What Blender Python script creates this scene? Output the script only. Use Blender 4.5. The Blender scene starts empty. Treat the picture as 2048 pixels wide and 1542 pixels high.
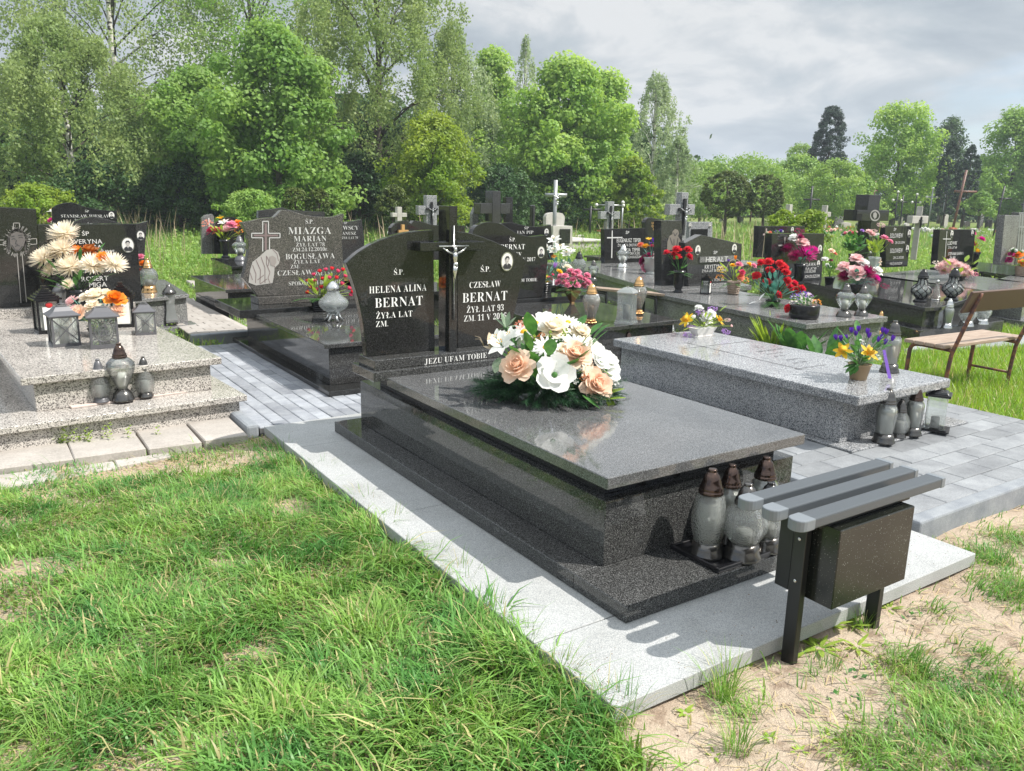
import bpy, bmesh, math, random
import numpy as np
from mathutils import Vector, Matrix
random.seed(7); RS = np.random.RandomState(11)
S = bpy.context.scene; COL = S.collection
PI = math.pi
# ------------------------------------------------------------------ camera
FPX, YAW, PITCH, ROLL = 1614.13, 0.5896, -0.2313, 0.0205
CP = np.array([-1.4622, -1.5944, 1.55])
_F = np.array([math.sin(YAW)*math.cos(PITCH), math.cos(YAW)*math.cos(PITCH), math.sin(PITCH)])
_R0 = np.array([math.cos(YAW), -math.sin(YAW), 0.0]); _U0 = np.cross(_R0, _F)
_R = _R0*math.cos(ROLL)+_U0*math.sin(ROLL); _U = -_R0*math.sin(ROLL)+_U0*math.cos(ROLL)
cam = bpy.data.cameras.new('camera'); cam_o = bpy.data.objects.new('camera', cam); COL.objects.link(cam_o)
cam.sensor_width = 36; cam.lens = FPX/2048*36; cam.clip_start = 0.05; cam.clip_end = 2000
m = Matrix(((_R[0], _U[0], -_F[0], CP[0]), (_R[1], _U[1], -_F[1], CP[1]), (_R[2], _U[2], -_F[2], CP[2]), (0, 0, 0, 1)))
cam_o.matrix_world = m; S.camera = cam_o
def ray(u, v): return _F+_R*(u-1024)/FPX-_U*(v-771)/FPX
def G(u, v, z=0.0):            # the point at height z that the photograph shows at (u, v)
    d = ray(u, v); return Vector(CP+d*((z-CP[2])/d[2]))
def PY(u, v, y):               # the point of the upright plane at depth y
    d = ray(u, v); return Vector(CP+d*((y-CP[1])/d[1]))
def DP(u, v, dist): return Vector(CP+ray(u, v)*dist)
def dist(X): return float((np.array(X)-CP) @ _F)
def UP(X, v):                  # height above the point X that shows at row v
    d = np.array([X[0], X[1], 0.0])-CP; k = (771-v)/FPX
    return float((k*(d @ _F)-d @ _U)/(_U[2]-k*_F[2]))
def PRJ(P):
    P = np.asarray(P, float)-CP; z = P @ _F
    return 1024+FPX*(P @ _R)/z, 771-FPX*(P @ _U)/z, z
# ------------------------------------------------------------------ sun, sky
SUNV = Vector((0.27, -0.256, 0.465)).normalized()
sl = bpy.data.lights.new('sun', 'SUN'); sl.energy = 4.6; sl.angle = math.radians(0.55); sl.color = (1, .955, .88)
so = bpy.data.objects.new('sun', sl); COL.objects.link(so)
so.rotation_euler = (-SUNV).to_track_quat('-Z', 'Y').to_euler()
W = bpy.data.worlds.new('World'); S.world = W; W.use_nodes = True
nt = W.node_tree; nt.nodes.clear()
def N(nt, t, **kw):
    n = nt.nodes.new(t)
    for k, v in kw.items():
        if k == 'i':
            for a, b in v.items(): n.inputs[a].default_value = b
        else: setattr(n, k, v)
    return n
def ramp(nt, stops, fac=None, interp='LINEAR'):
    r = nt.nodes.new('ShaderNodeValToRGB'); r.color_ramp.interpolation = interp
    e = r.color_ramp.elements
    while len(e) < len(stops): e.new(0.5)
    for k, (p, c) in enumerate(stops):
        e[k].position = p; e[k].color = (*c, 1) if len(c) == 3 else c
    if fac: nt.links.new(fac, r.inputs[0])
    return r
sky = N(nt, 'ShaderNodeTexSky'); sky.sky_type = 'NISHITA'; sky.sun_disc = False
sky.sun_elevation = math.asin(SUNV.z); sky.sun_rotation = math.atan2(SUNV.x, SUNV.y)
sky.air_density = 1.0; sky.dust_density = .6; sky.ozone_density = 1.5
tc = N(nt, 'ShaderNodeTexCoord'); sp = N(nt, 'ShaderNodeSeparateXYZ'); nt.links.new(tc.outputs['Generated'], sp.inputs[0])
ad = N(nt, 'ShaderNodeMath', operation='ADD', i={1: .24}); nt.links.new(sp.outputs[2], ad.inputs[0])
mxz = N(nt, 'ShaderNodeMath', operation='MAXIMUM', i={1: .05}); nt.links.new(ad.outputs[0], mxz.inputs[0])
dv = N(nt, 'ShaderNodeVectorMath', operation='DIVIDE'); nt.links.new(tc.outputs['Generated'], dv.inputs[0])
cb = N(nt, 'ShaderNodeCombineXYZ', i={2: 1.0}); nt.links.new(mxz.outputs[0], cb.inputs[0]); nt.links.new(mxz.outputs[0], cb.inputs[1]); nt.links.new(cb.outputs[0], dv.inputs[1])
mp = N(nt, 'ShaderNodeMapping'); mp.inputs['Location'].default_value = (3.15, 7.4, 0); mp.inputs['Scale'].default_value = (.75, .75, .6)
nt.links.new(dv.outputs[0], mp.inputs[0])
n1 = N(nt, 'ShaderNodeTexNoise', i={'Scale': .85, 'Detail': 9.0, 'Roughness': .52, 'Distortion': .25}); nt.links.new(mp.outputs[0], n1.inputs['Vector'])
cov = ramp(nt, [(.35, (0, 0, 0)), (.44, (1, 1, 1))], n1.outputs[0])
n2 = N(nt, 'ShaderNodeTexNoise', i={'Scale': 1.9, 'Detail': 7.0, 'Roughness': .55, 'Distortion': .3})
mp2 = N(nt, 'ShaderNodeMapping'); mp2.inputs['Location'].default_value = (1.7, 2.3, 4); nt.links.new(dv.outputs[0], mp2.inputs[0]); nt.links.new(mp2.outputs[0], n2.inputs['Vector'])
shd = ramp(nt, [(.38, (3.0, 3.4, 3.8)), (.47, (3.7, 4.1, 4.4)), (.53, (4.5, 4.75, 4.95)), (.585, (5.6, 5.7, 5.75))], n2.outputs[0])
mx = N(nt, 'ShaderNodeMix', data_type='RGBA'); nt.links.new(cov.outputs[0], mx.inputs[0])
sm = N(nt, 'ShaderNodeVectorMath', operation='SCALE', i={'Scale': 1.0}); nt.links.new(sky.outputs[0], sm.inputs[0])
zr = N(nt, 'ShaderNodeMapRange', i={1: .22, 2: .75, 3: 1.0, 4: 2.1}); nt.links.new(sp.outputs[2], zr.inputs[0])   # cloud overhead, out of view, brightened to add fill light
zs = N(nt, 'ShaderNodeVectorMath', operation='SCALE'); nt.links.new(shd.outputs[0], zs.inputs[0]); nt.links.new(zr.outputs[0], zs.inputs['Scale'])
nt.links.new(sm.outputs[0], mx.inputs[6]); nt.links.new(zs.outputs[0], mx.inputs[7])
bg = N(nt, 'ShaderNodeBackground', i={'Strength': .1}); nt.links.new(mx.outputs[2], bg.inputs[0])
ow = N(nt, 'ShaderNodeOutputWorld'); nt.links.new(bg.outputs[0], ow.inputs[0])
S.view_settings.view_transform = 'Standard'; S.view_settings.look = 'None'; S.view_settings.gamma = 1; S.view_settings.exposure = 0.5
S.cycles.max_bounces = 10; S.cycles.transparent_max_bounces = 24; S.cycles.diffuse_bounces = 3; S.cycles.glossy_bounces = 4
S.cycles.caustics_reflective = False; S.cycles.caustics_refractive = False
# ------------------------------------------------------------------ helpers
class MB:
    """Collects faces of one mesh; each face remembers a material slot."""
    def __init__(s): s.v = []; s.f = []; s.m = []; s.sm = []
    def add(s, vs, fs, mi=0, smooth=False, M=None):
        o = len(s.v)
        s.v += [tuple(M @ Vector(p)) for p in vs] if M is not None else [tuple(p) for p in vs]
        for f in fs: s.f.append([o+i for i in f]); s.m.append(mi); s.sm.append(smooth)
        return s
    def box(s, x0, x1, y0, y1, z0, z1, mi=0, M=None):
        return s.add([(x0, y0, z0), (x1, y0, z0), (x1, y1, z0), (x0, y1, z0), (x0, y0, z1), (x1, y0, z1), (x1, y1, z1), (x0, y1, z1)],
              [(3, 2, 1, 0), (4, 5, 6, 7), (0, 1, 5, 4), (1, 2, 6, 5), (2, 3, 7, 6), (3, 0, 4, 7)], mi, False, M)
    def prism(s, pts, y0, y1, mi=0, M=None):          # outline in x, z (counter-clockwise from the front), thick in y
        n = len(pts); vs = [(p[0], y0, p[1]) for p in pts]+[(p[0], y1, p[1]) for p in pts]
        return s.add(vs, [list(range(n)), list(range(2*n-1, n-1, -1))]+[(i, i+n, (i+1) % n+n, (i+1) % n) for i in range(n)], mi, False, M)
    def slab(s, pts, z0, z1, mi=0, M=None):           # outline in x, y, thick in z
        n = len(pts); vs = [(p[0], p[1], z0) for p in pts]+[(p[0], p[1], z1) for p in pts]
        return s.add(vs, [list(range(n-1, -1, -1)), list(range(n, 2*n))]+[(i, (i+1) % n, (i+1) % n+n, i+n) for i in range(n)], mi, False, M)
    def lathe(s, prof, seg=16, mi=0, M=None, sq=0, flute=0, fn=8, tw=0.0):
        vs = []; fs = []
        n = len(prof)
        for k, (r, z) in enumerate(prof):
            for j in range(seg):
                a = 2*PI*j/seg+(PI/4 if sq else 0)
                rr = r*(1+flute*math.cos(fn*(a+tw*z)))
                if sq: rr = r*(1/max(abs(math.cos(a)), abs(math.sin(a))))*.86
                vs.append((rr*math.cos(a), rr*math.sin(a), z))
        for k in range(n-1):
            for j in range(seg):
                a, b = k*seg+j, k*seg+(j+1) % seg
                fs.append((a, b, b+seg, a+seg))
        fs.append(list(range(seg-1, -1, -1))); fs.append([(n-1)*seg+j for j in range(seg)])
        return s.add(vs, fs, mi, not sq, M)
    def tube(s, pts, rad, seg=6, mi=0, cap=True, smooth=True):
        pts = [Vector(p) for p in pts]; n = len(pts); vs = []; fs = []
        rad = rad if isinstance(rad, (list, tuple)) else [rad]*n
        t0 = (pts[1]-pts[0]).normalized(); a = t0.orthogonal().normalized()
        for k in range(n):
            t = (pts[min(k+1, n-1)]-pts[max(k-1, 0)]).normalized()
            a = (a-t*a.dot(t)); a = a.normalized() if a.length > 1e-6 else t.orthogonal().normalized(); b = t.cross(a)
            for j in range(seg):
                an = 2*PI*j/seg; vs.append(pts[k]+(a*math.cos(an)+b*math.sin(an))*rad[k])
        for k in range(n-1):
            for j in range(seg):
                p, q = k*seg+j, k*seg+(j+1) % seg; fs.append((p, q, q+seg, p+seg))
        if cap: fs.append(list(range(seg-1, -1, -1))); fs.append([(n-1)*seg+j for j in range(seg)])
        return s.add(vs, fs, mi, smooth)
    def ball(s, c, r, seg=10, rg=6, mi=0, sc=(1, 1, 1)):
        vs = []; fs = []
        for k in range(rg+1):
            t = PI*k/rg
            for j in range(seg):
                a = 2*PI*j/seg; vs.append((c[0]+r*sc[0]*math.sin(t)*math.cos(a), c[1]+r*sc[1]*math.sin(t)*math.sin(a), c[2]-r*sc[2]*math.cos(t)))
        for k in range(rg):
            for j in range(seg):
                p, q = k*seg+j, k*seg+(j+1) % seg; fs.append((p, q, q+seg, p+seg))
        return s.add(vs, fs, mi, True)
    def mesh(s, name, mats, bevel=0.0, segs=1):
        me = bpy.data.meshes.new(name); me.from_pydata([tuple(v) for v in s.v], [], s.f)
        me.polygons.foreach_set('material_index', s.m); me.polygons.foreach_set('use_smooth', s.sm)
        for mt in (mats if isinstance(mats, (list, tuple)) else [mats]): me.materials.append(mt)
        if bevel:
            b = bmesh.new(); b.from_mesh(me); bmesh.ops.recalc_face_normals(b, faces=b.faces)
            ed = [e for e in b.edges if len(e.link_faces) == 2 and e.calc_face_angle(0) > .5]
            bmesh.ops.bevel(b, geom=ed, offset=bevel, segments=segs, affect='EDGES', profile=.5, clamp_overlap=True)
            b.to_mesh(me); b.free()
        me.update(); return me
    def build(s, name, mats, parent=None, bevel=0.0, segs=1, loc=None):
        return link(name, s.mesh(name, mats, bevel, segs), parent, loc)
def link(name, me, parent=None, loc=None, rot=None, sc=None):
    o = bpy.data.objects.new(name, me); COL.objects.link(o)
    if parent is not None: o.parent = parent
    if loc is not None: o.location = loc
    if rot is not None: o.rotation_euler = rot
    if sc is not None: o.scale = (sc, sc, sc) if isinstance(sc, (int, float)) else sc
    return o
def thing(name, label, cat, loc=(0, 0, 0), rz=0.0, group=None):
    o = bpy.data.objects.new(name, None); COL.objects.link(o); o.empty_display_size = .1
    o.location = loc; o.rotation_euler = (0, 0, rz); o['label'] = label; o['category'] = cat
    if group: o['group'] = group
    return o
def tag(o, label, cat, group=None):
    o['label'] = label; o['category'] = cat
    if group: o['group'] = group
    return o
def struct(o, k='structure'): o['kind'] = k; return o
def kids(o, _c={}): return [c for c in o.children]
def dup(root, loc, rz=0.0, sc=None, label=None, group=None, parent=None, keep=None):
    r = root.copy(); COL.objects.link(r); r.location = loc; r.rotation_euler = (0, 0, rz)
    if sc is not None: r.scale = (sc, sc, sc) if isinstance(sc, (int, float)) else sc
    if label: r['label'] = label
    if group: r['group'] = group
    for ch in KID[root.name]:
        c = ch.copy(); COL.objects.link(c); c.parent = r
        for g in KID.get(ch.name, []):
            d = g.copy(); COL.objects.link(d); d.parent = c
    return r
KID = {}
# ------------------------------------------------------------------ materials
def mat(name, col=(.5, .5, .5), rough=.5, metal=0.0, spec=.5, **kw):
    m = bpy.data.materials.new(name); m.use_nodes = True; b = m.node_tree.nodes['Principled BSDF']
    b.inputs['Base Color'].default_value = (*col, 1); b.inputs['Roughness'].default_value = rough; b.inputs['Metallic'].default_value = metal
    b.inputs['Specular IOR Level'].default_value = spec
    for k, v in kw.items(): b.inputs[k.replace('_', ' ')].default_value = v
    return m
def tx(m, kind='Object', scale=(1, 1, 1), rot=(0, 0, 0)):
    nt = m.node_tree; c = N(nt, 'ShaderNodeTexCoord'); p = N(nt, 'ShaderNodeMapping'); p.inputs['Scale'].default_value = scale; p.inputs['Rotation'].default_value = rot
    nt.links.new(c.outputs[kind], p.inputs[0]); return p.outputs[0]
def noise(m, vec, scale, detail=4.0, rough=.55, dist=0.0):
    n = N(m.node_tree, 'ShaderNodeTexNoise', i={'Scale': scale, 'Detail': detail, 'Roughness': rough, 'Distortion': dist}); m.node_tree.links.new(vec, n.inputs['Vector']); return n.outputs[0]
def mixc(m, fac, a, b, mode='MIX'):
    nt = m.node_tree; x = N(nt, 'ShaderNodeMix', data_type='RGBA', blend_type=mode)
    for s, i in ((fac, 0), (a, 6), (b, 7)):
        if hasattr(s, 'links'): nt.links.new(s, x.inputs[i])
        else: x.inputs[i].default_value = s if i == 0 else (*s, 1)
    return x.outputs[2]
def bump(m, h, strength=.3, distance=.005):
    nt = m.node_tree; b = N(nt, 'ShaderNodeBump', i={'Strength': strength, 'Distance': distance}); nt.links.new(h, b.inputs['Height'])
    nt.links.new(b.outputs[0], nt.nodes['Principled BSDF'].inputs['Normal'])
def setc(m, s, inp='Base Color'): m.node_tree.links.new(s, m.node_tree.nodes['Principled BSDF'].inputs[inp])
def granite(name, stops, grain=220, rough=.06, spec=.5, wear=.25, big=None):
    """Polished speckled stone: mineral grains of Voronoi cells, faint cloudy variation and smears in the gloss."""
    m = mat(name, rough=rough, spec=spec); nt = m.node_tree; v = tx(m)
    vo = N(nt, 'ShaderNodeTexVoronoi', i={'Scale': grain, 'Randomness': 1.0}); nt.links.new(v, vo.inputs['Vector'])
    se = N(nt, 'ShaderNodeSeparateColor'); nt.links.new(vo.outputs['Color'], se.inputs[0])
    r = ramp(nt, stops, se.outputs[0], 'CONSTANT')
    n = noise(m, v, 3.0, 5); rn = ramp(nt, [(.3, (1-wear,)*3), (.7, (1+0*wear,)*3)], n)
    c = mixc(m, 1.0, r.outputs[0], rn.outputs[0], 'MULTIPLY'); setc(m, c)
    n3 = noise(m, v, 14.0, 6, .7); rr = N(nt, 'ShaderNodeMapRange', i={1: .45, 2: .8, 3: rough, 4: rough+.14}); nt.links.new(n3, rr.inputs[0])
    nt.links.new(rr.outputs[0], nt.nodes['Principled BSDF'].inputs['Roughness'])
    return m
g = lambda *a: tuple(a) if len(a) == 3 else (a[0],)*3
M = {}
M['black'] = granite('black_polished_granite', [(0, g(.014)), (.45, g(.026, .027, .026)), (.8, g(.04)), (.95, g(.08))], 420, .025, .5)
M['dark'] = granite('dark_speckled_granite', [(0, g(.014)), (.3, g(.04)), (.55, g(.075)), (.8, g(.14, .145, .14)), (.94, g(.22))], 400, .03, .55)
M['darklit'] = granite('dark_speckled_granite_lit', [(0, g(.06)), (.3, g(.10)), (.55, g(.145, .15, .16)), (.8, g(.21, .215, .22)), (.94, g(.3))], 480, .045, .7)  # same dark granite, lightened: sun and sky reflection put into its colour
M['darkfine'] = granite('dark_grey_granite', [(0, g(.02)), (.4, g(.05)), (.75, g(.085)), (.93, g(.14))], 300, .05, .5)
M['brownish'] = granite('brown_grey_granite', [(0, g(.03)), (.35, g(.085, .08, .072)), (.7, g(.15, .14, .128)), (.92, g(.27, .25, .23))], 280, .1, .5)
M['light'] = granite('light_speckled_granite', [(0, g(.06, .055, .05)), (.14, g(.2, .18, .17)), (.3, g(.46, .43, .4)), (.6, g(.64, .6, .55))], 200, .12, .45)
M['greyw'] = granite('grey_white_granite', [(0, g(.05, .055, .065)), (.2, g(.17, .18, .2)), (.45, g(.36, .37, .38)), (.75, g(.56, .56, .56))], 260, .12, .45)
M['mid'] = granite('mid_grey_granite', [(0, g(.06)), (.3, g(.16)), (.6, g(.27)), (.85, g(.4))], 240, .14, .45)
M['terr'] = granite('pale_terrazzo', [(0, g(.12)), (.18, g(.3)), (.4, g(.5, .49, .46)), (.7, g(.62, .6, .57))], 90, .5, .3)
m = mat('pale_flamed_granite', (.55, .56, .56), .8); v = tx(m)
c = mixc(m, ramp(m.node_tree, [(.40, g(0)), (.62, g(1))], noise(m, v, 260, 2, .6)).outputs[0], (.31, .325, .33), (.50, .505, .50))
c = mixc(m, ramp(m.node_tree, [(.62, g(0)), (.67, g(1))], noise(m, v, 330, 1)).outputs[0], c, (.2, .21, .22)); c = mixc(m, .4, c, ramp(m.node_tree, [(.3, g(.45, .44, .4)), (.6, g(1))], noise(m, v, 2.6, 9, .68)).outputs[0], 'MULTIPLY')
setc(m, c); bump(m, noise(m, v, 300, 3), .25, .002); M['plat'] = m
def concrete(name, a, b, s=6, rough=.9, fine=180, bmp=.35, isl=0):
    m = mat(name, a, rough, spec=.25); v = tx(m)
    c = mixc(m, ramp(m.node_tree, [(.3, g(0)), (.7, g(1))], noise(m, v, s, 8, .65)).outputs[0], a, b)
    c = mixc(m, .5, c, ramp(m.node_tree, [(.35, g(.55)), (.65, g(1.0))], noise(m, v, fine, 3, .7)).outputs[0], 'MULTIPLY')
    if isl:
        gm = N(m.node_tree, 'ShaderNodeNewGeometry'); c = mixc(m, isl, c, ramp(m.node_tree, [(0, g(.62)), (1, g(1.3))], gm.outputs['Random Per Island']).outputs[0], 'MULTIPLY')
    setc(m, c); bump(m, noise(m, v, fine, 4, .7), bmp, .003); return m
M['paver_blue'] = concrete('blue_grey_paving_block', (.25, .265, .30), (.40, .42, .45), 9, isl=.6)
M['paver_grey'] = concrete('speckled_grey_paving', (.21, .22, .235), (.34, .355, .37), 5, fine=130, bmp=.6, isl=.5)
M['paver_tan'] = concrete('tan_paving', (.32, .29, .26), (.46, .43, .40), 5, fine=150)
M['joint'] = concrete('joint_sand', (.07, .075, .08), (.14, .14, .14), 12)
M['kerb'] = concrete('grey_kerb_concrete', (.21, .23, .26), (.34, .36, .38), 7)
M['oldconc'] = concrete('old_concrete', (.36, .33, .3), (.52, .48, .44), 4, fine=90)
M['stone'] = concrete('pale_stone', (.42, .4, .37), (.6, .58, .54), 6)
M['gravel'] = concrete('gravel', (.2, .19, .18), (.45, .43, .4), 60, fine=70, bmp=1.0)
M['white'] = mat('white_letters', (.82, .82, .8), .5)
M['letter'] = mat('silver_letters', (.6, .6, .59), .5)
M['dullgold'] = mat('gold_letters', (.55, .33, .12), .4)
M['etch'] = mat('etched_grey', (.3, .29, .28), .7)
M['etchrose'] = mat('etched_rose_grey', (.38, .30, .30), .6)
M['blackmetal'] = mat('black_powder_coated_metal', (.012, .013, .013), .33)
_b = M['blackmetal']; bump(_b, noise(_b, tx(_b), 500, 2), .2, .001)
M['boxpanel'] = mat('black_panel', (.016, .019, .014), .18); _b = M['boxpanel']; setc(_b, mixc(_b, ramp(_b.node_tree, [(.70, g(0)), (.73, g(1))], noise(_b, tx(_b), 210, 1)).outputs[0], mixc(_b, ramp(_b.node_tree, [(.4, g(0)), (.7, g(1))], noise(_b, tx(_b), 6, 6)).outputs[0], (.009, .011, .009), (.019, .021, .016)), (.2, .2, .18)))
M['slat'] = mat('anthracite_slat', (.07, .08, .09), .38); bump(M['slat'], noise(M['slat'], tx(M['slat'], scale=(2, 60, 60)), 10, 3), .12, .001)
M['slatcap'] = mat('grey_plastic_cap', (.17, .19, .21), .38)
M['steel'] = mat('steel', (.6, .6, .6), .25, 1.0)
M['silver'] = mat('silver_metal', (.62, .62, .6), .22, 1.0)
M['gold'] = mat('gold_metal', (.62, .38, .17), .22, 1.0)
M['copper'] = mat('copper_brown_cap', (.105, .072, .06), .13, .9)
M['gunmetal'] = mat('gunmetal', (.13, .125, .12), .22, .85)
M['greyplastic'] = mat('grey_plastic', (.13, .13, .14), .35, .3)
M['blackplastic'] = mat('black_plastic', (.01, .01, .012), .22)
M['wax'] = mat('white_wax', (.85, .85, .82), .5); M['wax'].node_tree.nodes['Principled BSDF'].inputs['Subsurface Weight'].default_value = 0.0
M['redcap'] = mat('red_insert', (.5, .03, .03), .4)
M['ceram'] = mat('white_ceramic', (.75, .73, .7), .15); M['tone1'] = mat('portrait_grey', (.28, .27, .26), .3); M['tone2'] = mat('portrait_dark', (.035, .035, .04), .3)
M['rustwood'] = mat('brown_weathered_wood', (.16, .075, .05), .55); _m = M['rustwood']; setc(_m, mixc(_m, ramp(_m.node_tree, [(.35, g(0)), (.65, g(1))], noise(_m, tx(_m, scale=(1.5, 40, 40)), 3, 5)).outputs[0], (.26, .18, .13), (.42, .33, .26))); bump(_m, noise(_m, tx(_m, scale=(2, 60, 60)), 3, 5), .4, .003)
M['slatbrown'] = mat('brown_painted_board', (.10, .06, .045), .5)
M['rustmetal'] = mat('rusty_brown_pipe', (.11, .05, .045), .5); _m = M['rustmetal']; setc(_m, mixc(_m, ramp(_m.node_tree, [(.45, g(0)), (.6, g(1))], noise(_m, tx(_m), 25, 5)).outputs[0], (.09, .045, .045), (.24, .1, .05)))
M['darkmetal'] = mat('dark_iron', (.03, .03, .032), .45, .3); M['greymetal'] = mat('galvanised_grey', (.36, .37, .38), .4, .6)
M['claypot'] = mat('clay_pot', (.38, .27, .16), .5); M['ribbon'] = mat('ribbon_violet', (.2, .1, .5), .3); M['whitecloth'] = mat('white_ribbon', (.8, .8, .78), .6)
def glass(name, tint=(.96, .985, .965), milk=.18, rough=.03, bscale=0):
    m = bpy.data.materials.new(name); m.use_nodes = True; nt = m.node_tree; nt.nodes.clear()
    tr = N(nt, 'ShaderNodeBsdfTransparent', i={0: (*tint, 1)}); gl = N(nt, 'ShaderNodeBsdfGlossy', i={0: (1, 1, 1, 1), 1: rough}); df = N(nt, 'ShaderNodeBsdfTranslucent', i={0: (.75, .8, .77, 1)}); d2 = N(nt, 'ShaderNodeBsdfDiffuse', i={0: (.75, .8, .77, 1)})
    fr = N(nt, 'ShaderNodeFresnel', i={0: 1.55}); a = N(nt, 'ShaderNodeMixShader'); b = N(nt, 'ShaderNodeMixShader', i={0: milk}); c0 = N(nt, 'ShaderNodeMixShader', i={0: .5}); o = N(nt, 'ShaderNodeOutputMaterial')
    nt.links.new(df.outputs[0], c0.inputs[1]); nt.links.new(d2.outputs[0], c0.inputs[2])
    rf = N(nt, 'ShaderNodeBsdfGlass', i={0: (.97, 1, .98, 1), 1: .0, 2: 1.3}); tg = N(nt, 'ShaderNodeMixShader', i={0: .38}); nt.links.new(tr.outputs[0], tg.inputs[1]); nt.links.new(rf.outputs[0], tg.inputs[2])
    nt.links.new(tg.outputs[0], b.inputs[1]); nt.links.new(c0.outputs[0], b.inputs[2])
    mf = N(nt, 'ShaderNodeMath', operation='MULTIPLY_ADD', i={1: 1.3, 2: .05}); nt.links.new(fr.outputs[0], mf.inputs[0])
    nt.links.new(mf.outputs[0], a.inputs[0]); nt.links.new(b.outputs[0], a.inputs[1]); nt.links.new(gl.outputs[0], a.inputs[2]); nt.links.new(a.outputs[0], o.inputs[0])
    if bscale:
        bp = N(nt, 'ShaderNodeBump', i={'Strength': .8, 'Distance': .01}); vv = N(nt, 'ShaderNodeTexVoronoi', i={'Scale': bscale}); c = N(nt, 'ShaderNodeTexCoord'); nt.links.new(c.outputs['Object'], vv.inputs['Vector']); nt.links.new(vv.outputs[0], bp.inputs['Height']); nt.links.new(bp.outputs[0], gl.inputs['Normal']); nt.links.new(bp.outputs[0], fr.inputs['Normal'])
    return m
M['glass'] = glass('clear_glass', milk=.13); M['milk'] = glass('milky_glass', milk=.5); M['cutglass'] = glass('cut_glass', milk=.17, bscale=60)
M['crackle'] = glass('silver_crackle_glass', (.8, .85, .9), .35, .08, 45); M['amber'] = glass('amber_metallic_glass', (.8, .62, .48), .25, .1, 30); M['violetglass'] = glass('violet_filigree_glass', (.55, .45, .65), .4, .1, 60)
def leafm(name, a, b, trans=.35, scale=2.5, rough=.5, kind='Object'):
    """Leaf: two greens by clump, diffuse plus light coming through."""
    m = bpy.data.materials.new(name); m.use_nodes = True; nt = m.node_tree; p = nt.nodes['Principled BSDF']; v = tx(m, kind)
    c = mixc(m, ramp(nt, [(.35, g(0)), (.65, g(1))], noise(m, v, scale, 3)).outputs[0], a, b)
    c = mixc(m, .55, c, ramp(nt, [(.3, g(.6)), (.7, g(1.35))], noise(m, v, scale*9, 2)).outputs[0], 'MULTIPLY')
    setc(m, c); p.inputs['Roughness'].default_value = rough; p.inputs['Specular IOR Level'].default_value = .3
    t = N(nt, 'ShaderNodeBsdfTranslucent'); h = N(nt, 'ShaderNodeHueSaturation', i={'Hue': .485, 'Saturation': 1.1, 'Value': 1.5}); nt.links.new(c, h.inputs['Color']); nt.links.new(h.outputs[0], t.inputs[0])
    ms = N(nt, 'ShaderNodeMixShader', i={0: trans}); nt.links.new(p.outputs[0], ms.inputs[1]); nt.links.new(t.outputs[0], ms.inputs[2])
    nt.links.new(ms.outputs[0], nt.nodes['Material Output'].inputs[0]); return m
M['leaf'] = leafm('artificial_leaf', (.05, .15, .04), (.10, .26, .06), .25, 20); M['leafy'] = leafm('yellow_green_leaf', (.22, .35, .05), (.35, .48, .08), .3, 20)
M['leafblue'] = leafm('blue_green_leaf', (.05, .2, .16), (.16, .36, .3), .2, 20); M['needle'] = leafm('pine_needle', (.012, .05, .022), (.03, .09, .035), .1, 40)
M['palegreen'] = leafm('pale_sage_leaf', (.16, .24, .15), (.3, .38, .27), .2, 15)
def petal(name, a, b, tr=.35):
    m = leafm(name, a, b, tr, 45, .65); return m
for n, a, b in [('white', (.75, .76, .74), (.85, .85, .83)), ('cream', (.82, .75, .6), (.88, .84, .75)), ('peach', (.84, .6, .44), (.9, .8, .68)), ('pink', (.68, .2, .32), (.8, .42, .5)), ('palepink', (.75, .5, .5), (.82, .66, .64)),
                ('red', (.55, .012, .02), (.7, .04, .04)), ('rose', (.55, .03, .1), (.7, .12, .2)), ('magenta', (.5, .02, .2), (.65, .08, .32)), ('burg', (.22, .008, .05), (.36, .03, .12)), ('yellow', (.8, .5, .03), (.85, .62, .08)), ('orange', (.75, .25, .03), (.8, .4, .06)),
                ('violet', (.10, .03, .32), (.2, .07, .48)), ('lilac', (.42, .2, .6), (.55, .35, .7)), ('rust', (.35, .1, .02), (.5, .2, .05)), ('coral', (.7, .2, .12), (.78, .35, .25))]:
    M['p_'+n] = petal('petal_'+n, a, b)
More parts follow.
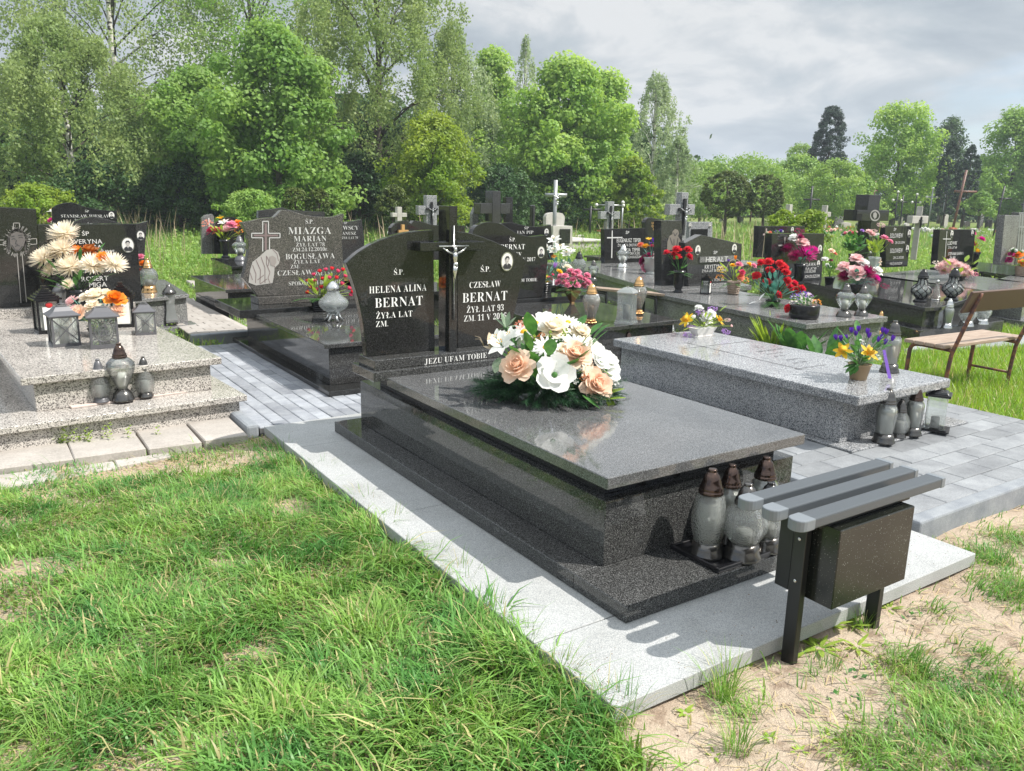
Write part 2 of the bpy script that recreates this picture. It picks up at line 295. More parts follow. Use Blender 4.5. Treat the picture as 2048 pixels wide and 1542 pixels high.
# ------------------------------------------------------------------ lettering
_gl = {}
def glyph(ch, serif=True):
    k = (ch, serif)
    if k in _gl: return _gl[k]
    base = {'Ś': 'S', 'Ż': 'Z', 'Ł': 'L', 'Ó': 'O', 'Ę': 'E', 'Ą': 'A'}.get(ch, ch)
    t = base
    if serif and base.isalpha(): t = chr((0x1D400+ord(base)-65) if base.isupper() else (0x1D41A+ord(base)-97))
    elif serif and base.isdigit(): t = chr(0x1D7CE+ord(base)-48)
    cu = bpy.data.curves.new('t', 'FONT'); cu.body = t; cu.resolution_u = 2; cu.offset = -0.011 if serif else 0.006
    o = bpy.data.objects.new('t', cu); COL.objects.link(o); dg = bpy.context.evaluated_depsgraph_get(); dg.update()
    me = bpy.data.meshes.new_from_object(o.evaluated_get(dg))
    vs = [(v.co.x, v.co.y) for v in me.vertices]; fs = [tuple(p.vertices) for p in me.polygons]
    bpy.data.objects.remove(o); bpy.data.curves.remove(cu); bpy.data.meshes.remove(me)
    if vs:
        x0 = min(v[0] for v in vs); x1 = max(v[0] for v in vs); vs = [(x-x0, y) for x, y in vs]; w = x1-x0
        y1 = max(v[1] for v in vs)
    else: w, y1 = .22, .7
    def q(pts):
        n = len(vs); vs.extend(pts); fs.append(tuple(range(n, n+len(pts))))
    if ch in 'ŚÓ': q([(w*.42, y1+.04), (w*.55, y1+.04), (w*.78, y1+.2), (w*.58, y1+.2)])
    if ch == 'Ż': q([(w*.42, y1+.05), (w*.62, y1+.05), (w*.62, y1+.17), (w*.42, y1+.17)])
    if ch == 'Ł': q([(-.05*w, .22), (w*.62, .44), (w*.62, .53), (-.05*w, .31)])
    _gl[k] = (vs, fs, w); return _gl[k]
def text_mb(mb, txt, place, size, serif=True, gap=.09, mi=0, squeeze=1.0, align='C'):
    """place(x, y) turns the line's own metres into a 3-D point; cap height = size."""
    sc = size/.7; x = 0; out = []
    for ch in txt:
        if ch == ' ': x += .3*sc*squeeze; continue
        vs, fs, w = glyph(ch, serif); out.append((x, vs, fs)); x += (w+gap)*sc*squeeze
    off = -(x-gap*sc*squeeze)/2 if align == 'C' else 0
    for x0, vs, fs in out:
        mb.add([place(off+x0+a*sc*squeeze, b*sc) for a, b in vs], fs, mi)
# ------------------------------------------------------------------ ground
def sandy():
    m = mat('sandy_soil', (.4, .3, .2), .95, spec=.15); nt = m.node_tree; v = tx(m)
    base = mixc(m, ramp(nt, [(.3, g(0)), (.7, g(1))], noise(m, v, 1.3, 8, .6)).outputs[0], (.46, .36, .27), (.62, .51, .40))
    base = mixc(m, ramp(nt, [(.52, g(0)), (.62, g(1))], noise(m, v, 9, 8, .7)).outputs[0], base, (.36, .27, .20))
    base = mixc(m, .6, base, ramp(nt, [(.3, g(.5)), (.6, g(1.0))], noise(m, v, 120, 5, .7)).outputs[0], 'MULTIPLY')
    # far field: dull green earth under the meadow
    cam_d = N(nt, 'ShaderNodeVectorMath', operation='LENGTH'); nt.links.new(v, cam_d.inputs[0])
    far = ramp(nt, [(.0, g(0)), (.35, g(0)), (.6, g(1))]); mr = N(nt, 'ShaderNodeMapRange', i={1: 0, 2: 14}); nt.links.new(cam_d.outputs['Value'], mr.inputs[0]); nt.links.new(mr.outputs[0], far.inputs[0])
    green = mixc(m, ramp(nt, [(.3, g(0)), (.7, g(1))], noise(m, v, .35, 6, .6)).outputs[0], (.10, .16, .035), (.22, .24, .08))
    setc(m, mixc(m, far.outputs[0], base, green)); 
    h = mixc(m, .5, noise(m, v, 30, 6, .7), noise(m, v, 160, 4, .7)); bump(m, h, .8, .02); return m
M['soil'] = sandy()
def hgt(x, y):      # gentle relief of the open soil (flat under the graves)
    return -.012+.010*math.sin(x*5.1+1.3)*math.sin(y*4.3)+.006*math.sin(x*13+y*7)+.004*math.sin(y*19-x*11)
bm = bmesh.new()
def axis(a, b, n): return [a+(b-a)*k/n for k in range(n+1)]
xs = sorted(set([-300, -150, -80, -40, -20, -10, -6, -4]+axis(-3, 5, 130)+[7, 10, 15, 22, 32, 45, 70, 110, 180, 300, 600]))
ys = sorted(set([-60, -20, -8, -4]+axis(-2.5, 4, 110)+[6, 9, 13, 18, 25, 35, 50, 70, 100, 150, 250, 500]))
vg = [[bm.verts.new((x, y, hgt(x, y) if (-3 < x < 5 and -2.5 < y < 4) else -.012)) for x in xs] for y in ys]
for j in range(len(ys)-1):
    for i in range(len(xs)-1): bm.faces.new((vg[j][i], vg[j][i+1], vg[j+1][i+1], vg[j+1][i]))
me = bpy.data.meshes.new('ground'); bm.to_mesh(me); bm.free(); me.materials.append(M['soil'])
for p in me.polygons: p.use_smooth = True
struct(link('ground', me))
# ------------------------------------------------------------------ pavings (each block its own bevelled stone inside one sheet)
def paving(name, x0, x1, y0, y1, bl, bw, mt, along='y', z=.05, shear=0.0, jit=.0015, gap=.004, th=.05, wob=.002, mask=None, base_mat='joint', rows=None):
    mb = MB(); R = random.Random(len(name)); k = 0
    u = (y0 if along == 'y' else x0); n = 0
    c0, c1 = (x0, x1) if along == 'y' else (y0, y1); l0, l1 = (y0, y1) if along == 'y' else (x0, x1)
    c = c0
    while c < c1-.02:
        cc = min(c+bw, c1); l = l0-(bl/2 if n % 2 else 0)
        while l < l1-.005:
            a, b = max(l, l0), min(l+bl, l1)
            if b-a > .02:
                q = (c+gap/2, cc-gap/2, a+gap/2, b-gap/2) if along == 'y' else (a+gap/2, b-gap/2, c+gap/2, cc-gap/2)
                zz = z+R.uniform(-wob, wob)
                X0, X1, Y0, Y1 = q; b_ = .006
                if mask is None or mask((X0+X1)/2, (Y0+Y1)/2):
                    sh = lambda x, y: (x+shear*(y-y0), y)
                    lo = [sh(X0, Y0), sh(X1, Y0), sh(X1, Y1), sh(X0, Y1)]; hi = [sh(X0+b_, Y0+b_), sh(X1-b_, Y0+b_), sh(X1-b_, Y1-b_), sh(X0+b_, Y1-b_)]
                    mb.add([(*p, zz-th) for p in lo]+[(*p, zz-b_*.7) for p in lo]+[(*p, zz) for p in hi],
                           [(0, 1, 5, 4), (1, 2, 6, 5), (2, 3, 7, 6), (3, 0, 4, 7), (4, 5, 9, 8), (5, 6, 10, 9), (6, 7, 11, 10), (7, 4, 8, 11), (8, 9, 10, 11)])
            l += bl
        c += bw; n += 1
    o = mb.build(name, M[mt]); struct(o)
    sb = MB(); sh = lambda x, y: (x+shear*(y-y0), y)
    sb.slab([sh(x0, y0), sh(x1, y0), sh(x1, y1), sh(x0, y1)], -.02, z-.011)
    struct(sb.build(name+'_bed', M[base_mat])); return o
paving('left_paving', -.02, 1.02, 3.50, 6.6, .2, .1, 'paver_blue', 'y', .05)
paving('back_paving', 1.03, 4.6, 3.50, 3.85, .2, .1, 'paver_blue', 'x', .052)
paving('right_paving', 2.19, 4.56, .36, 3.47, .30, .15, 'paver_grey', 'x', .092, th=.09)
paving('upper_paving', .32, .90, 6.95, 10.6, .2, .14, 'paver_tan', 'x', .1, th=.1)
def kerb(name, x0, x1, y0, y1, z, mt='kerb', bev=.012):
    return struct(MB().box(x0, x1, y0, y1, -.03, z).build(name, M[mt], bevel=bev, segs=2))
kerb('paving_kerb', 2.105, 2.185, .375, 3.46, .098); kerb('front_kerb', 2.105, 4.62, .275, .355, .10)
kerb('upper_kerb', .30, .92, 6.86, 6.945, .115); kerb('side_kerb', .905, .985, 6.95, 10.6, .09, 'oldconc')
kerb('strip_kerb', -.11, -.025, 3.49, 5.2, .075, 'kerb', .02)
kerb('end_kerb', -.34, -.13, 3.47, 3.55, .04)
# gravel bed between the upper paving and the next path
struct(MB().slab([(.99, 6.6), (1.6, 6.6), (1.6, 10.6), (.99, 10.6)], -.02, .022).build('gravel_bed', M['gravel']))
struct(MB().slab([(-3, 3.87), (-.14, 3.87), (-.14, 3.95), (-3, 3.95)], -.02, .02).build('gravel_edge', M['gravel']))
# old cracked concrete path in front of the left grave
def cracked(name, pts, z):
    R = random.Random(3); mb = MB(); n = len(pts)-1
    for k in range(n):
        (xa, ya, yb), (xb, yc, yd) = pts[k], pts[k+1]; e = .006
        zz = z+R.uniform(-.006, .004)
        jit = [R.uniform(-.02, .02) for _ in range(4)]
        mb.slab([(xa+e+jit[0]*.4, ya), (xb-e+jit[1]*.4, yc), (xb-e+jit[2]*.5, yd), (xa+e+jit[3]*.5, yb)], -.03, zz)
    return struct(mb.build(name, M['oldconc'], bevel=.006))
cracked('old_concrete_path', [(-3.2, 3.47, 3.86), (-2.6, 3.46, 3.86), (-2.0, 3.45, 3.86), (-1.5, 3.44, 3.86), (-1.1, 3.42, 3.86), (-.72, 3.41, 3.86), (-.4, 3.40, 3.86), (-.12, 3.39, 3.86)], .045)
cracked('broken_concrete_edge', [(-3.2, 3.16, 3.4), (-2.3, 3.17, 3.42), (-1.62, 3.15, 3.42), (-1.2, 3.2, 3.4), (-.9, 3.26, 3.385), (-.6, 3.3, 3.38)], .008)
# ------------------------------------------------------------------ graves
def rel(mb, o):
    L = o.location; mb.v = [(p[0]-L[0], p[1]-L[1], p[2]-L[2]) for p in mb.v]; return mb
def part(mb, name, m, root, bevel=0.0, segs=1): return rel(mb, root).build(name, m, root, bevel, segs)
def cr(P, n=5, closed=False):
    """smooth polyline through the points"""
    out = []
    for i in range(len(P)-1):
        p0 = P[max(i-1, 0)]; p1 = P[i]; p2 = P[i+1]; p3 = P[min(i+2, len(P)-1)]
        for k in range(n):
            t = k/n; out.append(tuple(.5*((2*b)+(-a+c)*t+(2*a-5*b+4*c-d)*t*t+(-a+3*b-3*c+d)*t**3) for a, b, c, d in zip(p0, p1, p2, p3)))
    out.append(P[-1]); return out
def px2xz(P, y): return [((q := PY(u, v, y)).x, q.z) for u, v in P]
def stone(root, P, y, th, m, zb=None, name='headstone', bevel=.004, xz=False):
    """upright slab: outline given where the photograph shows its front face, standing in the plane y"""
    pts = P if xz else px2xz(P, y)
    if zb is not None:
        zm = min(p[1] for p in pts); pts = [(x, zb if z < zb+.08 and (z-zm) < .08 else z) for x, z in pts]
    a = sum(pts[i][0]*pts[(i+1) % len(pts)][1]-pts[(i+1) % len(pts)][0]*pts[i][1] for i in range(len(pts)))
    if a < 0: pts = pts[::-1]
    mb = MB().prism(pts, y, y+th); o = part(mb, name, M[m], root, bevel); o['_y'] = y; return o
def wsub(mb, name, m, par, bevel=0.0):      # sub-part of a part whose own location is 0 inside its thing
    r = par.parent; return rel(mb, r).build(name, m, par, bevel)
def letters(par, lines, y, m='white', serif=True, name='inscription', off=.0025):
    for ln in lines:
        mb = MB(); txt, u, v, h = ln[:4]; sq = ln[4] if len(ln) > 4 else 1.0; al = ln[5] if len(ln) > 5 else 'C'
        c = PY(u, v, y-off); hz = h/FPX*dist(c)
        text_mb(mb, txt, lambda a, b: (c.x+a, y-off, c.z-hz/2+b), hz, serif, squeeze=sq, align=al)
        wsub(mb, name, M[m], par)
def portrait(par, u, v, y, hpx, woman=False):
    """oval ceramic photograph: white rim, grey head and dark jacket"""
    c = PY(u, v, y); h = hpx/FPX*dist(c)/2; w = h*.78; mb = MB()
    def ell(cx, cz, rx, rz, yy, mi, n=20, th=0):
        pts = [(cx+rx*math.cos(2*PI*k/n), cz+rz*math.sin(2*PI*k/n)) for k in range(n)]
        if th: mb.prism(pts, yy-th, yy, mi)
        else: mb.add([(p[0], yy, p[1]) for p in pts], [list(range(n))], mi)
    x, z = c.x, c.z
    ell(x, z, w, h, y-.001, 0, 24, .006)
    ell(x, z, w*.86, h*.88, y-.0075, 1)
    ell(x, z+h*.16, w*.3, h*.34, y-.0100, 2, 14)                       # face
    mb.add([(x-w*.34, y-.0105, z+h*.22), (x+w*.34, y-.0105, z+h*.22), (x+w*.34, y-.0105, z+h*.4), (x+w*.16, y-.0105, z+h*.58), (x-w*.2, y-.0105, z+h*.56), (x-w*.36, y-.0105, z+h*.36)], [(0, 1, 2, 3, 4, 5)], 3 if not woman else 4)
    ell(x, z+h*.13, w*.25, h*.25, y-.0110, 2, 12)
    for sx in (-1, 1): ell(x+sx*w*.11, z+h*.19, w*.055, h*.03, y-.0114, 3, 8)
    mb.add([(x-w*.1, y-.0114, z+h*.015), (x+w*.1, y-.0114, z+h*.015), (x+w*.07, y-.0114, z-h*.02), (x-w*.07, y-.0114, z-h*.02)], [(0, 1, 2, 3)], 3)
    mb.add([(x-w*.68, y-.0096, z-h*.52), (x-w*.5, y-.0096, z-h*.28), (x-w*.15, y-.0096, z-h*.16), (x+w*.15, y-.0096, z-h*.16), (x+w*.5, y-.0096, z-h*.28), (x+w*.68, y-.0096, z-h*.52), (x+w*.45, y-.0096, z-h*.76), (x-w*.45, y-.0096, z-h*.76)], [(0, 1, 2, 3, 4, 5, 6, 7)], 3)
    mb.add([(x-w*.13, y-.0102, z-h*.17), (x+w*.13, y-.0102, z-h*.17), (x, y-.0102, z-h*.55)], [(0, 1, 2)], 1)
    mb.add([(x-w*.03, y-.0108, z-h*.2), (x+w*.03, y-.0108, z-h*.2), (x+w*.04, y-.0108, z-h*.5), (x-w*.04, y-.0108, z-h*.5)], [(0, 1, 2, 3)], 3)
    return wsub(mb, 'portrait', [M['steel'], M['ceram'], M['skingrey'], M['tone2'], M['tone1']], par)
M['skingrey'] = mat('portrait_light_grey', (.52, .49, .46), .3)
def crucifix_figure(mb, c, h, y, mi=0):
    """small cast figure with spread arms, head bowed; h = height of the body"""
    X, Z = c; s = h
    mb.ball((X+.015*s, y-.02*s, Z+.93*s), .075*s, 8, 6, mi, (.85, .9, 1.15))
    mb.tube([(X, y, Z+.86*s), (X, y-.015*s, Z+.8*s), (X, y-.02*s, Z+.66*s), (X+.01*s, y-.01*s, Z+.55*s), (X+.02*s, y, Z+.48*s)], [.04*s, .095*s, .085*s, .065*s, .085*s], 8, mi)
    mb.tube([(X+.02*s, y-.005*s, Z+.52*s), (X+.02*s, y-.01*s, Z+.4*s)], [.095*s, .085*s], 8, mi)
    for sx in (-1, 1):
        mb.tube([(X+sx*.07*s, y-.01*s, Z+.8*s), (X+sx*.24*s, y-.01*s, Z+.87*s), (X+sx*.42*s, y, Z+.99*s)], [.045*s, .034*s, .02*s], 6, mi)
        mb.tube([(X+sx*.045*s+.02*s, y-.01*s, Z+.46*s), (X+sx*.03*s-.02*s, y-.05*s, Z+.24*s), (X, y-.01*s, Z+.06*s), (X, y-.04*s, Z-.02*s)], [.06*s, .045*s, .03*s, .022*s], 6, mi)
    return mb
# --- the platform under the main grave
pl = thing('grave_platform', 'pale grey flamed granite platform under the black double monument', 'platform', (1.0, 1.7, 0))
pts = [(0, .001, 1.06, 0, 1.18), (1.066, .0, 2.074, 0, 1.18)]
for x0, x1, y0, y1 in [(0, 1.298, 0, .418), (1.304, 2.074, 0, .42), (0, .36, .424, 1.7), (0, .36, 1.704, 2.93), (0, .98, 2.934, 3.473), (.984, 2.074, 2.934, 3.473), (1.76, 2.074, .424, 2.93), (.364, 1.756, .424, 2.93)]:
    part(MB().box(x0, x1, y0, y1, .004, .06), 'paving_slab', M['plat'], pl, .0025)
# --- the main tomb
T = thing('tomb_monument', 'black polished double tomb, two curved tablets flanking a tall cross with silver crucifix', 'gravestone', (1.04, 1.7, .06))
part(MB().box(.351, 1.745, .352, .66, .0605, .127), 'plinth_front', M['dark'], T, .003)
part(MB().box(.351, 1.745, .662, 3.14, .0605, .127), 'plinth', M['dark'], T, .003)
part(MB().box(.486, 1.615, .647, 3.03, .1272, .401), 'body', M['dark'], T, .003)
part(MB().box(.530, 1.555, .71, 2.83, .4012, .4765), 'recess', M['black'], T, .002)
part(MB().box(.435, 1.60, .584, 2.526, .4768, .525), 'cover_slab', M['darklit'], T, .0035)
hb = part(MB().box(.358, 1.70, 2.53, 2.845, .5065, .562), 'headstone_base', M['dark'], T, .003)
hu = part(MB().box(.383, 1.675, 2.574, 2.803, .5622, .62), 'headstone_plinth', M['dark'], T, .003)
letters(hu, [('JEZU UFAM TOBIE', 913, 716.5, 11.5, .92)], 2.574)
Y0 = 2.70
LT = cr([(730.5, 685), (724.4, 636), (714.5, 591), (703, 554), (692, 526)], 4)+cr([(692, 526), (717, 504), (754, 483), (798, 468), (836, 462), (867, 460)], 4)[1:]+[(869.8, 697.4)]
lt = stone(T, [(732.5, 709)]+LT, Y0, .055, 'black', .6205, 'tablet', .003)
RT = [(915, 695), (914, 463)]+cr([(914, 463), (939, 466), (976, 478), (1012.8, 494), (1037, 507.6), (1052, 521)], 4)[1:]+cr([(1052, 521), (1047, 545), (1040, 577), (1032.5, 611), (1025, 648), (1017, 690)], 3)[1:]
rt = stone(T, RT, Y0, .055, 'black', .6205, 'tablet', .003)
letters(lt, [('Ś.P.', 798, 544, 11, .95), ('HELENA ALINA', 797, 577, 14, .80), ('BERNAT', 798.5, 603, 19.5, .9), ('ŻYŁA LAT', 789, 629, 12.5, .87), ('ZM.', 764, 647.5, 12, .9)], Y0)
letters(rt, [('Ś.P.', 971, 538, 11, .95), ('CZESŁAW', 970.5, 568.5, 12.5, .83), ('BERNAT', 970.5, 593, 19.5, .9), ('ŻYŁ LAT 93', 971, 617, 12.5, .84), ('ZM. 11 V 2016', 971, 634, 12.5, .84)], Y0)
portrait(rt, 1013, 523, Y0, 38)
cxm = MB(); cxm.box(.888, .941, 2.61, 2.745, .6205, 1.483); cross = part(cxm, 'cross', M['black'], T, .002)
ar = MB(); ar.box(.698, .8876, 2.612, 2.74, 1.225, 1.276); ar.box(.9414, 1.133, 2.612, 2.74, 1.225, 1.276); wsub(ar, 'cross_arm', M['black'], cross, .003)
cf = MB(); y = 2.600; a = PY(908, 451, y); b = PY(908, 640, y); c = PY(878, 493, y); d = PY(938, 493, y)
cf.tube([(a.x, y, a.z), (b.x, y, b.z)], .0045, 6, 0); cf.tube([(c.x, y, c.z), (d.x, y, c.z)], .0045, 6, 0)
f0 = PY(908, 558, y); f1 = PY(908, 496, y); crucifix_figure(cf, (f0.x, f0.z), (f1.z-f0.z)*1.02, y-.008, 1)
wsub(cf, 'crucifix', [M['silver'], M['silver']], cross)
# --- tray on the plinth
tr = MB(); tx0, tx1, ty0, ty1 = .835, 1.30, .362, .63; z = .1272
tr.box(tx0, tx1, ty0, ty1, z, z+.006)
for q in [(tx0, tx1, ty0, ty0+.012), (tx0, tx1, ty1-.012, ty1), (tx0, tx0+.012, ty0+.0125, ty1-.0125), (tx1-.012, tx1, ty0+.0125, ty1-.0125)]: tr.box(*q, z+.0062, z+.02)
tag(tr.build('lantern_tray', M['blackplastic'], bevel=.002), 'shallow black plastic tray under the grave candles at the foot of the main tomb', 'tray')
# --- bench with box
B = thing('grave_bench', 'small black box bench with three anthracite slats at the platform edge', 'bench', (1.0, -.03, 0))
for y0, y1 in [(-.155, -.092), (-.052, .011), (.048, .111)]:
    s = part(MB().box(.655, 1.39, y0, y1, .545, .58), 'slat', M['slat'], B, .005, 2)
    e = MB(); n = 8; cy = (y0+y1)/2; r = (y1-y0)/2+.0015
    pts = [(.660, y1+.0015), (.618, y1+.0015)]+[(.618-.03*math.sin(PI*k/n), cy+r*math.cos(PI*k/n)) for k in range(1, n)]+[(.618, y0-.0015), (.660, y0-.0015)]
    e.slab(pts[::-1], .5435, .5815); o = rel(e, B).build('slat_cap', M['slatcap'], s, .004, 2)
    e = MB().box(1.3865, 1.412, y0-.0015, y1+.0015, .5435, .5815); rel(e, B).build('slat_cap', M['slatcap'], s, .004, 2)
for x0, x1 in [(.742, .770), (1.226, 1.254)]:
    lg = part(MB().box(x0, x1, -.072, -.022, -.04, .5), 'leg', M['blackmetal'], B, .002)
    if x0 < 1:
        bt = MB()
        for z in (.30, .452): bt.lathe([(.0065, 0), (.0065, .003), (.004, .005)], 10, 0, Matrix.Translation((x0, -.047, z)) @ Matrix.Rotation(-PI/2, 4, 'Y'))
        rel(bt, B).build('bolt', M['steel'], lg)
part(MB().box(.742, 1.254, -.12, .105, .515, .5447), 'seat_support', M['blackmetal'], B, .002)
part(MB().box(.786, 1.212, -.165, -.0005, .232, .5147), 'box', M['boxpanel'], B, .003)
part(MB().box(.7755, 1.2205, .0005, .06, .235, .5147), 'back_box', M['blackmetal'], B, .002)
# --- right hand grey-white grave
R1 = thing('tomb_monument', 'low grey-white granite tomb with a cross line engraved along its flat cover', 'gravestone', (3.3, 2.2, .09))
part(MB().box(2.79, 4.10, 1.10, 3.34, .0925, .107), 'plinth', M['greyw'], R1, .003)
part(MB().box(2.86, 3.73, 1.24, 3.28, .1072, .378), 'body', M['greyw'], R1, .003)
cs = part(MB().box(2.79, 3.80, 1.10, 3.31, .3782, .44), 'cover_slab', M['greyw'], R1, .012, 2)
M['engr'] = mat('engraved_dark_grey', (.09, .09, .095), .8)
em = MB(); zz = .4415
def gl(u, v): q = G(u, v, zz); return Vector((q.x, q.y, zz))
def strip(mb, a, b, w):
    d = (b-a).normalized(); n = Vector((-d.y, d.x, 0))*w/2; mb.add([a-n, b-n, b+n, a+n], [(0, 1, 2, 3)])
strip(em, gl(1368, 684), gl(1604, 739), .008); strip(em, gl(1366, 697), gl(1498, 682), .008)
for k, (t, u, v, h) in enumerate([('Ś.P.', 1512, 694, .030), ('MIECZYSŁAW', 1540, 700, .036), ('ŻYŁ LAT 63', 1548, 706, .026), ('ZM. 1996', 1558, 711, .026), ('HELENA', 1585, 718, .030), ('1931 - 2006', 1598, 724, .026), ('SPOCZYWAJ W POKOJU', 1620, 733, .024)]):
    c = gl(u, v)
    text_mb(em, t, lambda a, b, c=c: (c.x+a*1.0, c.y+b-.02, zz), h, True, squeeze=.8)
wsub(em, 'engraving', M['engr'], cs)
# --- left light granite grave (B)
B1 = thing('tomb_monument', 'light speckled stepped tomb with a black headstone etched with a thorn-crowned face', 'gravestone', (-.6, 5.2, 0), math.radians(0))
MR = Matrix.Translation((-.07, 4.07, 0)) @ Matrix.Rotation(math.radians(4.5), 4, 'Z')
def lb(x0, x1, y0, y1, z0, z1): return MB().box(x0, x1, y0, y1, z0, z1, 0, MR)
part(lb(-2.6, .015, -.19, 2.9, -.02, .148), 'base', M['light'], B1, .004)
part(lb(-2.62, .055, -.235, 2.95, .1482, .19), 'step', M['light'], B1, .005)
part(lb(-1.16, -.09, .05, 2.6, .1902, .372), 'body', M['light'], B1, .004)
part(lb(-1.23, -.025, 0, 2.62, .3722, .42), 'cover_slab', M['light'], B1, .005)
part(lb(-1.45, .06, 2.625, 2.95, .1902, .5), 'headstone_base', M['light'], B1, .004)
h1 = stone(B1, [(14, 628), (-40, 632), (-42, 412), (72, 418), (84, 620)], 6.72, .11, 'black', .5005)
h2 = stone(B1, [(85.2, 619.5), (74, 449), (272, 447.5), (284, 598)], 6.73, .10, 'black', .5005, 'tablet')
# etched cross and face on the tall stone
et = MB(); yy = 6.72-.003
def pl_(u, v): q = PY(u, v, yy); return Vector((q.x, yy, q.z))
def stroke(mb, pts, w, mi=0):
    for a, b in zip(pts, pts[1:]):
        a, b = pl_(*a), pl_(*b); d = (b-a).normalized(); n = Vector((-d.z, 0, d.x))*w/2; mb.add([a-n, a+n, b+n, b-n], [(0, 1, 2, 3)], mi)
stroke(et, [(27, 461), (27, 446), (39, 446), (39, 461)], .006); stroke(et, [(60, 478), (73, 477), (73.5, 488), (61, 489)], .006)
stroke(et, [(8, 480), (-8, 480), (-8, 490), (8, 489)], .006); stroke(et, [(34, 506), (42, 606)], .006); stroke(et, [(44, 505), (53, 604)], .006)
R = random.Random(5); cc = (34, 482)
for k in range(90):      # halo of fine scratches round the face
    a = R.uniform(0, 2*PI); r0, r1 = R.uniform(23, 26), R.uniform(27, 34); stroke(et, [(cc[0]+r0*.9*math.cos(a), cc[1]+r0*math.sin(a)), (cc[0]+r1*.9*math.cos(a), cc[1]+r1*math.sin(a))], .0035)
for k in range(26):      # woven crown
    a0 = R.uniform(-PI*.98, -PI*.05); pp = [(cc[0]+(20+R.uniform(-3, 3))*math.cos(a0+t*.09)*.95, cc[1]-2+(20+R.uniform(-3, 3))*math.sin(a0+t*.09)) for t in range(7)]; stroke(et, pp, .004, 1)
fp = [(19, 480), (22, 468), (33, 463), (46, 467), (51, 479), (48, 491), (40, 502), (31, 503), (23, 494)]
et.add([pl_(*p)-Vector((0, .0005, 0)) for p in fp], [list(range(len(fp)))], 1)
for p in [[(23, 479), (28, 477), (31, 479)], [(37, 476), (42, 474), (46, 476)], [(33, 480), (31, 488), (36, 489)], [(30, 493), (35, 491), (40, 492)], [(24, 490), (30, 500), (38, 501), (45, 492)], [(22, 474), (29, 472)], [(36, 471), (45, 470)]]:
    q = [(u, v) for u, v in p]; yy -= .001; stroke(et, q, .007, 2); yy += .001
for k in range(22):
    s = R.choice((-1, 1)); x0 = cc[0]+s*R.uniform(14, 19); stroke(et, [(x0, 478+R.uniform(-6, 8)), (x0+s*R.uniform(-2, 4), 500+R.uniform(-4, 8))], .004, 0 if k % 2 else 1)
wsub(et, 'etching', [M['etch'], mat('etched_face_grey', (.12, .11, .105), .7), M['tone2']], h1)
letters(h2, [('ŚP', 171, 467, 8, 1.2), ('SEWERYNA', 166, 483, 9, 1.0), ('MIGA', 186, 495, 10, 1.0), ('1.VII.1995', 210, 504, 8, .9), ('ZM. 12.XI 2010', 196, 540, 8, .9), ('ROBERT', 190, 557, 9, 1.0), ('MIGA', 196, 569, 9.5, 1.0)], 6.73, 'letter', False)
portrait(h2, 255.5, 490, 6.73, 31)
# --- second tomb (C)
C1 = thing('tomb_monument', 'dark polished tomb whose speckled headstone shows an outlined cross and shrouded figure', 'gravestone', (1.2, 5.3, .05))
part(MB().box(.66, 1.95, 4.04, 6.7, .052, .09), 'plinth', M['black'], C1, .003)
part(MB().box(.745, 1.86, 4.24, 6.45, .0902, .385), 'body', M['darkfine'], C1, .003)
part(MB().box(.70, 1.90, 4.205, 5.98, .3852, .42), 'cover_slab', M['dark'], C1, .006, 2)
part(MB().box(.56, 1.99, 5.985, 6.9, .3855, .462), 'headstone_base', M['black'], C1, .004)
hp = part(MB().box(.82, 1.86, 6.28, 6.55, .4622, .535), 'headstone_plinth', M['brownish'], C1, .003)
Y = 6.36
P = [(516, 585)]+cr([(486, 556), (492, 530), (497, 500), (494, 470), (482, 445)], 4)+cr([(482, 445), (500, 442), (520, 437), (548, 435)], 3)[1:]+[(563, 420), (580, 421)]+cr([(580, 421), (610, 430), (645, 434), (668, 433), (688, 427)], 4)[1:]+cr([(688, 427), (684, 470), (686, 520), (690, 585)], 3)[1:]
c_st = stone(C1, P, Y, .09, 'brownish', .5355)
letters(c_st, [('Ś.P.', 619, 443, 8.5, .9), ('MIAZGA', 620, 461, 14, 1.05), ('MARIAN', 620.5, 477, 11, 1.0), ('ŻYŁ LAT 78', 621, 489, 7.5, .95), ('ZM.24.12.2010r.', 621, 498.5, 7.5, .95), ('BOGUSŁAWA', 621, 512, 11, .98), ('ŻYŁA LAT', 614, 523, 7.5, 1.0), ('ZM.', 590, 533, 7.5, 1.0), ('CZESŁAW', 590, 545, 10, 1.0), ('ŻYŁ LAT', 648, 547, 6.5, .9), ('SPOKÓJ ICH DUSZOM', 630, 565, 8, .85)], Y, 'letter')
em = MB(); yy = Y-.003
stroke(em, [(525.5, 503), (525.5, 475.5), (503.5, 475.5), (503.5, 466.5), (525.5, 466.5), (525.5, 442.5), (537, 442.5), (537, 466.5), (560, 466.5), (560, 475.5), (539, 475.5), (539, 503)], .008)
yy -= .0012; stroke(em, [(531.5, 447), (531.5, 500)], .022, 1); yy -= .0008; stroke(em, [(508, 471), (556, 471)], .018, 1); yy += .002
fig = [(497, 565), (500, 540), (505, 524), (520, 512), (533, 500), (546, 497.5), (556, 504), (560, 516), (558, 527), (549, 536), (548, 550), (545, 566), (512, 571)]
em.add([pl_(*p)-Vector((0, .001, 0)) for p in fig], [list(range(len(fig)))], 2); yy -= .0025
for p in [[(505, 530), (512, 548), (511, 566)], [(512, 520), (521, 540), (520, 567)], [(522, 514), (530, 535), (530, 566)], [(533, 512), (533, 528), (540, 545)], [(533, 512), (538, 522), (536, 532)], [(545, 498), (554, 508), (557, 522)], [(500, 545), (505, 560)], [(540, 545), (536, 556), (540, 566)], [(552, 520), (546, 528), (551, 536)], [(515, 560), (528, 550)], [(520, 568), (534, 558)]]:
    stroke(em, p, .007, 1)
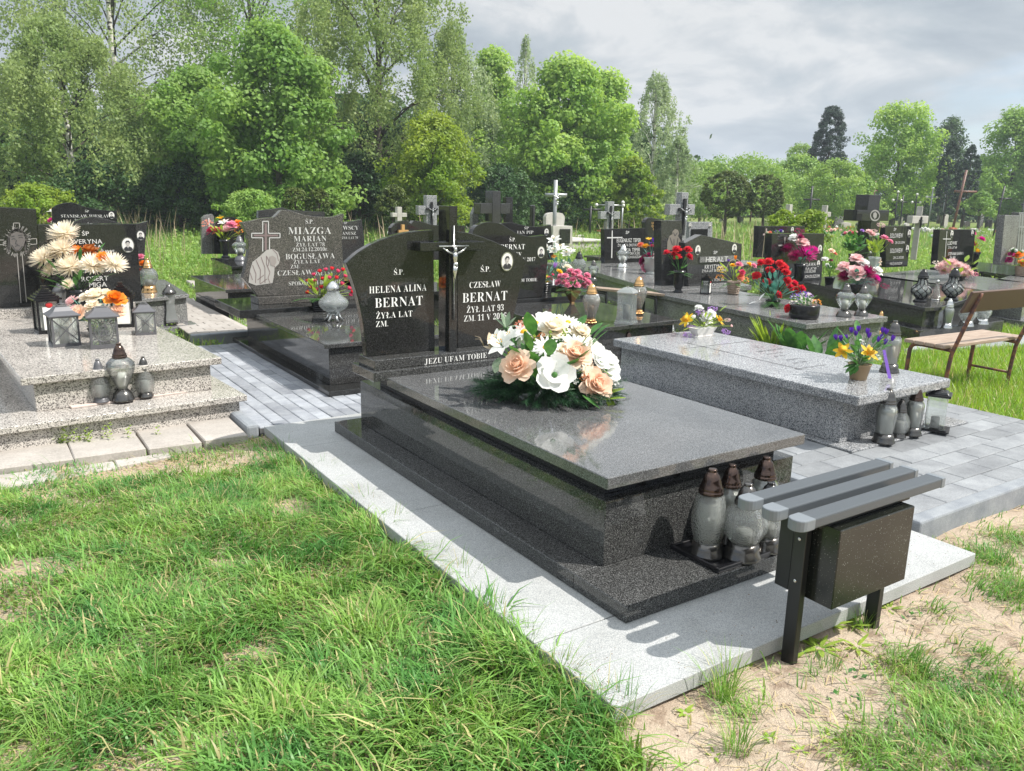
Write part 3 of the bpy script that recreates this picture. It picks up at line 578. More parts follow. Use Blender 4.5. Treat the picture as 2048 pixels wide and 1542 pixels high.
fc = [(538, 514), (545, 511), (552, 516), (553, 525), (548, 533), (541, 530)]
em.add([pl_(*p)-Vector((0, .001, 0)) for p in fc], [list(range(len(fc)))], 3)
wsub(em, 'carving', [M['letter'], mat('carving_shade', (.2, .15, .145), .8), mat('carved_relief', (.4, .385, .36), .7), mat('carved_face', (.3, .27, .25), .7)], c_st)
# ------------------------------------------------------------------ grave candles (unit height, scaled per instance)
def lamp(label, u, vb, z, vt, kind, cap=None, group=None, cat='grave candle', loc=None, hh=None, wid=1.0, rz=None):
    X = G(u, vb, z) if loc is None else Vector(loc)
    h = hh or max(.03, UP(X, vt)-z)
    key = (kind, cap)
    if key not in LP: LP[key] = make_lamp(kind, cap)
    nm, parts = LP[key]
    t = thing(nm, label, cat, (X.x, X.y, z), random.uniform(-.6, .6) if rz is None else rz, group); t.scale = (h*wid, h*wid, h)
    for pn, me, subs in parts:
        o = link(pn, me, t)
        for sn, sm_ in subs: link(sn, sm_, o)
    return t
LP = {}
def make_lamp(kind, cap):
    cm = M[cap] if cap else M['gunmetal']; P = []
    bmt = M['gunmetal'] if cap in (None, 'copper', 'blackplastic', 'gunmetal') else cm
    def mk(mb, nm, m, bevel=0): return mb.mesh(nm, m, bevel)
    def capm(r, z0, z1, knob=True, fl=0.0):
        d = z1-z0; pr = [(r*1.0, z0), (r*1.08, z0+.02*d), (r*1.08, z0+.14*d), (r*.98, z0+.16*d), (r*1.02, z0+.2*d), (r*1.0, z0+.27*d), (r*.88, z0+.34*d), (r*.78, z0+.55*d), (r*.6, z0+.75*d), (r*.38, z0+.86*d)]
        pr += [(r*.36, z0+.87*d), (r*.38, z0+.9*d), (r*.38, z0+.985*d), (r*.3, z1)] if knob else [(r*.12, z0+.97*d), (.001, z1)]
        return mk(MB().lathe(pr, 20, flute=fl, fn=8), 'cap', cm)
    def base(r, z1, fl=.0, rt=.8): return mk(MB().lathe([(r, 0), (r*1.02, .012), (r*.98, .03), (r*.86, z1*.55), (r*rt, z1)], 20, flute=fl, fn=10), 'base', bmt)
    def wick(r, z0, z1): return mk(MB().lathe([(r, z0), (r, z1), (r*.85, z1+.005)], 12), 'candle', M['wax'])
    if kind == 'ribbed':
        pr = [(.13, .17)]+[(.135+.04*math.sin(PI*k/26)+(.005 if k % 2 else -.004), .16+.535*k/26) for k in range(27)]+[(.115, .705), (.112, .72)]
        P = [('glass', mk(MB().lathe(pr, 22), 'glass', M['cutglass']), []), ('cap', capm(.118, .715, 1), []), ('base', base(.175, .165, .03), []), ('candle', wick(.118, .17, .62), [])]
    elif kind == 'tall':
        pr = [(.12, .15), (.13, .19), (.145, .35), (.16, .5), (.16, .6), (.14, .67), (.113, .71), (.112, .72)]
        P = [('glass', mk(MB().lathe(pr, 24, flute=.03, fn=12), 'glass', M['glass']), []), ('cap', capm(.118, .715, 1), []), ('base', base(.175, .165, .03), []), ('candle', wick(.115, .16, .62), [])]
    elif kind == 'belly':
        pr = [(.15, .2), (.2, .25), (.275, .4), (.285, .5), (.245, .62), (.17, .7), (.14, .725)]
        P = [('glass', mk(MB().lathe(pr, 28, flute=.025, fn=14), 'glass', M['cutglass']), []), ('cap', capm(.145, .72, 1), []), ('base', base(.24, .21, .03), []), ('candle', wick(.1, .21, .38), [])]
    elif kind == 'round':
        pr = [(.16, .1), (.22, .16), (.25, .28), (.245, .42), (.2, .55), (.15, .63), (.13, .665)]
        P = [('glass', mk(MB().lathe(pr, 22, flute=.02, fn=8), 'glass', M['cutglass']), []), ('cap', capm(.135, .66, 1), []), ('base', base(.2, .12), []), ('candle', wick(.12, .12, .4), [])]
    elif kind == 'heart':
        pr = [(.09, .2), (.12, .28), (.2, .42), (.26, .56), (.25, .66), (.17, .73), (.13, .75)]
        P = [('glass', mk(MB().lathe(pr, 22), 'glass', M['glass']), []), ('cap', capm(.125, .745, 1), []), ('base', base(.2, .21, .02, .45), []), ('candle', wick(.08, .21, .5), [])]
    elif kind == 'goldvase':
        pr = [(.09, .14), (.11, .2), (.15, .34), (.2, .5), (.21, .58), (.19, .68), (.13, .74)]
        mb = MB().lathe([(.13, 0), (.13, .02), (.085, .14)], 14); 
        for k in range(10):
            a = 2*PI*k/10; mb.ball((.12*math.cos(a), .12*math.sin(a), .04), .045, 6, 5, 0, (1, 1, .8)); mb.ball((.1*math.cos(a+.3), .1*math.sin(a+.3), .09), .035, 6, 5)
        P = [('glass', mk(MB().lathe(pr, 30, flute=.035, fn=15), 'glass', M['amber']), []), ('cap', capm(.13, .73, 1, False), []), ('base', mk(mb, 'base', cm), []), ('candle', wick(.06, .16, .45), [])]
    elif kind == 'globe':
        pr = [(.1, .2)]+[(.1+.225*math.sin(PI*(k+1)/14), .2+.5*(k+1)/14) for k in range(12)]+[(.14, .7), (.13, .76)]
        mb = MB().lathe([(.1, .2), (.12, .17)], 14)
        for k in range(6):
            a = PI/3*k; mb.tube([(.1*math.cos(a), .1*math.sin(a), .2), (.13*math.cos(a), .13*math.sin(a), .1), (.2*math.cos(a), .2*math.sin(a), .012)], [.03, .025, .035], 6)
        P = [('glass', mk(MB().lathe(pr, 26), 'glass', M['crackle']), []), ('cap', mk(MB().lathe([(.13, .75), (.15, .78), (.13, .86), (.09, .94), (.03, .99), (.001, 1)], 16, flute=.08, fn=6), 'cap', cm), []), ('base', mk(mb, 'base', cm), []), ('candle', wick(.07, .21, .36), [])]
    elif kind == 'lattice':
        pr = [(.12, .12)]+[(.12+.14*math.sin(PI*(k+.5)/12), .12+.42*(k+1)/12) for k in range(12)]+[(.12, .58), (.11, .72)]
        mb = MB()
        for s in (-1, 1):
            for k in range(8):
                pp = [((pr[j][0]+.006)*math.cos(2*PI*k/8+s*j*.12), (pr[j][0]+.006)*math.sin(2*PI*k/8+s*j*.12), pr[j][1]) for j in range(len(pr))]; mb.tube(pp, .012, 4)
        mb.lathe([(.17, 0), (.18, .02), (.14, .06), (.12, .13)], 16)
        P = [('glass', mk(MB().lathe(pr, 20), 'glass', M['crackle']), []), ('cap', capm(.13, .72, 1), []), ('base', mk(mb, 'base', cm), []), ('candle', wick(.07, .13, .35), [])]
    elif kind == 'cone':
        pr = [(.17, .05), (.18, .1), (.15, .35), (.1, .6), (.06, .8), (.05, .85)]
        P = [('glass', mk(MB().lathe(pr, 18, flute=.04, fn=9), 'glass', M['amber']), []), ('cap', mk(MB().lathe([(.055, .84), (.07, .86), (.05, .95), (.001, 1)], 12), 'cap', cm), []), ('base', mk(MB().lathe([(.19, 0), (.19, .04), (.17, .055)], 16), 'base', cm), [])]
    elif kind == 'filigree':
        pr = [(.15, .04), (.16, .1), (.12, .35), (.11, .5), (.14, .68), (.15, .76)]
        P = [('glass', mk(MB().lathe(pr, 8, sq=1), 'glass', M['violetglass']), []), ('cap', mk(MB().lathe([(.17, .75), (.175, .79), (.15, .84), (.08, .93), (.055, .94), (.055, .99), (.03, 1)], 8), 'cap', cm), []), ('base', mk(MB().lathe([(.17, 0), (.17, .035), (.15, .045)], 8, sq=1), 'base', cm), [])]
    elif kind == 'crystal':
        pr = [(.24, .1), (.24, .16), (.225, .2), (.225, .78), (.24, .82)]
        P = [('glass', mk(MB().lathe(pr, 8, sq=1), 'glass', M['cutglass']), []), ('cap', mk(MB().lathe([(.25, .81), (.25, .84), (.2, .9), (.1, .96), (.03, .97), (.03, 1)], 8, sq=1), 'cap', M['milk']), []), ('base', mk(MB().lathe([(.28, 0), (.28, .03), (.26, .04), (.26, .07), (.24, .08), (.24, .1)], 8, sq=1), 'base', M['cutglass']), []), ('candle', wick(.09, .12, .5), [])]
    elif kind == 'squareglass':
        P = [('glass', mk(MB().box(-.2, .2, -.2, .2, .05, .8), 'glass', M['glass'], .02), []), ('cap', mk(MB().box(-.25, .25, -.25, .25, .8, .86).lathe([(.24, .861), (.2, .91), (.07, .95), (.05, .96), (.05, 1)], 8, sq=1), 'cap', cm, .008), []), ('base', mk(MB().box(-.24, .24, -.24, .24, 0, .05).slab([(-.3, -.3), (.3, -.3), (.24, .1), (-.24, .1)], 0, .03), 'base', cm), []), ('candle', wick(.09, .052, .3), [])]
    elif kind in ('house', 'tallhouse', 'rosehouse'):
        w = {'house': .27, 'tallhouse': .2, 'rosehouse': .24}[kind]; t = .022; z0, z1 = (.07, .68) if kind != 'rosehouse' else (.1, .7)
        fr = MB().box(-w-.03, w+.03, -w-.03, w+.03, 0, z0)
        for sx in (-1, 1):
            for sy in (-1, 1): fr.box(sx*w-t, sx*w+t, sy*w-t, sy*w+t, z0+.0005, z1)
        fr.box(-w-t, w+t, -w-t, w+t, z1+.0005, z1+.03)
        if kind == 'house':
            for q in range(4):
                Mr = Matrix.Rotation(q*PI/2, 4, 'Z')
                for s in (-1, 1):
                    a = Mr @ Vector((-w*s, -w-.012-.004*s, z0+.03)); b = Mr @ Vector((w*s, -w-.012-.004*s, z1-.02)); fr.tube([a, b], .015, 4, smooth=False)
        if kind == 'rosehouse':
            for q in range(2):
                Mr = Matrix.Rotation(q*PI, 4, 'Z')
                for k in range(26):
                    a = 2*PI*k/26; ra = .175; ca, sa = math.cos(a), math.sin(a); ro = min((w-t)/max(abs(ca), 1e-3), .28/max(abs(sa), 1e-3)); cz = (z0+z1)/2
                    fr.tube([Mr @ Vector((ra*ca, -w-.008, cz+ra*1.35*sa)), Mr @ Vector((ro*ca, -w-.008, cz+ro*sa))], .010, 4, smooth=False)
                ring = [Mr @ Vector((.175*math.cos(2*PI*k/24), -w-.01, (z0+z1)/2+.236*math.sin(2*PI*k/24))) for k in range(25)]; fr.tube(ring, .009, 4, cap=False)
                for cx_, cz_, rr in [(0, -.04, .07), (.05, .0, .04), (-.05, .0, .04), (0, .08, .045), (.02, .13, .03), (-.06, -.11, .03), (.07, -.1, .03), (0, -.15, .022), (.05, .09, .02)]:
                    for ph in (0, 1.3): fr.tube([Mr @ Vector((cx_+rr*(1-.45*j/9)*math.cos(ph+j*.8), -w-.01, (z0+z1)/2+cz_+rr*(1-.45*j/9)*math.sin(ph+j*.8))) for j in range(9)], .007, 4)
        rz0 = z1+.03; W_ = w+.07
        rf = MB()
        if kind == 'tallhouse':
            for k in range(5):
                a = W_*(1-k*.17); rf.box(-a, a, -a, a, rz0+.002+k*.045, rz0+.040+k*.045)
            rf.box(-.05, .05, -.05, .05, rz0+.23, min(1, rz0+.3))
        else:
            s4 = [(-1, -1), (1, -1), (1, 1), (-1, 1)]; lv = [(W_, rz0+.001), (W_, rz0+.025), (W_*.62, rz0+.12), (W_*.42, rz0+.21), (W_*.3, rz0+.215), (W_*.3, rz0+.23)]
            vs = [(x*r, y*r, z) for r, z in lv for x, y in s4]; fs = [(k*4+i, k*4+(i+1) % 4, k*4+4+(i+1) % 4, k*4+4+i) for k in range(len(lv)-1) for i in range(4)]+[(3, 2, 1, 0), tuple(range(len(vs)-4, len(vs)))]
            rf.add(vs, fs)
            if kind == 'house':
                rf.tube([(.14*math.cos(PI*k/10), 0, rz0+.14+.14*math.sin(PI*k/10)) for k in range(11)], .012, 5)
        gl_ = MB().box(-w+t, w-t, -w+.002, w-.002, z0+.001, z1-.001)
        P = [('frame', mk(fr, 'frame', cm), []), ('roof', mk(rf, 'roof', cm), []), ('glass', mk(gl_, 'glass', M['glass']), []), ('candle', wick(.11, z0+.002, .42), [])]
        if kind == 'tallhouse':
            cr_ = MB().box(-w*.55, w*.75, -w-.012, -w-.003, z0+.01, z1-.12).box(.02, .03, -w-.018, -w-.0125, .3, .5, 1).box(-.02, .07, -w-.0185, -w-.013, .425, .44, 1).ball((.02, -w-.01, z1-.08), .06, 10, 6, 2, (1.2, .3, 1))
            P.append(('panel', mk(cr_, 'panel', [M['wax'], M['tone2'], M['redcap']]), []))
    nm = {'house': 'candle_lantern', 'tallhouse': 'candle_lantern', 'rosehouse': 'candle_lantern', 'squareglass': 'candle_lantern'}.get(kind, 'grave_candle')
    return nm, P
ZT = .1334
GRM = 'grave candles on the tray of the main tomb'
lamp('tall spirally ribbed glass grave candle with a copper lid, leftmost on the black tray', 1412, 1108, ZT, 937, 'ribbed', 'copper', GRM, wid=1.08)
lamp('tall smooth grave candle with a copper lid behind the ribbed one on the tray', 1452, 1082, ZT, 928, 'tall', 'copper', GRM)
lamp('fat-bellied cut glass grave candle at the front of the tray, lid touching the slats', 1484, 1113, ZT, 966, 'belly', 'gunmetal', GRM)
lamp('tall grave candle with a shiny copper lid, farthest back on the black tray', 1520, 1062, ZT, 913, 'tall', 'copper', GRM, wid=1.1)
lamp('squat round glass grave candle with a dark blue-black lid half behind the bench slats', 1530, 1096, ZT, 964, 'belly', 'blackplastic', GRM)
# plank on the step of the left grave
q0, q1, q2, q3 = G(141, 806, .19), G(142, 818, .19), G(376, 784, .19), G(362, 778, .19)
plk = MB().slab([(-.92, 3.86), (-.13, 3.93), (-.14, 4.0), (-.93, 3.93)], .1905, .205)
a, b = G(143, 818, .19), G(376, 785, .19); d = (b-a).normalized(); n = Vector((-d.y, d.x, 0))*.075
plk = MB().slab([(a.x, a.y), (b.x, b.y), (b.x+n.x, b.y+n.y), (a.x+n.x, a.y+n.y)], .1905, .203)
tag(plk.build('tile_strip', mat('pale_pink_tile', (.62, .52, .47), .45), bevel=.002), 'thin pale pink tile strip under three grave candles on the left grave step', 'tile')
GB = 'grave candles on the step of the left grave'
lamp('small ribbed candle with a matt silver lid, left of three on the tile strip', 203, 803, .2035, 718, 'round', 'greyplastic', GB, wid=.88)
lamp('tallest of three candles on the tile strip, wide-shouldered with rosy lid', 247, 800, .2035, 686, 'heart', 'copper', GB, wid=.9)
lamp('small frosted grave candle with a dark lid, right of the three on the tile strip', 292, 793, .2035, 713, 'round', 'gunmetal', GB, wid=.88)
z = .4205
lamp('tall black stepped-roof lantern with a white cross panel on the left grave', 97, 664, z, 571, 'tallhouse', 'blackplastic', cat='lantern', rz=.15)
lamp('small grey lantern with crossed panes and a ring, left on the light granite slab', 130, 689, z, 606, 'house', 'greyplastic', cat='lantern', rz=.1)
lamp('grey lantern with an engraved rose in a sunburst oval at the slab middle', 210, 693, z, 609, 'rosehouse', 'greyplastic', cat='lantern', rz=-.08, wid=1.15)
lamp('small grey lantern with crossed panes, right of the peach flower dish', 292, 667, z, 604, 'house', 'greyplastic', cat='lantern', rz=-.12)
lamp('black stepped-roof lantern hidden behind the peach flower dish', 248, 652, z, 564, 'tallhouse', 'blackplastic', cat='lantern', rz=-.2)
lamp('purple filigree glass candle behind the tall black lantern by the headstone', 124, 640, z, 566, 'filigree', 'greyplastic')
lamp('tall violet filigree glass candle with a dark dome standing on the tan paving', 343, 647, .116, 569, 'filigree', 'gunmetal')
lamp('squat black grave candle just behind the violet filigree one', 353, 638, .116, 596, 'round', 'blackplastic')
lamp('white frosted urn-shaped candle with a gold foot behind the left headstone', 299, 585, .42, 517, 'belly', 'gold', wid=.95)
# second tomb
lamp('iridescent pear-shaped glass candle with a dark lid before the carved headstone', 563, 610, .4205, 538, 'heart', 'gunmetal', wid=1.1)
lamp('clear glass candle with a broad charcoal dome lid beside the red roses', 618, 592, .4625, 534, 'belly', 'gunmetal')
lamp('silver crackle-glass globe candle on splayed feet at the slab edge', 668, 642, .4205, 562, 'globe', 'silver', wid=1.15)
lamp('slim dark-lidded candle standing behind the red rose basket', 672, 592, .4625, 530, 'tall', 'blackplastic')
lamp('clear pear-shaped candle with a white lid on the dark tomb by the black vase', 481, 521, .42, 471, 'heart', 'greyplastic', wid=1.15)
lamp('round silver-glass candle with a dark lid by the grey headstone behind the carved one', 703, 512, .42, 476, 'belly', 'gunmetal'); lamp('blue-tinged lantern with a dark lid next to the round silver-glass candle', 717, 506, .42, 474, 'tall', 'blackplastic')
# tomb behind the main one
lamp('gold fluted vase-shaped candle at the slab corner behind the main bouquet', 1181, 648, .4205, 566, 'goldvase', 'gold', 'gold fluted candles')
lamp('second gold fluted candle standing behind the square crystal lantern', 1275, 629, .4205, 552, 'goldvase', 'gold', 'gold fluted candles')
lamp('square cut crystal lantern with a domed lid between two gold fluted candles', 1252, 646, .4205, 572, 'crystal', 'silver', cat='lantern', rz=.5, wid=1.05)
lamp('dark-lidded ribbed glass lantern behind the white lilies', 1157, 553, .43, 503, 'belly', 'blackplastic'); lamp('little clear candle with a pointed pewter lid on the far pale slab', 1186, 562, .43, 520, 'heart', 'gunmetal')
GF = 'row of grave candles on the paving behind the grey-white grave'
for k, (u, vb, vt, kd, cp, w_) in enumerate([(1205, 716, 661, 'tall', 'blackplastic', 'green-tinted candle with a black lid, first from the main bouquet'), (1223, 719, 667, 'round', 'copper', 'cut glass candle with a bronze lid, second from the main bouquet'),
        (1253, 724, 661, 'heart', 'copper', 'clear cup-shaped candle partly hidden by the grey-white tomb corner'), (1274, 712, 659, 'round', 'copper', 'bronze-lidded candle, its cap just above the grey-white tomb edge'),
        (1293, 708, 663, 'tall', 'silver', 'thin silver-topped candle peeking over the grey-white tomb edge'), (1312, 704, 657, 'round', 'copper', 'pale bronze-lidded candle peeking out beside the silver-domed one'), (1339, 700, 646, 'belly', 'silver', 'grave candle with a wide silver dome lid near the white flower boat')]):
    lamp(w_, u, vb, .06, vt, kd, cp, GF)
# grey-white grave
zf = .1075
lamp('large frosted candle with a broad pewter foot, nearest on the grey-white plinth', 1766, 884, zf, 776, 'tall', 'gunmetal', wid=1.1)
lamp('slender glass candle half hidden between two frosted candles on the plinth', 1795, 873, zf, 798, 'round', 'gunmetal')
lamp('frosted cylinder candle with a black foot beside the square lantern', 1823, 869, zf, 773, 'tall', 'copper', wid=1.05)
lamp('square clear glass lantern with a black lid and small angel at its foot', 1868, 858, zf, 774, 'squareglass', 'blackplastic', cat='lantern', rz=.45, wid=1.05)
lamp('tall glass candle with silver ornament behind the crocus pot', 1778, 744, .4405, 641, 'tall', 'gunmetal')
# others on the right
lamp('clear teardrop candle with white wax on the slab of the twin-name headstone', 1245, 534, .43, 489, 'heart', 'silver', wid=1.2)
lamp('black lantern with slanted glass standing before the gabled headstone', 1411, 588, .4305, 548, 'tallhouse', 'blackplastic', cat='lantern', rz=.5)
GH = 'pair of heart-shaped glass candles'
lamp('heart-shaped clear glass candle nearer the bowl of small flowers', 1687, 633, .4305, 567, 'heart', 'gunmetal', GH, wid=1.1); lamp('heart-shaped clear glass candle nearer the slab corner, yellowish wax', 1722, 631, .4305, 571, 'heart', 'gunmetal', GH, wid=1.1)
lamp('ornate clear candle with pewter lid in front of the speckled slab', 1733, 676, .1, 626, 'tall', 'gunmetal'); lamp('plain glass candle with a brass lid in front of the speckled slab corner', 1758, 668, .1, 622, 'tall', 'gold')
GL = 'pair of dark lattice candles'
lamp('left dark lattice globe candle on the black slab', 1840, 603, .4405, 538, 'lattice', 'blackplastic', GL, wid=1.15); lamp('right dark lattice globe candle on the black slab above the bench back', 1902, 600, .4405, 535, 'lattice', 'blackplastic', GL, wid=1.15)
lamp('golden cone-shaped candle with red flowers between the two lattice globes', 1871, 600, .4405, 559, 'cone', 'silver', wid=1.1)
GT = 'candles on the lower step behind the brown bench'
lamp('clear cylinder candle with a red insert on a silver foot, left on the step', 1893, 656, .205, 597, 'tall', 'silver', GT); lamp('low glass bowl candle on a silver foot, middle of the step', 1932, 652, .205, 600, 'belly', 'silver', GT, wid=1.1); lamp('wide glass candle on a silver foot, right on the step', 1963, 648, .205, 596, 'belly', 'silver', GT)
# ------------------------------------------------------------------ flowers
def petals(mb, n, L, w, lift, curl, r0=.05, z0=0, mi=0, ph=0, tip=.5, jit=.1, segs=4):
    for k in range(n):
        a = ph+2*PI*k/n+random.uniform(-jit, jit); ca, sa = math.cos(a), math.sin(a); vs = []; li = lift+random.uniform(-jit, jit)*.5; LL = L*random.uniform(.9, 1.08)
        r = r0; z = z0; an = li
        for s in range(segs+1):
            t = s/segs; ww = w*(math.sin(PI*min(1, t*.75+.12))**.8)*(1-(t**3)*(1-tip))
            for e, dz in ((-1, .25*ww), (0, 0), (1, .25*ww)):
                vs.append((ca*r-sa*e*ww, sa*r+ca*e*ww, z+dz+random.uniform(-.01, .01)))
            an_ = an+curl*t; r += LL/segs*math.cos(an_); z += LL/segs*math.sin(an_)
        fs = [(s*3+i, s*3+i+1, s*3+i+4, s*3+i+3) for s in range(segs) for i in range(2)]
        mb.add(vs, fs, mi, True)
    return mb
FL = {}
def flower(kind, col):
    k = (kind, col)
    if k in FL: return FL[k]
    st = random.getstate(); random.seed(hash(kind) % 1000 if False else sum(map(ord, kind+col))); mb = MB(); mats = [M['p_'+col], M['p_yellow'], M['leaf']]
    if kind == 'rose':
        for n, L, w, li, cu, r0, z0 in [(7, .95, .46, .25, -.3, .1, 0), (7, .85, .42, .65, -.35, .08, .08), (6, .7, .36, .95, -.3, .07, .14), (6, .55, .3, 1.2, -.1, .06, .2), (5, .42, .22, 1.4, .2, .04, .25)]: petals(mb, n+1, L, w*.9, li, cu, r0, z0, 0, random.random(), .95, .22)
        petals(mb, 8, .45, .16, 1.25, .5, .03, .25, 0, .3, .9, .3); mb.ball((0, 0, .3), .15, 8, 5, 0)
    elif kind == 'peony':
        for n, L, w, li, cu, r0, z0 in [(9, .95, .4, .1, -.2, .1, 0), (10, .85, .34, .5, .3, .08, .06), (11, .7, .28, .8, .5, .07, .12), (11, .55, .22, 1.05, .6, .06, .2), (9, .4, .17, 1.3, .6, .04, .28), (6, .3, .14, 1.5, .5, .02, .34)]: petals(mb, n, L, w, li, cu, r0, z0, 0, random.random(), .95, .3)
    elif kind == 'mum':
        for n, L, w, li, cu in [(26, .8, .06, -.6, .6), (34, 1.0, .06, -.15, .6), (34, .97, .06, .1, .65), (32, .9, .06, .4, .65), (28, .8, .055, .7, .6), (22, .7, .05, .95, .5), (16, .6, .05, 1.2, .4), (10, .5, .05, 1.4, .1)]: petals(mb, n, L, w, li, cu, .05, 0, 0, random.random(), .3, .12, 3)
        mb.ball((0, 0, .1), .22, 8, 5, 0)
    elif kind == 'daisy':
        for li, z0 in ((.12, 0), (.3, .03)): petals(mb, 14, .9, .13, li, -.15, .1, z0, 0, random.random(), .6, .08, 3)
        mb.ball((0, 0, .1), .24, 10, 6, 1, (1, 1, .6))
    elif kind == 'lily':
        petals(mb, 6, 1.1, .3, .75, -.75, .05, 0, 0, 0, .25, .1, 5)
        for q in range(5): mb.tube([(0, 0, .1), (.15*math.cos(q*1.26), .15*math.sin(q*1.26), .6)], .018, 4, 2); mb.ball((.16*math.cos(q*1.26), .16*math.sin(q*1.26), .62), .045, 5, 4, 1)
    elif kind == 'magnolia':
        petals(mb, 5, 1.05, .55, .35, .15, .05, 0, 0, 0, .9, .1, 5); petals(mb, 4, .85, .45, .65, .2, .05, .04, 0, .6, .9, .1, 5)
        mb.ball((0, 0, .16), .15, 8, 6, 2)
    elif kind == 'crocus':
        petals(mb, 6, 1.5, .34, 1.15, .45, .1, -.5, 0, 0, .35, .06, 5); mb.tube([(0, 0, -.5), (0, 0, .3)], [.05, .08], 5, 1)
    elif kind == 'carnation':
        for n, L, w, li in [(12, .9, .26, .0), (12, .85, .24, .4), (11, .8, .22, .8), (9, .75, .2, 1.15), (7, .7, .18, 1.45)]: petals(mb, n, L, w, li, -.1, .03, 0, 0, random.random(), 1.0, .3, 3)
        mb.ball((0, 0, .25), .45, 8, 6, 0)
    elif kind == 'narcissus':
        petals(mb, 6, 1.0, .28, .1, .1, .1, 0, 0, 0, .4, .08, 3); mb.lathe([(.1, 0), (.28, .1), (.34, .35), (.45, .45)], 14, 1, flute=.08, fn=7)
    elif kind == 'bud':
        mb.ball((0, 0, .2), .5, 8, 6, 0, (1, 1, .9)); petals(mb, 7, .6, .28, .9, .2, .25, 0, 0, 0, .9, .2, 3)
    elif kind == 'spray':      # little blossoms packed together
        for q in range(34):
            a = random.uniform(0, 6.28); r = random.uniform(0, 1)**.5; c = (r*math.cos(a), r*math.sin(a), .35*(1-r*r)+random.uniform(-.1, .1))
            for t in range(4):
                b = t*PI/2+a; e = .11; mb.add([c, (c[0]+e*math.cos(b)-e*.5*math.sin(b), c[1]+e*math.sin(b)+e*.5*math.cos(b), c[2]+.03), (c[0]+e*1.3*math.cos(b), c[1]+e*1.3*math.sin(b), c[2]+.02), (c[0]+e*math.cos(b)+e*.5*math.sin(b), c[1]+e*math.sin(b)-e*.5*math.cos(b), c[2]+.03)], [(0, 1, 2, 3)], 0)
    elif kind == 'hyacinth':
        for q in range(60):
            a = random.uniform(0, 6.28); zz_ = random.uniform(-.9, .9); r = .42*(1-abs(zz_)**3)+.05; c = Vector((r*math.cos(a), r*math.sin(a), zz_))
            petals_ = [Vector((random.uniform(-1, 1), random.uniform(-1, 1), random.uniform(-1, 1))).normalized()*.16 for _ in range(4)]
            for d_ in petals_: n_ = d_.orthogonal().normalized()*.06; mb.add([c, c+d_*.6+n_, c+d_, c+d_*.6-n_], [(0, 1, 2, 3)], 0)
    random.setstate(st)
    FL[k] = mb.mesh(kind, mats); return FL[k]
def leaf_pts(mb, base, tip, w, mi=0, droop=0.0, fold=.15, n=5):
    base, tip = Vector(base), Vector(tip); d = tip-base; L = d.length; s = d.cross(Vector((0, 0, 1)))
    s = s.normalized() if s.length > 1e-5 else Vector((1, 0, 0)); up = s.cross(d).normalized(); vs = []
    for k in range(n+1):
        t = k/n; c = base+d*t-Vector((0, 0, droop*L*t*t)); ww = w*math.sin(PI*min(1, t*.92+.06))**.9
        vs += [c-s*ww+up*fold*ww, c, c+s*ww+up*fold*ww]
    fs = [(q*3+i, q*3+i+1, q*3+i+4, q*3+i+3) for q in range(n) for i in range(2)]
    mb.add(vs, fs, mi, True)
def fern(mb, base, tip, w, mi=0, droop=.3):
    base, tip = Vector(base), Vector(tip); d = tip-base; L = d.length; s = d.cross(Vector((0, 0, 1))).normalized(); pts = [base+d*t-Vector((0, 0, droop*L*t*t)) for t in [k/12 for k in range(13)]]
    mb.tube(pts, L*.008, 3, mi)
    for k in range(2, 13):
        ll = w*math.sin(PI*(k/13)*.85+.3)
        for e in (-1, 1): leaf_pts(mb, pts[k], pts[k]+s*e*ll+d.normalized()*ll*.5, ll*.17, mi, .1, .1, 2)
POTM = {}
def pot_mesh(kind, r, h):
    mb = MB(); m = M['blackplastic']
    if kind == 'pot': mb.lathe([(r*.7, 0), (r*.72, .01*h), (r, h), (r*1.04, h), (r*1.04, h*.93)], 18)
    elif kind == 'bowl': mb.lathe([(r*.85, 0), (r*.97, h*.08), (r, h*.3), (r, h*.9), (r*.97, h), (r*.9, h*.96)], 28)
    elif kind == 'vase': mb.lathe([(r*.8, 0), (r*.85, h*.04), (r*.5, h*.12), (r*.62, h*.2), (r*.85, h*.35), (r*.8, h*.6), (r*.9, h*.85), (r*1.05, h), (r*.95, h*.99)], 20)
    elif kind == 'basket':
        mb.lathe([(r*.7, 0), (r*.75, h*.1), (r*.95, h*.6), (r*1.02, h), (r*.97, h)], 20, flute=.03, fn=18)
        for k in range(6): zz_ = h*(k+.5)/6; rr = r*(.74+.27*(k+.5)/6); mb.tube([(rr*math.cos(2*PI*j/20), rr*math.sin(2*PI*j/20), zz_+(.01 if j % 2 else -.01)*h) for j in range(21)], h*.06, 4)
    elif kind == 'gold': mb.lathe([(r*.35, 0), (r*.3, h*.1), (r*.95, h*.75), (r*1.1, h)], 8, sq=1)
    elif kind == 'boat': mb.slab([(-r*1.5, -r*.5), (r*1.5, -r*.5), (r*1.5, r*.5), (-r*1.5, r*.5)], 0, .01); mb.add([(-r*1.1, -r*.45, .01), (r*1.1, -r*.45, .01), (r*1.1, r*.45, .01), (-r*1.1, r*.45, .01), (-r*1.6, -r*.7, h), (r*1.6, -r*.7, h), (r*1.6, r*.7, h), (-r*1.6, r*.7, h)], [(0, 1, 5, 4), (1, 2, 6, 5), (2, 3, 7, 6), (3, 0, 4, 7), (4, 5, 6, 7)])
    return mb
BQ = []
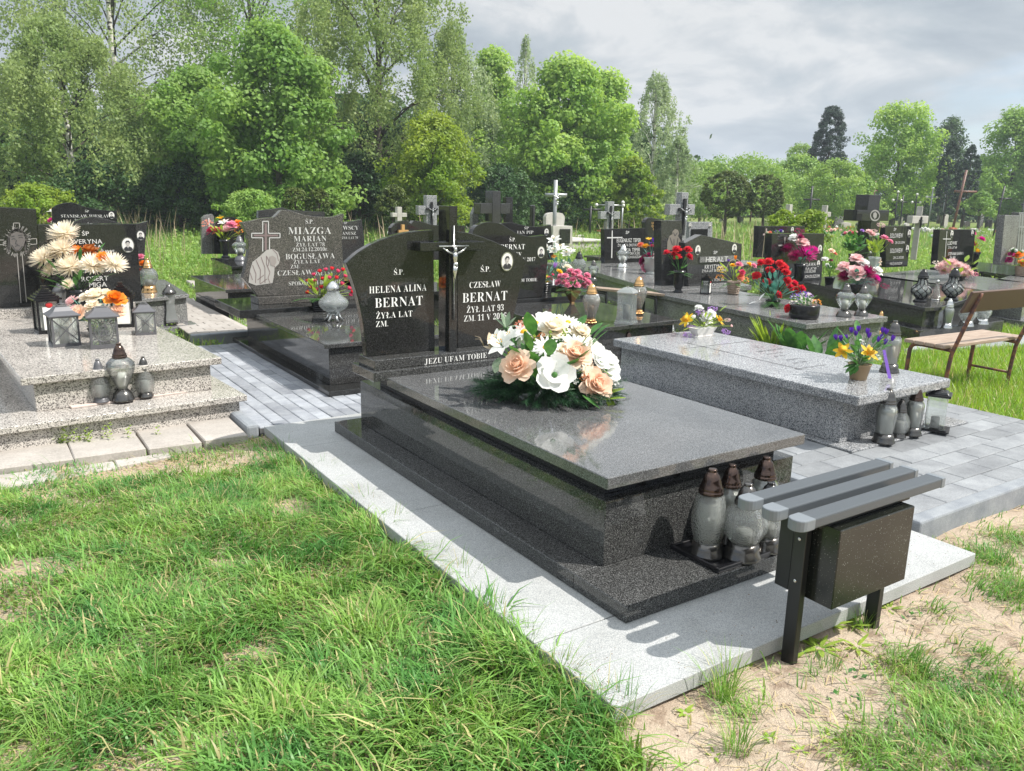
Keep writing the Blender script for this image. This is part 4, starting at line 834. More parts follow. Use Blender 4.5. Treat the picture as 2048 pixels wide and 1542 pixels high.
def bouquet(label, u, vb, z, pot, fl, cat='flowers', leaves='leaf', nleaf=14, lw=.16, ferns=0, fernm='leaf', name='bouquet', group=None, rdep=.35, grass=0, dz=0, extra=None, seed=None):
    """fl: (kind, colour, u, v, size in pixels[, depth offset towards the camera in metres])"""
    random.seed(seed or int(u*7+vb)); X = G(u, vb, z); D0 = dist(X)+dz; X = G(u, vb, z); pm = D0/FPX
    t = thing(name, label, cat, X, 0, group); P0 = Vector(X)
    ptop = Vector((0, 0, 0))
    if pot:
        kind, wpx, hpx, mt = pot; r = wpx*pm/2; h = hpx*pm; pot_mesh(kind, r, h).build({'basket': 'basket', 'vase': 'vase'}.get(kind, 'pot'), M[mt], t, .0008 if kind == 'boat' else 0); ptop = Vector((0, 0, h*.85))
    us = [f[2] for f in fl]; vs = [f[3] for f in fl]; uc = sum(us)/len(us); vc = sum(vs)/len(vs); ru = max(max(us)-min(us), 6)*pm/2; rd = ru*rdep*2
    F3 = Vector(_F); R3 = Vector(_R); cen = DP(uc, vc, D0)-P0; pos = []
    for f in fl:
        kind, col, fu, fv, s = f[:5]
        x = (fu-uc)*pm/ru; off = f[5] if len(f) > 5 else random.uniform(-.6, .9)*rd*math.sqrt(max(.1, 1-x*x))
        p = DP(fu, fv, D0-off)-P0; r = s*pm/2*{'bud': 1.1, 'spray': 1.0, 'hyacinth': 1.0, 'rose': 1.15, 'carnation': 1.15, 'mum': 1.35, 'narcissus': 1.15, 'lily': 1.15, 'crocus': 1.15}.get(kind, 1.25)
        nrm = ((p-ptop).normalized()*.9+Vector((0, 0, .35))-F3*.75+Vector((random.uniform(-.2, .2), random.uniform(-.2, .2), 0))).normalized()
        if kind in ('crocus',): nrm = ((p-ptop).normalized()*.6+Vector((0, 0, 1))).normalized()
        if kind == 'hyacinth': nrm = (R3+Vector((0, 0, random.uniform(-.3, .3)))).normalized()
        if kind in ('spray',): nrm = (Vector((0, 0, .8))-F3*.8).normalized()
        q = nrm.to_track_quat('Z', 'Y'); o = link({'mum': 'chrysanthemum'}.get(kind, kind), flower(kind, col), t, p, None, r); o.rotation_mode = 'QUATERNION'; o.rotation_quaternion = q @ Vector((0, 0, 1)).rotation_difference(Vector((0, 0, 1)))
        pos.append((p, r, nrm))
    mb = MB()
    for p, r, nrm in pos:
        if p.z < ptop.z+r: continue
        mb.tube([ptop+Vector((random.uniform(-.01, .01), random.uniform(-.01, .01), 0)), ptop.lerp(p, .6)+Vector((0, 0, .01)), p-nrm*r*.1], .0022 if D0 < 6 else .003, 4)
    for k in range(nleaf):
        a = random.uniform(0, 2*PI); e = random.uniform(-.15, .9); R_ = max(ru, .05)*random.uniform(.75, 1.2)
        tip = Vector((math.cos(a)*R_, math.sin(a)*R_*.8, e*R_+cen.z*.75)); b0 = ptop.lerp(tip, random.uniform(.15, .5)); b0 = tip+(b0-tip)*min(1, max(ru*.5, .05)/max((b0-tip).length, 1e-4)); b0.z = max(b0.z, ptop.z*.9); tip.z = max(tip.z, .01)
        leaf_pts(mb, b0, tip, (tip-b0).length*lw*random.uniform(.8, 1.3), 0, random.uniform(0, .3))
    for k in range(ferns):
        a = 2*PI*k/ferns+random.uniform(-.3, .3); R_ = ru*random.uniform(1.0, 1.35); fern(mb, ptop, ptop+Vector((math.cos(a)*R_, math.sin(a)*R_, random.uniform(0, .5)*R_)), R_*.22, 1)
    for k in range(grass):
        a = random.uniform(0, 2*PI); R_ = ru*random.uniform(.5, 1.1); tip = ptop+Vector((math.cos(a)*R_, math.sin(a)*R_, random.uniform(.4, 1.0)*R_)); leaf_pts(mb, ptop, tip, R_*.025, 1, .15, .1, 3)
    if extra: extra(mb, t, P0, ptop, D0, pm)
    if mb.f: mb.build('foliage', [M[leaves], M[fernm]], t)
    return t
# --- the big arrangement on the main slab
random.seed(21)
def big_extra(mb, t, P0, ptop, D0, pm):
    nb = MB(); R = random.Random(4)
    # needle branches spread out over the slab
    c = Vector((0, 0, 0))
    for k in range(230):
        a = R.uniform(0, 2*PI); L = R.uniform(.45, 1.0); tip = Vector((math.cos(a)*.43*L-.0, math.sin(a)*.31*L, R.uniform(.02, .17)*(1.25-L*.7))); ang = -.62
        tip = Vector((tip.x*math.cos(ang)-tip.y*math.sin(ang)*1.0, tip.x*math.sin(ang)+tip.y*math.cos(ang), tip.z)); b = tip*.45; b.z = .05+tip.z*.3
        d = (tip-b); nb.tube([b, tip], .0022, 3, 0)
        for q in range(80):
            s = R.uniform(.05, 1.03); p = b+d*s; n = Vector((R.uniform(-1, 1), R.uniform(-1, 1), R.uniform(-.9, 1))).normalized()*.032+d.normalized()*.028; w = n.cross(Vector((0, 0, 1))).normalized()*.0019; e = p+n
            e.z = max(e.z, .004); nb.add([p-w, p+w, e], [(0, 1, 2)], 0)
    nb.build('pine_branches', [M['needle'], M['rustwood']], t)
    def L(u0, v0, u1, v1, w, mi=0, d0=0, d1=0, dr=.05):
        leaf_pts(mb, DP(u0, v0, D0-d0)-P0, DP(u1, v1, D0-d1)-P0, w, mi, dr)
    for q in [(1050, 745, 1075, 720, .032, 1, .1, .15), (1062, 750, 1080, 722, .03, 1, .12, .17), (1040, 775, 1012, 762, .025, 0, .1, .12), (1085, 758, 1068, 790, .02, 0, .12, .16), (1205, 790, 1250, 775, .03, 1, .1, .1), (1200, 800, 1252, 793, .028, 1, .12, .12), (1215, 795, 1228, 820, .025, 1, .1, .14), (1150, 778, 1110, 783, .018, 3, .2, .22),
              (1020, 700, 1045, 668, .032, 0, .05, .08), (1040, 700, 1040, 735, .022, 0, .1, .15), (1210, 740, 1228, 725, .022, 1, .0, .02), (1000, 715, 990, 745, .03, 3, .1, .12), (1130, 750, 1170, 742, .02, 0, .15, .16), (1165, 790, 1200, 815, .018, 0, .2, .25), (1155, 690, 1140, 700, .015, 0, .05, .05), (1190, 735, 1225, 750, .02, 1, .1, .05)]: L(*q)
    # split-leaf monstera blade and straw butterfly at the top left
    for k in range(9):
        a = math.radians(-60+k*38); L(1012, 655, 1012+25*math.sin(a), 650-28*math.cos(a), .016, 3 if k < 6 else 0, -.02, -.03, 0)
    sb = MB(); leaf_pts(sb, DP(985, 700, D0-.1)-P0, DP(978, 665, D0-.1)-P0, .028, 0); leaf_pts(sb, DP(985, 700, D0-.1)-P0, DP(966, 692, D0-.08)-P0, .02, 0)
    for s in (0, 3): sb.tube([DP(968, 690+s, D0-.1)-P0, DP(960, 675+s, D0-.1)-P0, DP(950, 672+s*2, D0-.1)-P0], .0012, 3)
    sb.build('straw_butterfly', mat('straw', (.5, .4, .28), .7), t)
    for u, v in [(1060, 690), (1068, 677), (1145, 757), (1140, 768), (1100, 670), (1060, 655), (1150, 775), (1130, 665)]:
        for k in range(16):
            a = R.uniform(0, 6.28); r = R.uniform(0, .022); mb.ball(tuple(DP(u, v, D0-.1)-P0+Vector((r*math.cos(a), r*math.sin(a), R.uniform(-.015, .02)))), .0045, 5, 4, 2)
big = [('peony', 'peach', 1036, 735, 56, .24), ('magnolia', 'white', 1108, 752, 62, .22), ('peony', 'peach', 1190, 770, 56, .14), ('peony', 'peach', 1150, 712, 54, .14), ('peony', 'cream', 1108, 662, 54, .0), ('daisy', 'white', 1092, 696, 44, .16),
       ('lily', 'white', 1006, 694, 54, .16), ('daisy', 'white', 1048, 665, 44, .05), ('daisy', 'white', 1150, 690, 42, .1), ('magnolia', 'white', 1208, 742, 50, .02), ('daisy', 'white', 1136, 646, 40, -.06), ('magnolia', 'white', 1186, 708, 46, .02), ('lily', 'white', 1022, 676, 40, .1),
       ('daisy', 'white', 1072, 647, 38, -.02), ('peony', 'peach', 1058, 645, 28, -.06), ('lily', 'white', 996, 680, 38, .1), ('daisy', 'cream', 1176, 744, 36, .1), ('bud', 'white', 1066, 702, 16, .18), ('spray', 'rust', 1082, 674, 24, .1), ('spray', 'coral', 1042, 650, 26, .02), ('peony', 'cream', 1160, 668, 40, -.04), ('spray', 'rust', 1172, 756, 26, .16), ('magnolia', 'white', 1090, 642, 34, -.08), ('lily', 'white', 1222, 762, 30, .04),
       ('daisy', 'white', 1115, 638, 34, -.08), ('daisy', 'cream', 1170, 690, 34, .04), ('magnolia', 'white', 1196, 726, 36, .06), ('spray', 'white', 1130, 678, 24, .1), ('peony', 'cream', 1125, 704, 30, .12), ('spray', 'white', 1145, 762, 22, .2), ('daisy', 'white', 1160, 655, 30, -.08), ('spray', 'cream', 1060, 672, 20, .08), ('magnolia', 'white', 1216, 724, 34, .0), ('spray', 'yellow', 1022, 708, 14, .2)]
bouquet('large peach and white artificial flower arrangement on pine branches lying on the main tomb slab', 1092, 795, .5255, None, big, 'flower arrangement', 'leaf', 40, .2, 0, 'leafy', 'flower_arrangement', extra=big_extra, seed=12, dz=.0).children
FOL = [o for o in bpy.data.objects if o.name.startswith('foliage')]
for o in FOL: o.data.materials.append(M['leafy']); o.data.materials.append(M['palegreen'])
# left grave
bouquet('tall bunch of cream chrysanthemums and rusty blooms in a dark vase before the black headstone', 162, 640, .4205, ('vase', 34, 62, 'blackplastic'), [('mum', 'cream', 128, 466, 48), ('mum', 'cream', 124, 497, 48), ('mum', 'cream', 88, 515, 46), ('mum', 'cream', 140, 533, 50), ('mum', 'cream', 187, 530, 44), ('mum', 'cream', 228, 527, 40), ('carnation', 'rust', 180, 505, 40), ('carnation', 'orange', 153, 502, 28), ('carnation', 'orange', 207, 515, 26), ('mum', 'cream', 137, 568, 20), ('mum', 'cream', 100, 540, 28)], nleaf=26, lw=.1)
bouquet('low dish of peach, white and orange blooms with blue-green leaves on the light granite slab', 200, 672, .4205, ('pot', 44, 16, 'blackplastic'), [('rose', 'peach', 160, 630, 36, .12), ('rose', 'palepink', 146, 605, 28), ('peony', 'cream', 192, 595, 36), ('peony', 'orange', 230, 600, 34), ('rose', 'cream', 172, 597, 26), ('rose', 'peach', 238, 625, 28), ('peony', 'cream', 212, 590, 24), ('rose', 'cream', 186, 615, 28), ('rose', 'palepink', 150, 620, 22)], leaves='leafblue', nleaf=34, lw=.09, grass=16, fernm='leafy')
bouquet('orange and pink flowers beside the white urn candle behind the left headstone', 284, 585, .42, ('pot', 10, 12, 'blackplastic'), [('rose', 'pink', 281, 515, 16), ('rose', 'orange', 286, 528, 16), ('rose', 'coral', 282, 542, 14), ('rose', 'orange', 283, 553, 12)], leaves='leafblue', nleaf=8)
bouquet('purple and white bunch against the wavy black headstone at the back left', 122, 500, .42, ('vase', 14, 20, 'blackplastic'), [('lily', 'white', 106, 424, 20), ('hyacinth', 'magenta', 121, 420, 18), ('rose', 'lilac', 120, 441, 20), ('rose', 'white', 112, 446, 18), ('lily', 'white', 136, 436, 18), ('rose', 'magenta', 103, 442, 14)], nleaf=10, leaves='leafy')
# second tomb and the ones behind
bouquet('round basket of small red roses on the dark tomb with the carved headstone', 642, 622, .4205, ('basket', 38, 26, 'blackplastic'), [('bud', c_, u_, v_, 13) for c_, u_, v_ in [('red', 617, 562), ('rose', 628, 550), ('red', 640, 543), ('rose', 652, 540), ('red', 664, 538), ('rose', 676, 543), ('red', 686, 540), ('rose', 631, 562), ('red', 645, 558), ('rose', 659, 556), ('red', 673, 556), ('rose', 690, 553), ('red', 700, 562), ('rose', 622, 575), ('red', 643, 575), ('rose', 698, 577), ('red', 704, 584), ('rose', 634, 580), ('red', 658, 571), ('rose', 684, 568), ('rose', 700, 590), ('red', 616, 585)]], nleaf=30, lw=.22, leaves='leafy', fernm='leaf', ferns=3)
bouquet('pink, white and orange roses in a black vase on the polished tomb at back left', 451, 515, .42, ('vase', 20, 36, 'blackplastic'), [('rose', 'rose', 424, 463, 22), ('rose', 'coral', 435, 463, 20), ('rose', 'palepink', 454, 464, 30), ('rose', 'pink', 463, 452, 22), ('lily', 'white', 448, 448, 22), ('lily', 'yellow', 442, 438, 18), ('rose', 'orange', 476, 448, 18), ('spray', 'coral', 415, 447, 24), ('rose', 'peach', 444, 468, 18), ('spray', 'orange', 480, 460, 22)], nleaf=20, leaves='leafy')
bouquet('magenta and yellow flowers squeezed between the carved and the grey headstone', 690, 515, .42, None, [('carnation', 'magenta', 694, 484, 16), ('rose', 'yellow', 686, 466, 14), ('rose', 'white', 686, 490, 12), ('lily', 'yellow', 688, 476, 12)], nleaf=10)
# tomb behind the main one
bouquet('black basket of yellow, orange and violet flowers behind the main right tablet', 1085, 590, .4205, ('basket', 38, 26, 'blackplastic'), [('lily', 'orange', 1070, 530, 18), ('narcissus', 'yellow', 1085, 553, 20), ('narcissus', 'yellow', 1080, 542, 16), ('crocus', 'violet', 1057, 541, 12), ('crocus', 'violet', 1066, 555, 12), ('crocus', 'lilac', 1110, 532, 14), ('rose', 'rose', 1100, 558, 12), ('narcissus', 'yellow', 1092, 562, 14), ('crocus', 'violet', 1068, 563, 12), ('lily', 'orange', 1082, 520, 16), ('rose', 'yellow', 1118, 545, 14), ('bud', 'rose', 1105, 550, 9)], nleaf=30, lw=.1, leaves='leafblue', grass=14, fernm='leafy')
bouquet('spray of white lilies rising behind the colourful basket', 1120, 585, .4205, ('pot', 22, 14, 'blackplastic'), [('lily', 'white', 1108, 484, 28), ('lily', 'white', 1120, 500, 30), ('lily', 'white', 1132, 512, 26), ('lily', 'white', 1108, 506, 26), ('lily', 'orange', 1108, 515, 12), ('lily', 'white', 1140, 505, 22), ('spray', 'white', 1126, 530, 26), ('rose', 'cream', 1135, 537, 18), ('lily', 'white', 1095, 500, 20)], nleaf=14, leaves='leafblue')
bouquet('bunch of pink roses in a gold angular pot with fern leaves', 1144, 606, .4205, ('gold', 26, 26, 'gold'), [('rose', 'pink', u_, v_, 15) for u_, v_ in [(1117, 565), (1130, 553), (1141, 543), (1155, 545), (1146, 560), (1160, 556), (1170, 561), (1153, 571), (1137, 571), (1166, 572), (1174, 552), (1122, 554), (1148, 550), (1176, 566), (1130, 565)]], nleaf=10, ferns=7, fernm='leaf', leaves='leaf')
bouquet('single magenta orchid stem on the wavy black headstone', 1004, 540, .46, None, [('carnation', 'magenta', 998, 468, 20), ('carnation', 'magenta', 1006, 479, 12), ('rose', 'magenta', 1031, 498, 8)], nleaf=4)
t = bouquet('small orange plastic cup on the pale slab with nothing but foliage', 1172, 553, .43, ('pot', 12, 18, 'orangepl'), [('bud', 'orange', 1172, 536, 5)], nleaf=0) if False else None
bouquet('tall posy of yellow, violet and pink flowers in a glass vase at the twin-name headstone', 1300, 548, .43, ('vase', 30, 34, 'milk'), [('rose', 'yellow', 1291, 494, 15), ('lily', 'yellow', 1298, 480, 14), ('crocus', 'violet', 1307, 482, 12), ('rose', 'coral', 1281, 490, 12), ('rose', 'yellow', 1315, 490, 15), ('rose', 'rose', 1304, 494, 12), ('rose', 'burg', 1288, 522, 22), ('rose', 'palepink', 1306, 524, 22), ('rose', 'pink', 1292, 535, 18), ('rose', 'palepink', 1312, 512, 18), ('rose', 'burg', 1298, 512, 16), ('bud', 'violet', 1301, 487, 8)], nleaf=12, leaves='leafblue')
# right
bouquet('red carnations with fern leaves in a tall black vase', 1356, 585, .4305, ('vase', 24, 44, 'blackplastic'), [('carnation', 'red', 1334, 506, 16), ('carnation', 'red', 1354, 500, 20), ('carnation', 'red', 1376, 500, 18), ('carnation', 'red', 1355, 515, 18), ('carnation', 'red', 1378, 514, 18), ('carnation', 'red', 1348, 508, 14)], nleaf=8, lw=.28, ferns=9, leaves='leaf')
bouquet('wicker basket of yellow and pink flowers beside the gabled headstone', 1466, 588, .4305, ('basket', 26, 26, 'rustwood'), [('spray', 'yellow', 1442, 540, 20), ('spray', 'orange', 1440, 555, 18), ('rose', 'pink', 1478, 530, 14), ('rose', 'yellow', 1466, 532, 12), ('rose', 'yellow', 1498, 530, 13), ('rose', 'pink', 1507, 532, 12), ('rose', 'coral', 1480, 554, 16), ('spray', 'orange', 1490, 560, 18), ('rose', 'rose', 1484, 545, 12), ('crocus', 'orange', 1471, 516, 10), ('spray', 'white', 1466, 568, 18), ('bud', 'violet', 1457, 522, 8)], nleaf=14, ferns=4, leaves='leafy',
        extra=lambda mb, t, P0, ptop, D0, pm: MB().tube([DP(1470+18*math.cos(PI*k/10), 548-30*math.sin(PI*k/10), D0)-P0 for k in range(11)], .004, 5).build('handle', M['rustwood'], t))
bouquet('big bunch of red carnations with a white bow and ferns on the speckled slab', 1545, 612, .4305, ('pot', 30, 12, 'blackplastic'), [('carnation', 'red', u_, v_, 19) for u_, v_ in [(1523, 526), (1538, 524), (1560, 528), (1563, 540), (1540, 541), (1513, 552), (1572, 545), (1575, 562), (1534, 565), (1556, 590), (1588, 568), (1590, 582), (1603, 578), (1580, 575), (1568, 535)]], nleaf=34, lw=.16, ferns=6, leaves='leafblue', grass=10,
        extra=lambda mb, t, P0, ptop, D0, pm: [leaf_pts(bw := MB(), DP(1518, 600, D0-.1)-P0, DP(1492, 592, D0-.12)-P0, .03), leaf_pts(bw, DP(1518, 600, D0-.1)-P0, DP(1530, 586, D0-.12)-P0, .03), leaf_pts(bw, DP(1518, 600, D0-.1)-P0, DP(1498, 608, D0-.12)-P0, .02), bw.build('bow', M['whitecloth'], t)])
bouquet('black plastic bowl overflowing with tiny white and purple pansies', 1607, 636, .4305, ('bowl', 58, 28, 'blackplastic'), [('spray', 'white', 1597, 600, 30), ('spray', 'cream', 1612, 597, 32), ('spray', 'palepink', 1622, 602, 26), ('spray', 'orange', 1634, 605, 20), ('spray', 'violet', 1590, 594, 20), ('spray', 'violet', 1606, 589, 20), ('spray', 'white', 1608, 606, 26), ('rose', 'red', 1577, 617, 16), ('spray', 'lilac', 1618, 592, 20), ('spray', 'cream', 1588, 608, 20)], nleaf=40, lw=.2, leaves='leaf', rdep=.5)
bouquet('white boat-shaped pot of yellow daffodils and lilac hyacinths on the grey-white slab', 1404, 672, .4405, ('boat', 36, 18, 'ceram'), [('narcissus', 'yellow', 1374, 640, 30), ('hyacinth', 'lilac', 1403, 625, 26), ('carnation', 'white', 1412, 640, 28), ('hyacinth', 'lilac', 1425, 618, 22), ('carnation', 'white', 1398, 618, 20), ('narcissus', 'yellow', 1437, 640, 26), ('hyacinth', 'lilac', 1383, 654, 18), ('hyacinth', 'lilac', 1378, 672, 26, .06), ('hyacinth', 'lilac', 1452, 663, 20, .04), ('hyacinth', 'palepink', 1455, 640, 14), ('bud', 'white', 1375, 648, 12), ('carnation', 'white', 1422, 628, 20), ('bud', 'white', 1388, 635, 14), ('bud', 'palepink', 1462, 652, 9)], nleaf=22, lw=.12, leaves='leafy', grass=8, fernm='leafy')
bouquet('clay pot of violet crocuses and yellow daffodils at the near end of the grey-white slab', 1716, 758, .4405, ('pot', 44, 32, 'claypot') if 'claypot' in M else ('pot', 44, 32, 'rustmetal'), [('crocus', 'violet', u_, v_, 14) for u_, v_ in [(1672, 676), (1692, 677), (1703, 662), (1717, 659), (1712, 668), (1735, 664), (1738, 672), (1765, 662), (1772, 665), (1763, 675), (1770, 685), (1785, 678), (1757, 680), (1682, 678)]]+[('narcissus', 'yellow', 1686, 702, 32, .08), ('narcissus', 'yellow', 1737, 706, 34, .1), ('bud', 'white', 1715, 715, 8), ('spray', 'white', 1722, 686, 18), ('spray', 'white', 1752, 715, 20)], nleaf=26, lw=.2, leaves='leaf', grass=90, fernm='palegreen',
        extra=lambda mb, t, P0, ptop, D0, pm: [leaf_pts(mb, DP(1712, 728, D0-.14)-P0, DP(1700+14*math.sin(a_), 733-18*math.cos(a_), D0-.15)-P0, .022) for a_ in (-2.4, -1.7, -1.0, -.2, .7, 1.6, 2.5, 3.1)]+[MB().add([DP(1765, 700, D0-.05)-P0, DP(1771, 700, D0-.05)-P0, DP(1783, 757, D0-.06)-P0, DP(1776, 757, D0-.06)-P0], [(0, 1, 2, 3)]).build('ribbon', M['ribbon'], t)])
bouquet('burgundy, pink and white flowers in a dark bowl on the black slab', 1712, 588, .4405, ('bowl', 26, 20, 'blackplastic'), [('peony', 'palepink', 1712, 548, 30), ('peony', 'palepink', 1688, 536, 24), ('mum', 'burg', 1734, 545, 28), ('mum', 'burg', 1690, 552, 24), ('peony', 'white', 1727, 528, 20), ('peony', 'palepink', 1712, 520, 24), ('peony', 'white', 1754, 543, 20), ('hyacinth', 'burg', 1745, 565, 22), ('hyacinth', 'burg', 1770, 572, 20), ('mum', 'magenta', 1752, 557, 18), ('mum', 'burg', 1720, 535, 18)], nleaf=16, leaves='leafblue', lw=.18)
bouquet('upright burgundy and pink flowers with variegated leaves before the black headstone', 1597, 568, .44, ('vase', 24, 40, 'blackplastic'), [('mum', 'burg', 1576, 497, 24), ('mum', 'magenta', 1612, 507, 34), ('peony', 'palepink', 1604, 488, 24), ('peony', 'white', 1588, 477, 18), ('hyacinth', 'burg', 1599, 462, 22), ('mum', 'burg', 1590, 512, 22), ('mum', 'magenta', 1628, 500, 18), ('rose', 'burg', 1600, 475, 14)], nleaf=14, leaves='leafblue', lw=.25, grass=6)
bouquet('green-leaved tall bouquet with pale pink orchids on the right', 1745, 548, .44, ('vase', 24, 34, 'milk'), [('rose', 'palepink', 1738, 465, 14), ('rose', 'pink', 1768, 478, 18), ('hyacinth', 'palepink', 1762, 450, 18), ('rose', 'pink', 1780, 484, 12), ('rose', 'palepink', 1745, 470, 12), ('lily', 'peach', 1757, 524, 14), ('hyacinth', 'palepink', 1748, 462, 14)], nleaf=46, lw=.24, leaves='leafy', rdep=.3)
bouquet('dark green ivy bunch behind the tall bouquet with pale orchids', 1706, 530, .44, ('pot', 22, 22, 'blackplastic'), [('rose', 'white', 1686, 470, 8), ('rose', 'lilac', 1724, 462, 8), ('bud', 'white', 1740, 505, 7)], nleaf=60, lw=.3, leaves='leaf')
bouquet('low dome of pink and cream dahlias on the pale slab at right', 1915, 560, .4405, ('pot', 30, 8, 'blackplastic'), [('mum', 'palepink', u_, v_, 16) for u_, v_ in [(1880, 533), (1892, 526), (1905, 525), (1918, 530), (1930, 536), (1940, 545), (1888, 542), (1903, 540), (1917, 545), (1930, 550)]]+[('spray', 'cream', 1873, 527, 16), ('hyacinth', 'pink', 1950, 548, 16)], nleaf=22, leaves='leafy', lw=.2, rdep=.25)
bouquet('crimson roses and yellow lilies in a black vase at far right', 1942, 540, .44, ('vase', 26, 36, 'blackplastic'), [('rose', 'magenta', 1920, 482, 16), ('rose', 'magenta', 1935, 470, 16), ('rose', 'rose', 1946, 492, 20), ('rose', 'magenta', 1962, 480, 16), ('rose', 'magenta', 1914, 495, 12), ('lily', 'yellow', 1952, 503, 18), ('rose', 'magenta', 1945, 468, 13), ('spray', 'yellow', 1944, 480, 18)], nleaf=14, leaves='leafy')
bouquet('orange and crimson roses with broad leaves at the right edge of the row', 2040, 552, .4405, ('basket', 22, 20, 'rustwood'), [('rose', 'orange', 2036, 512, 20), ('rose', 'orange', 2046, 528, 20), ('rose', 'magenta', 2018, 521, 14), ('rose', 'magenta', 2023, 509, 12), ('rose', 'orange', 2052, 510, 16), ('rose', 'yellow', 2040, 524, 12)], nleaf=22, leaves='leafy', lw=.3)
bouquet('small bouquet with a violet flower and a trailing stem on the black slab', 1658, 570, .44, ('pot', 20, 16, 'blackplastic'), [('rose', 'burg', 1661, 522, 10), ('rose', 'white', 1650, 520, 14), ('rose', 'peach', 1663, 503, 12), ('rose', 'coral', 1670, 508, 8), ('rose', 'white', 1656, 532, 12)], nleaf=26, leaves='leaf', lw=.25)
# ------------------------------------------------------------------ graves further back
def poly(pts, z): return [((q := G(u, v, z)).x, q.y) for u, v in pts]
def inset(P, d):
    cx, cy = sum(p[0] for p in P)/len(P), sum(p[1] for p in P)/len(P); out = []
    for x, y in P:
        l = math.hypot(x-cx, y-cy); out.append((cx+(x-cx)*(1-d/l), cy+(y-cy)*(1-d/l)))
    return out
def ccw(P):
    a = sum(P[i][0]*P[(i+1) % len(P)][1]-P[(i+1) % len(P)][0]*P[i][1] for i in range(len(P))); return P if a > 0 else P[::-1]
FOOT = []
def tomb(label, P, z, m, th=.04, over=.06, plinth=None, bm=None, base=0.0, name='tomb_monument'):
    P = ccw(P); cx, cy = sum(p[0] for p in P)/len(P), sum(p[1] for p in P)/len(P); FOOT.append(inset(P, -.12 if plinth else -.03))
    t = thing(name, label, 'gravestone', (cx, cy, 0))
    part(MB().slab(P, z-th, z), 'cover_slab', M[m], t, .005)
    part(MB().slab(inset(P, over), base, z-th-.0003), 'body', M[bm or m], t, .004)
    if plinth: part(MB().slab(ccw(inset(P, -plinth[0])), base, plinth[1]), 'plinth', M[m], t, .004)
    return t
def par3(A, Bp, C): return [A, Bp, (Bp[0]+C[0]-A[0], Bp[1]+C[1]-A[1]), C]
# behind the left grave
t = tomb('grey wavy-topped headstone and slab standing behind the left black headstone', poly([(262, 601), (378, 588), (330, 559), (240, 562)], .42), .42, 'mid', plinth=(.12, .1))
s = stone(t, [(130, 560), (128, 456)]+cr([(128, 456), (150, 443), (175, 434.5), (197, 434.5), (222, 441), (250, 448), (275, 447), (296, 442)], 3)[1:]+[(291, 480), (289, 520), (288, 560)], 8.3, .12, 'darkfine'); letters(s, [('ŚP', 180, 450, 7, 1)], 8.3, 'letter'); portrait(s, 281, 471, 8.3, 20)
t = tomb('black headstone with a swooping top edge in the weeds at the back left', [(-1.6, 9.9), (-.2, 9.9), (-.2, 11.6), (-1.6, 11.6)], .4, 'black')
s = stone(t, [(106, 470), (104, 416)]+cr([(104, 416), (120, 408), (143, 405), (165, 412), (195, 419), (234, 422)], 3)[1:]+[(234, 470)], 11.7, .1, 'black'); letters(s, [('ŚP', 174, 422.5, 4.5, 1), ('STANISŁAW WIESŁAW', 172, 432, 6, .9), ('ŻYŁ LAT 54', 172, 441, 5, 1)], 11.7, 'letter'); portrait(s, 223, 430.5, 11.7, 15)
t = tomb('black polished tomb bearing a vase of roses in the lawn left of the carved headstone', poly([(421, 516), (463, 533), (560, 528), (515, 512)], .42), .42, 'black', over=.03, plinth=(.1, .09))
s = stone(t, [(428, 508)]+cr([(427, 470), (430, 448), (446, 437), (466, 434), (488, 446)], 3)+[(490, 508)], 13.0, .1, 'black')
s2 = stone(t, [(404, 508), (404, 436), (411, 430), (424, 428), (428, 432), (427, 508)], 13.2, .1, 'mid', name='side_stone'); wsub(MB().box(*(lambda a, b: (a.x, b.x, 13.19, 13.197, a.z-.16, a.z))(PY(416, 436, 13.2), PY(418.5, 436, 13.2))), 'inlaid_cross', M['letter'], s2)
struct(MB().slab(poly([(372, 560), (432, 600), (500, 596), (470, 566)], .07), -.02, .07).build('lawn_path', M['paver_tan'], bevel=.01))
t = tomb('dark headstone with a low gabled top behind the carved speckled one', [(1.0, 8.2), (2.3, 8.2), (2.3, 10.0), (1.0, 10.0)], .4, 'darkfine')
stone(t, [(517, 470), (517, 421), (545, 418), (563, 415), (582, 420), (650, 424), (650, 470)], 10.1, .1, 'darkfine')
t = tomb('grey fluttering-edge headstone with a family name right of the carved one', [(1.95, 7.4), (2.95, 7.4), (2.95, 9.0), (1.95, 9.0)], .42, 'darkfine')
s = stone(t, [(660, 525), (660, 447), (676, 444), (700, 443), (723, 439), (726, 455), (729, 478), (728, 525)], 9.1, .1, 'darkfine'); letters(s, [('ŚP', 691, 446, 4.5, 1), ('LAWSCY', 694, 455.5, 8, 1), ('JANUSZ', 696, 466.5, 6, 1), ('ŻYŁ LAT 70', 700, 475.5, 4.5, .9)], 9.1, 'letter')
t = tomb('black headstone with a heart-notched double top and small gold cross', [(2.4, 6.9), (3.6, 6.9), (3.6, 8.4), (2.4, 8.4)], .42, 'black')
s = stone(t, [(782, 520), (782, 456)]+cr([(782, 456), (790, 447), (800, 443), (815, 441)], 3)[1:]+[(822, 447.5), (828, 441)]+cr([(828, 441), (843, 443), (862, 449), (885, 451), (905, 450), (930, 452)], 3)[1:]+[(932, 520)], 8.5, .1, 'black')
gx = MB(); a = PY(805.5, 449, 8.44); b = PY(805.5, 464, 8.44); c = PY(797, 463, 8.44); d = PY(816, 463, 8.44); gx.box(a.x-.02, a.x+.02, 8.42, 8.46, b.z-.02, a.z); gx.box(c.x, a.x-.021, 8.42, 8.46, c.z-.02, c.z+.02); gx.box(a.x+.021, d.x, 8.42, 8.46, c.z-.02, c.z+.02); wsub(gx, 'gold_cross', M['dullgold'], s)
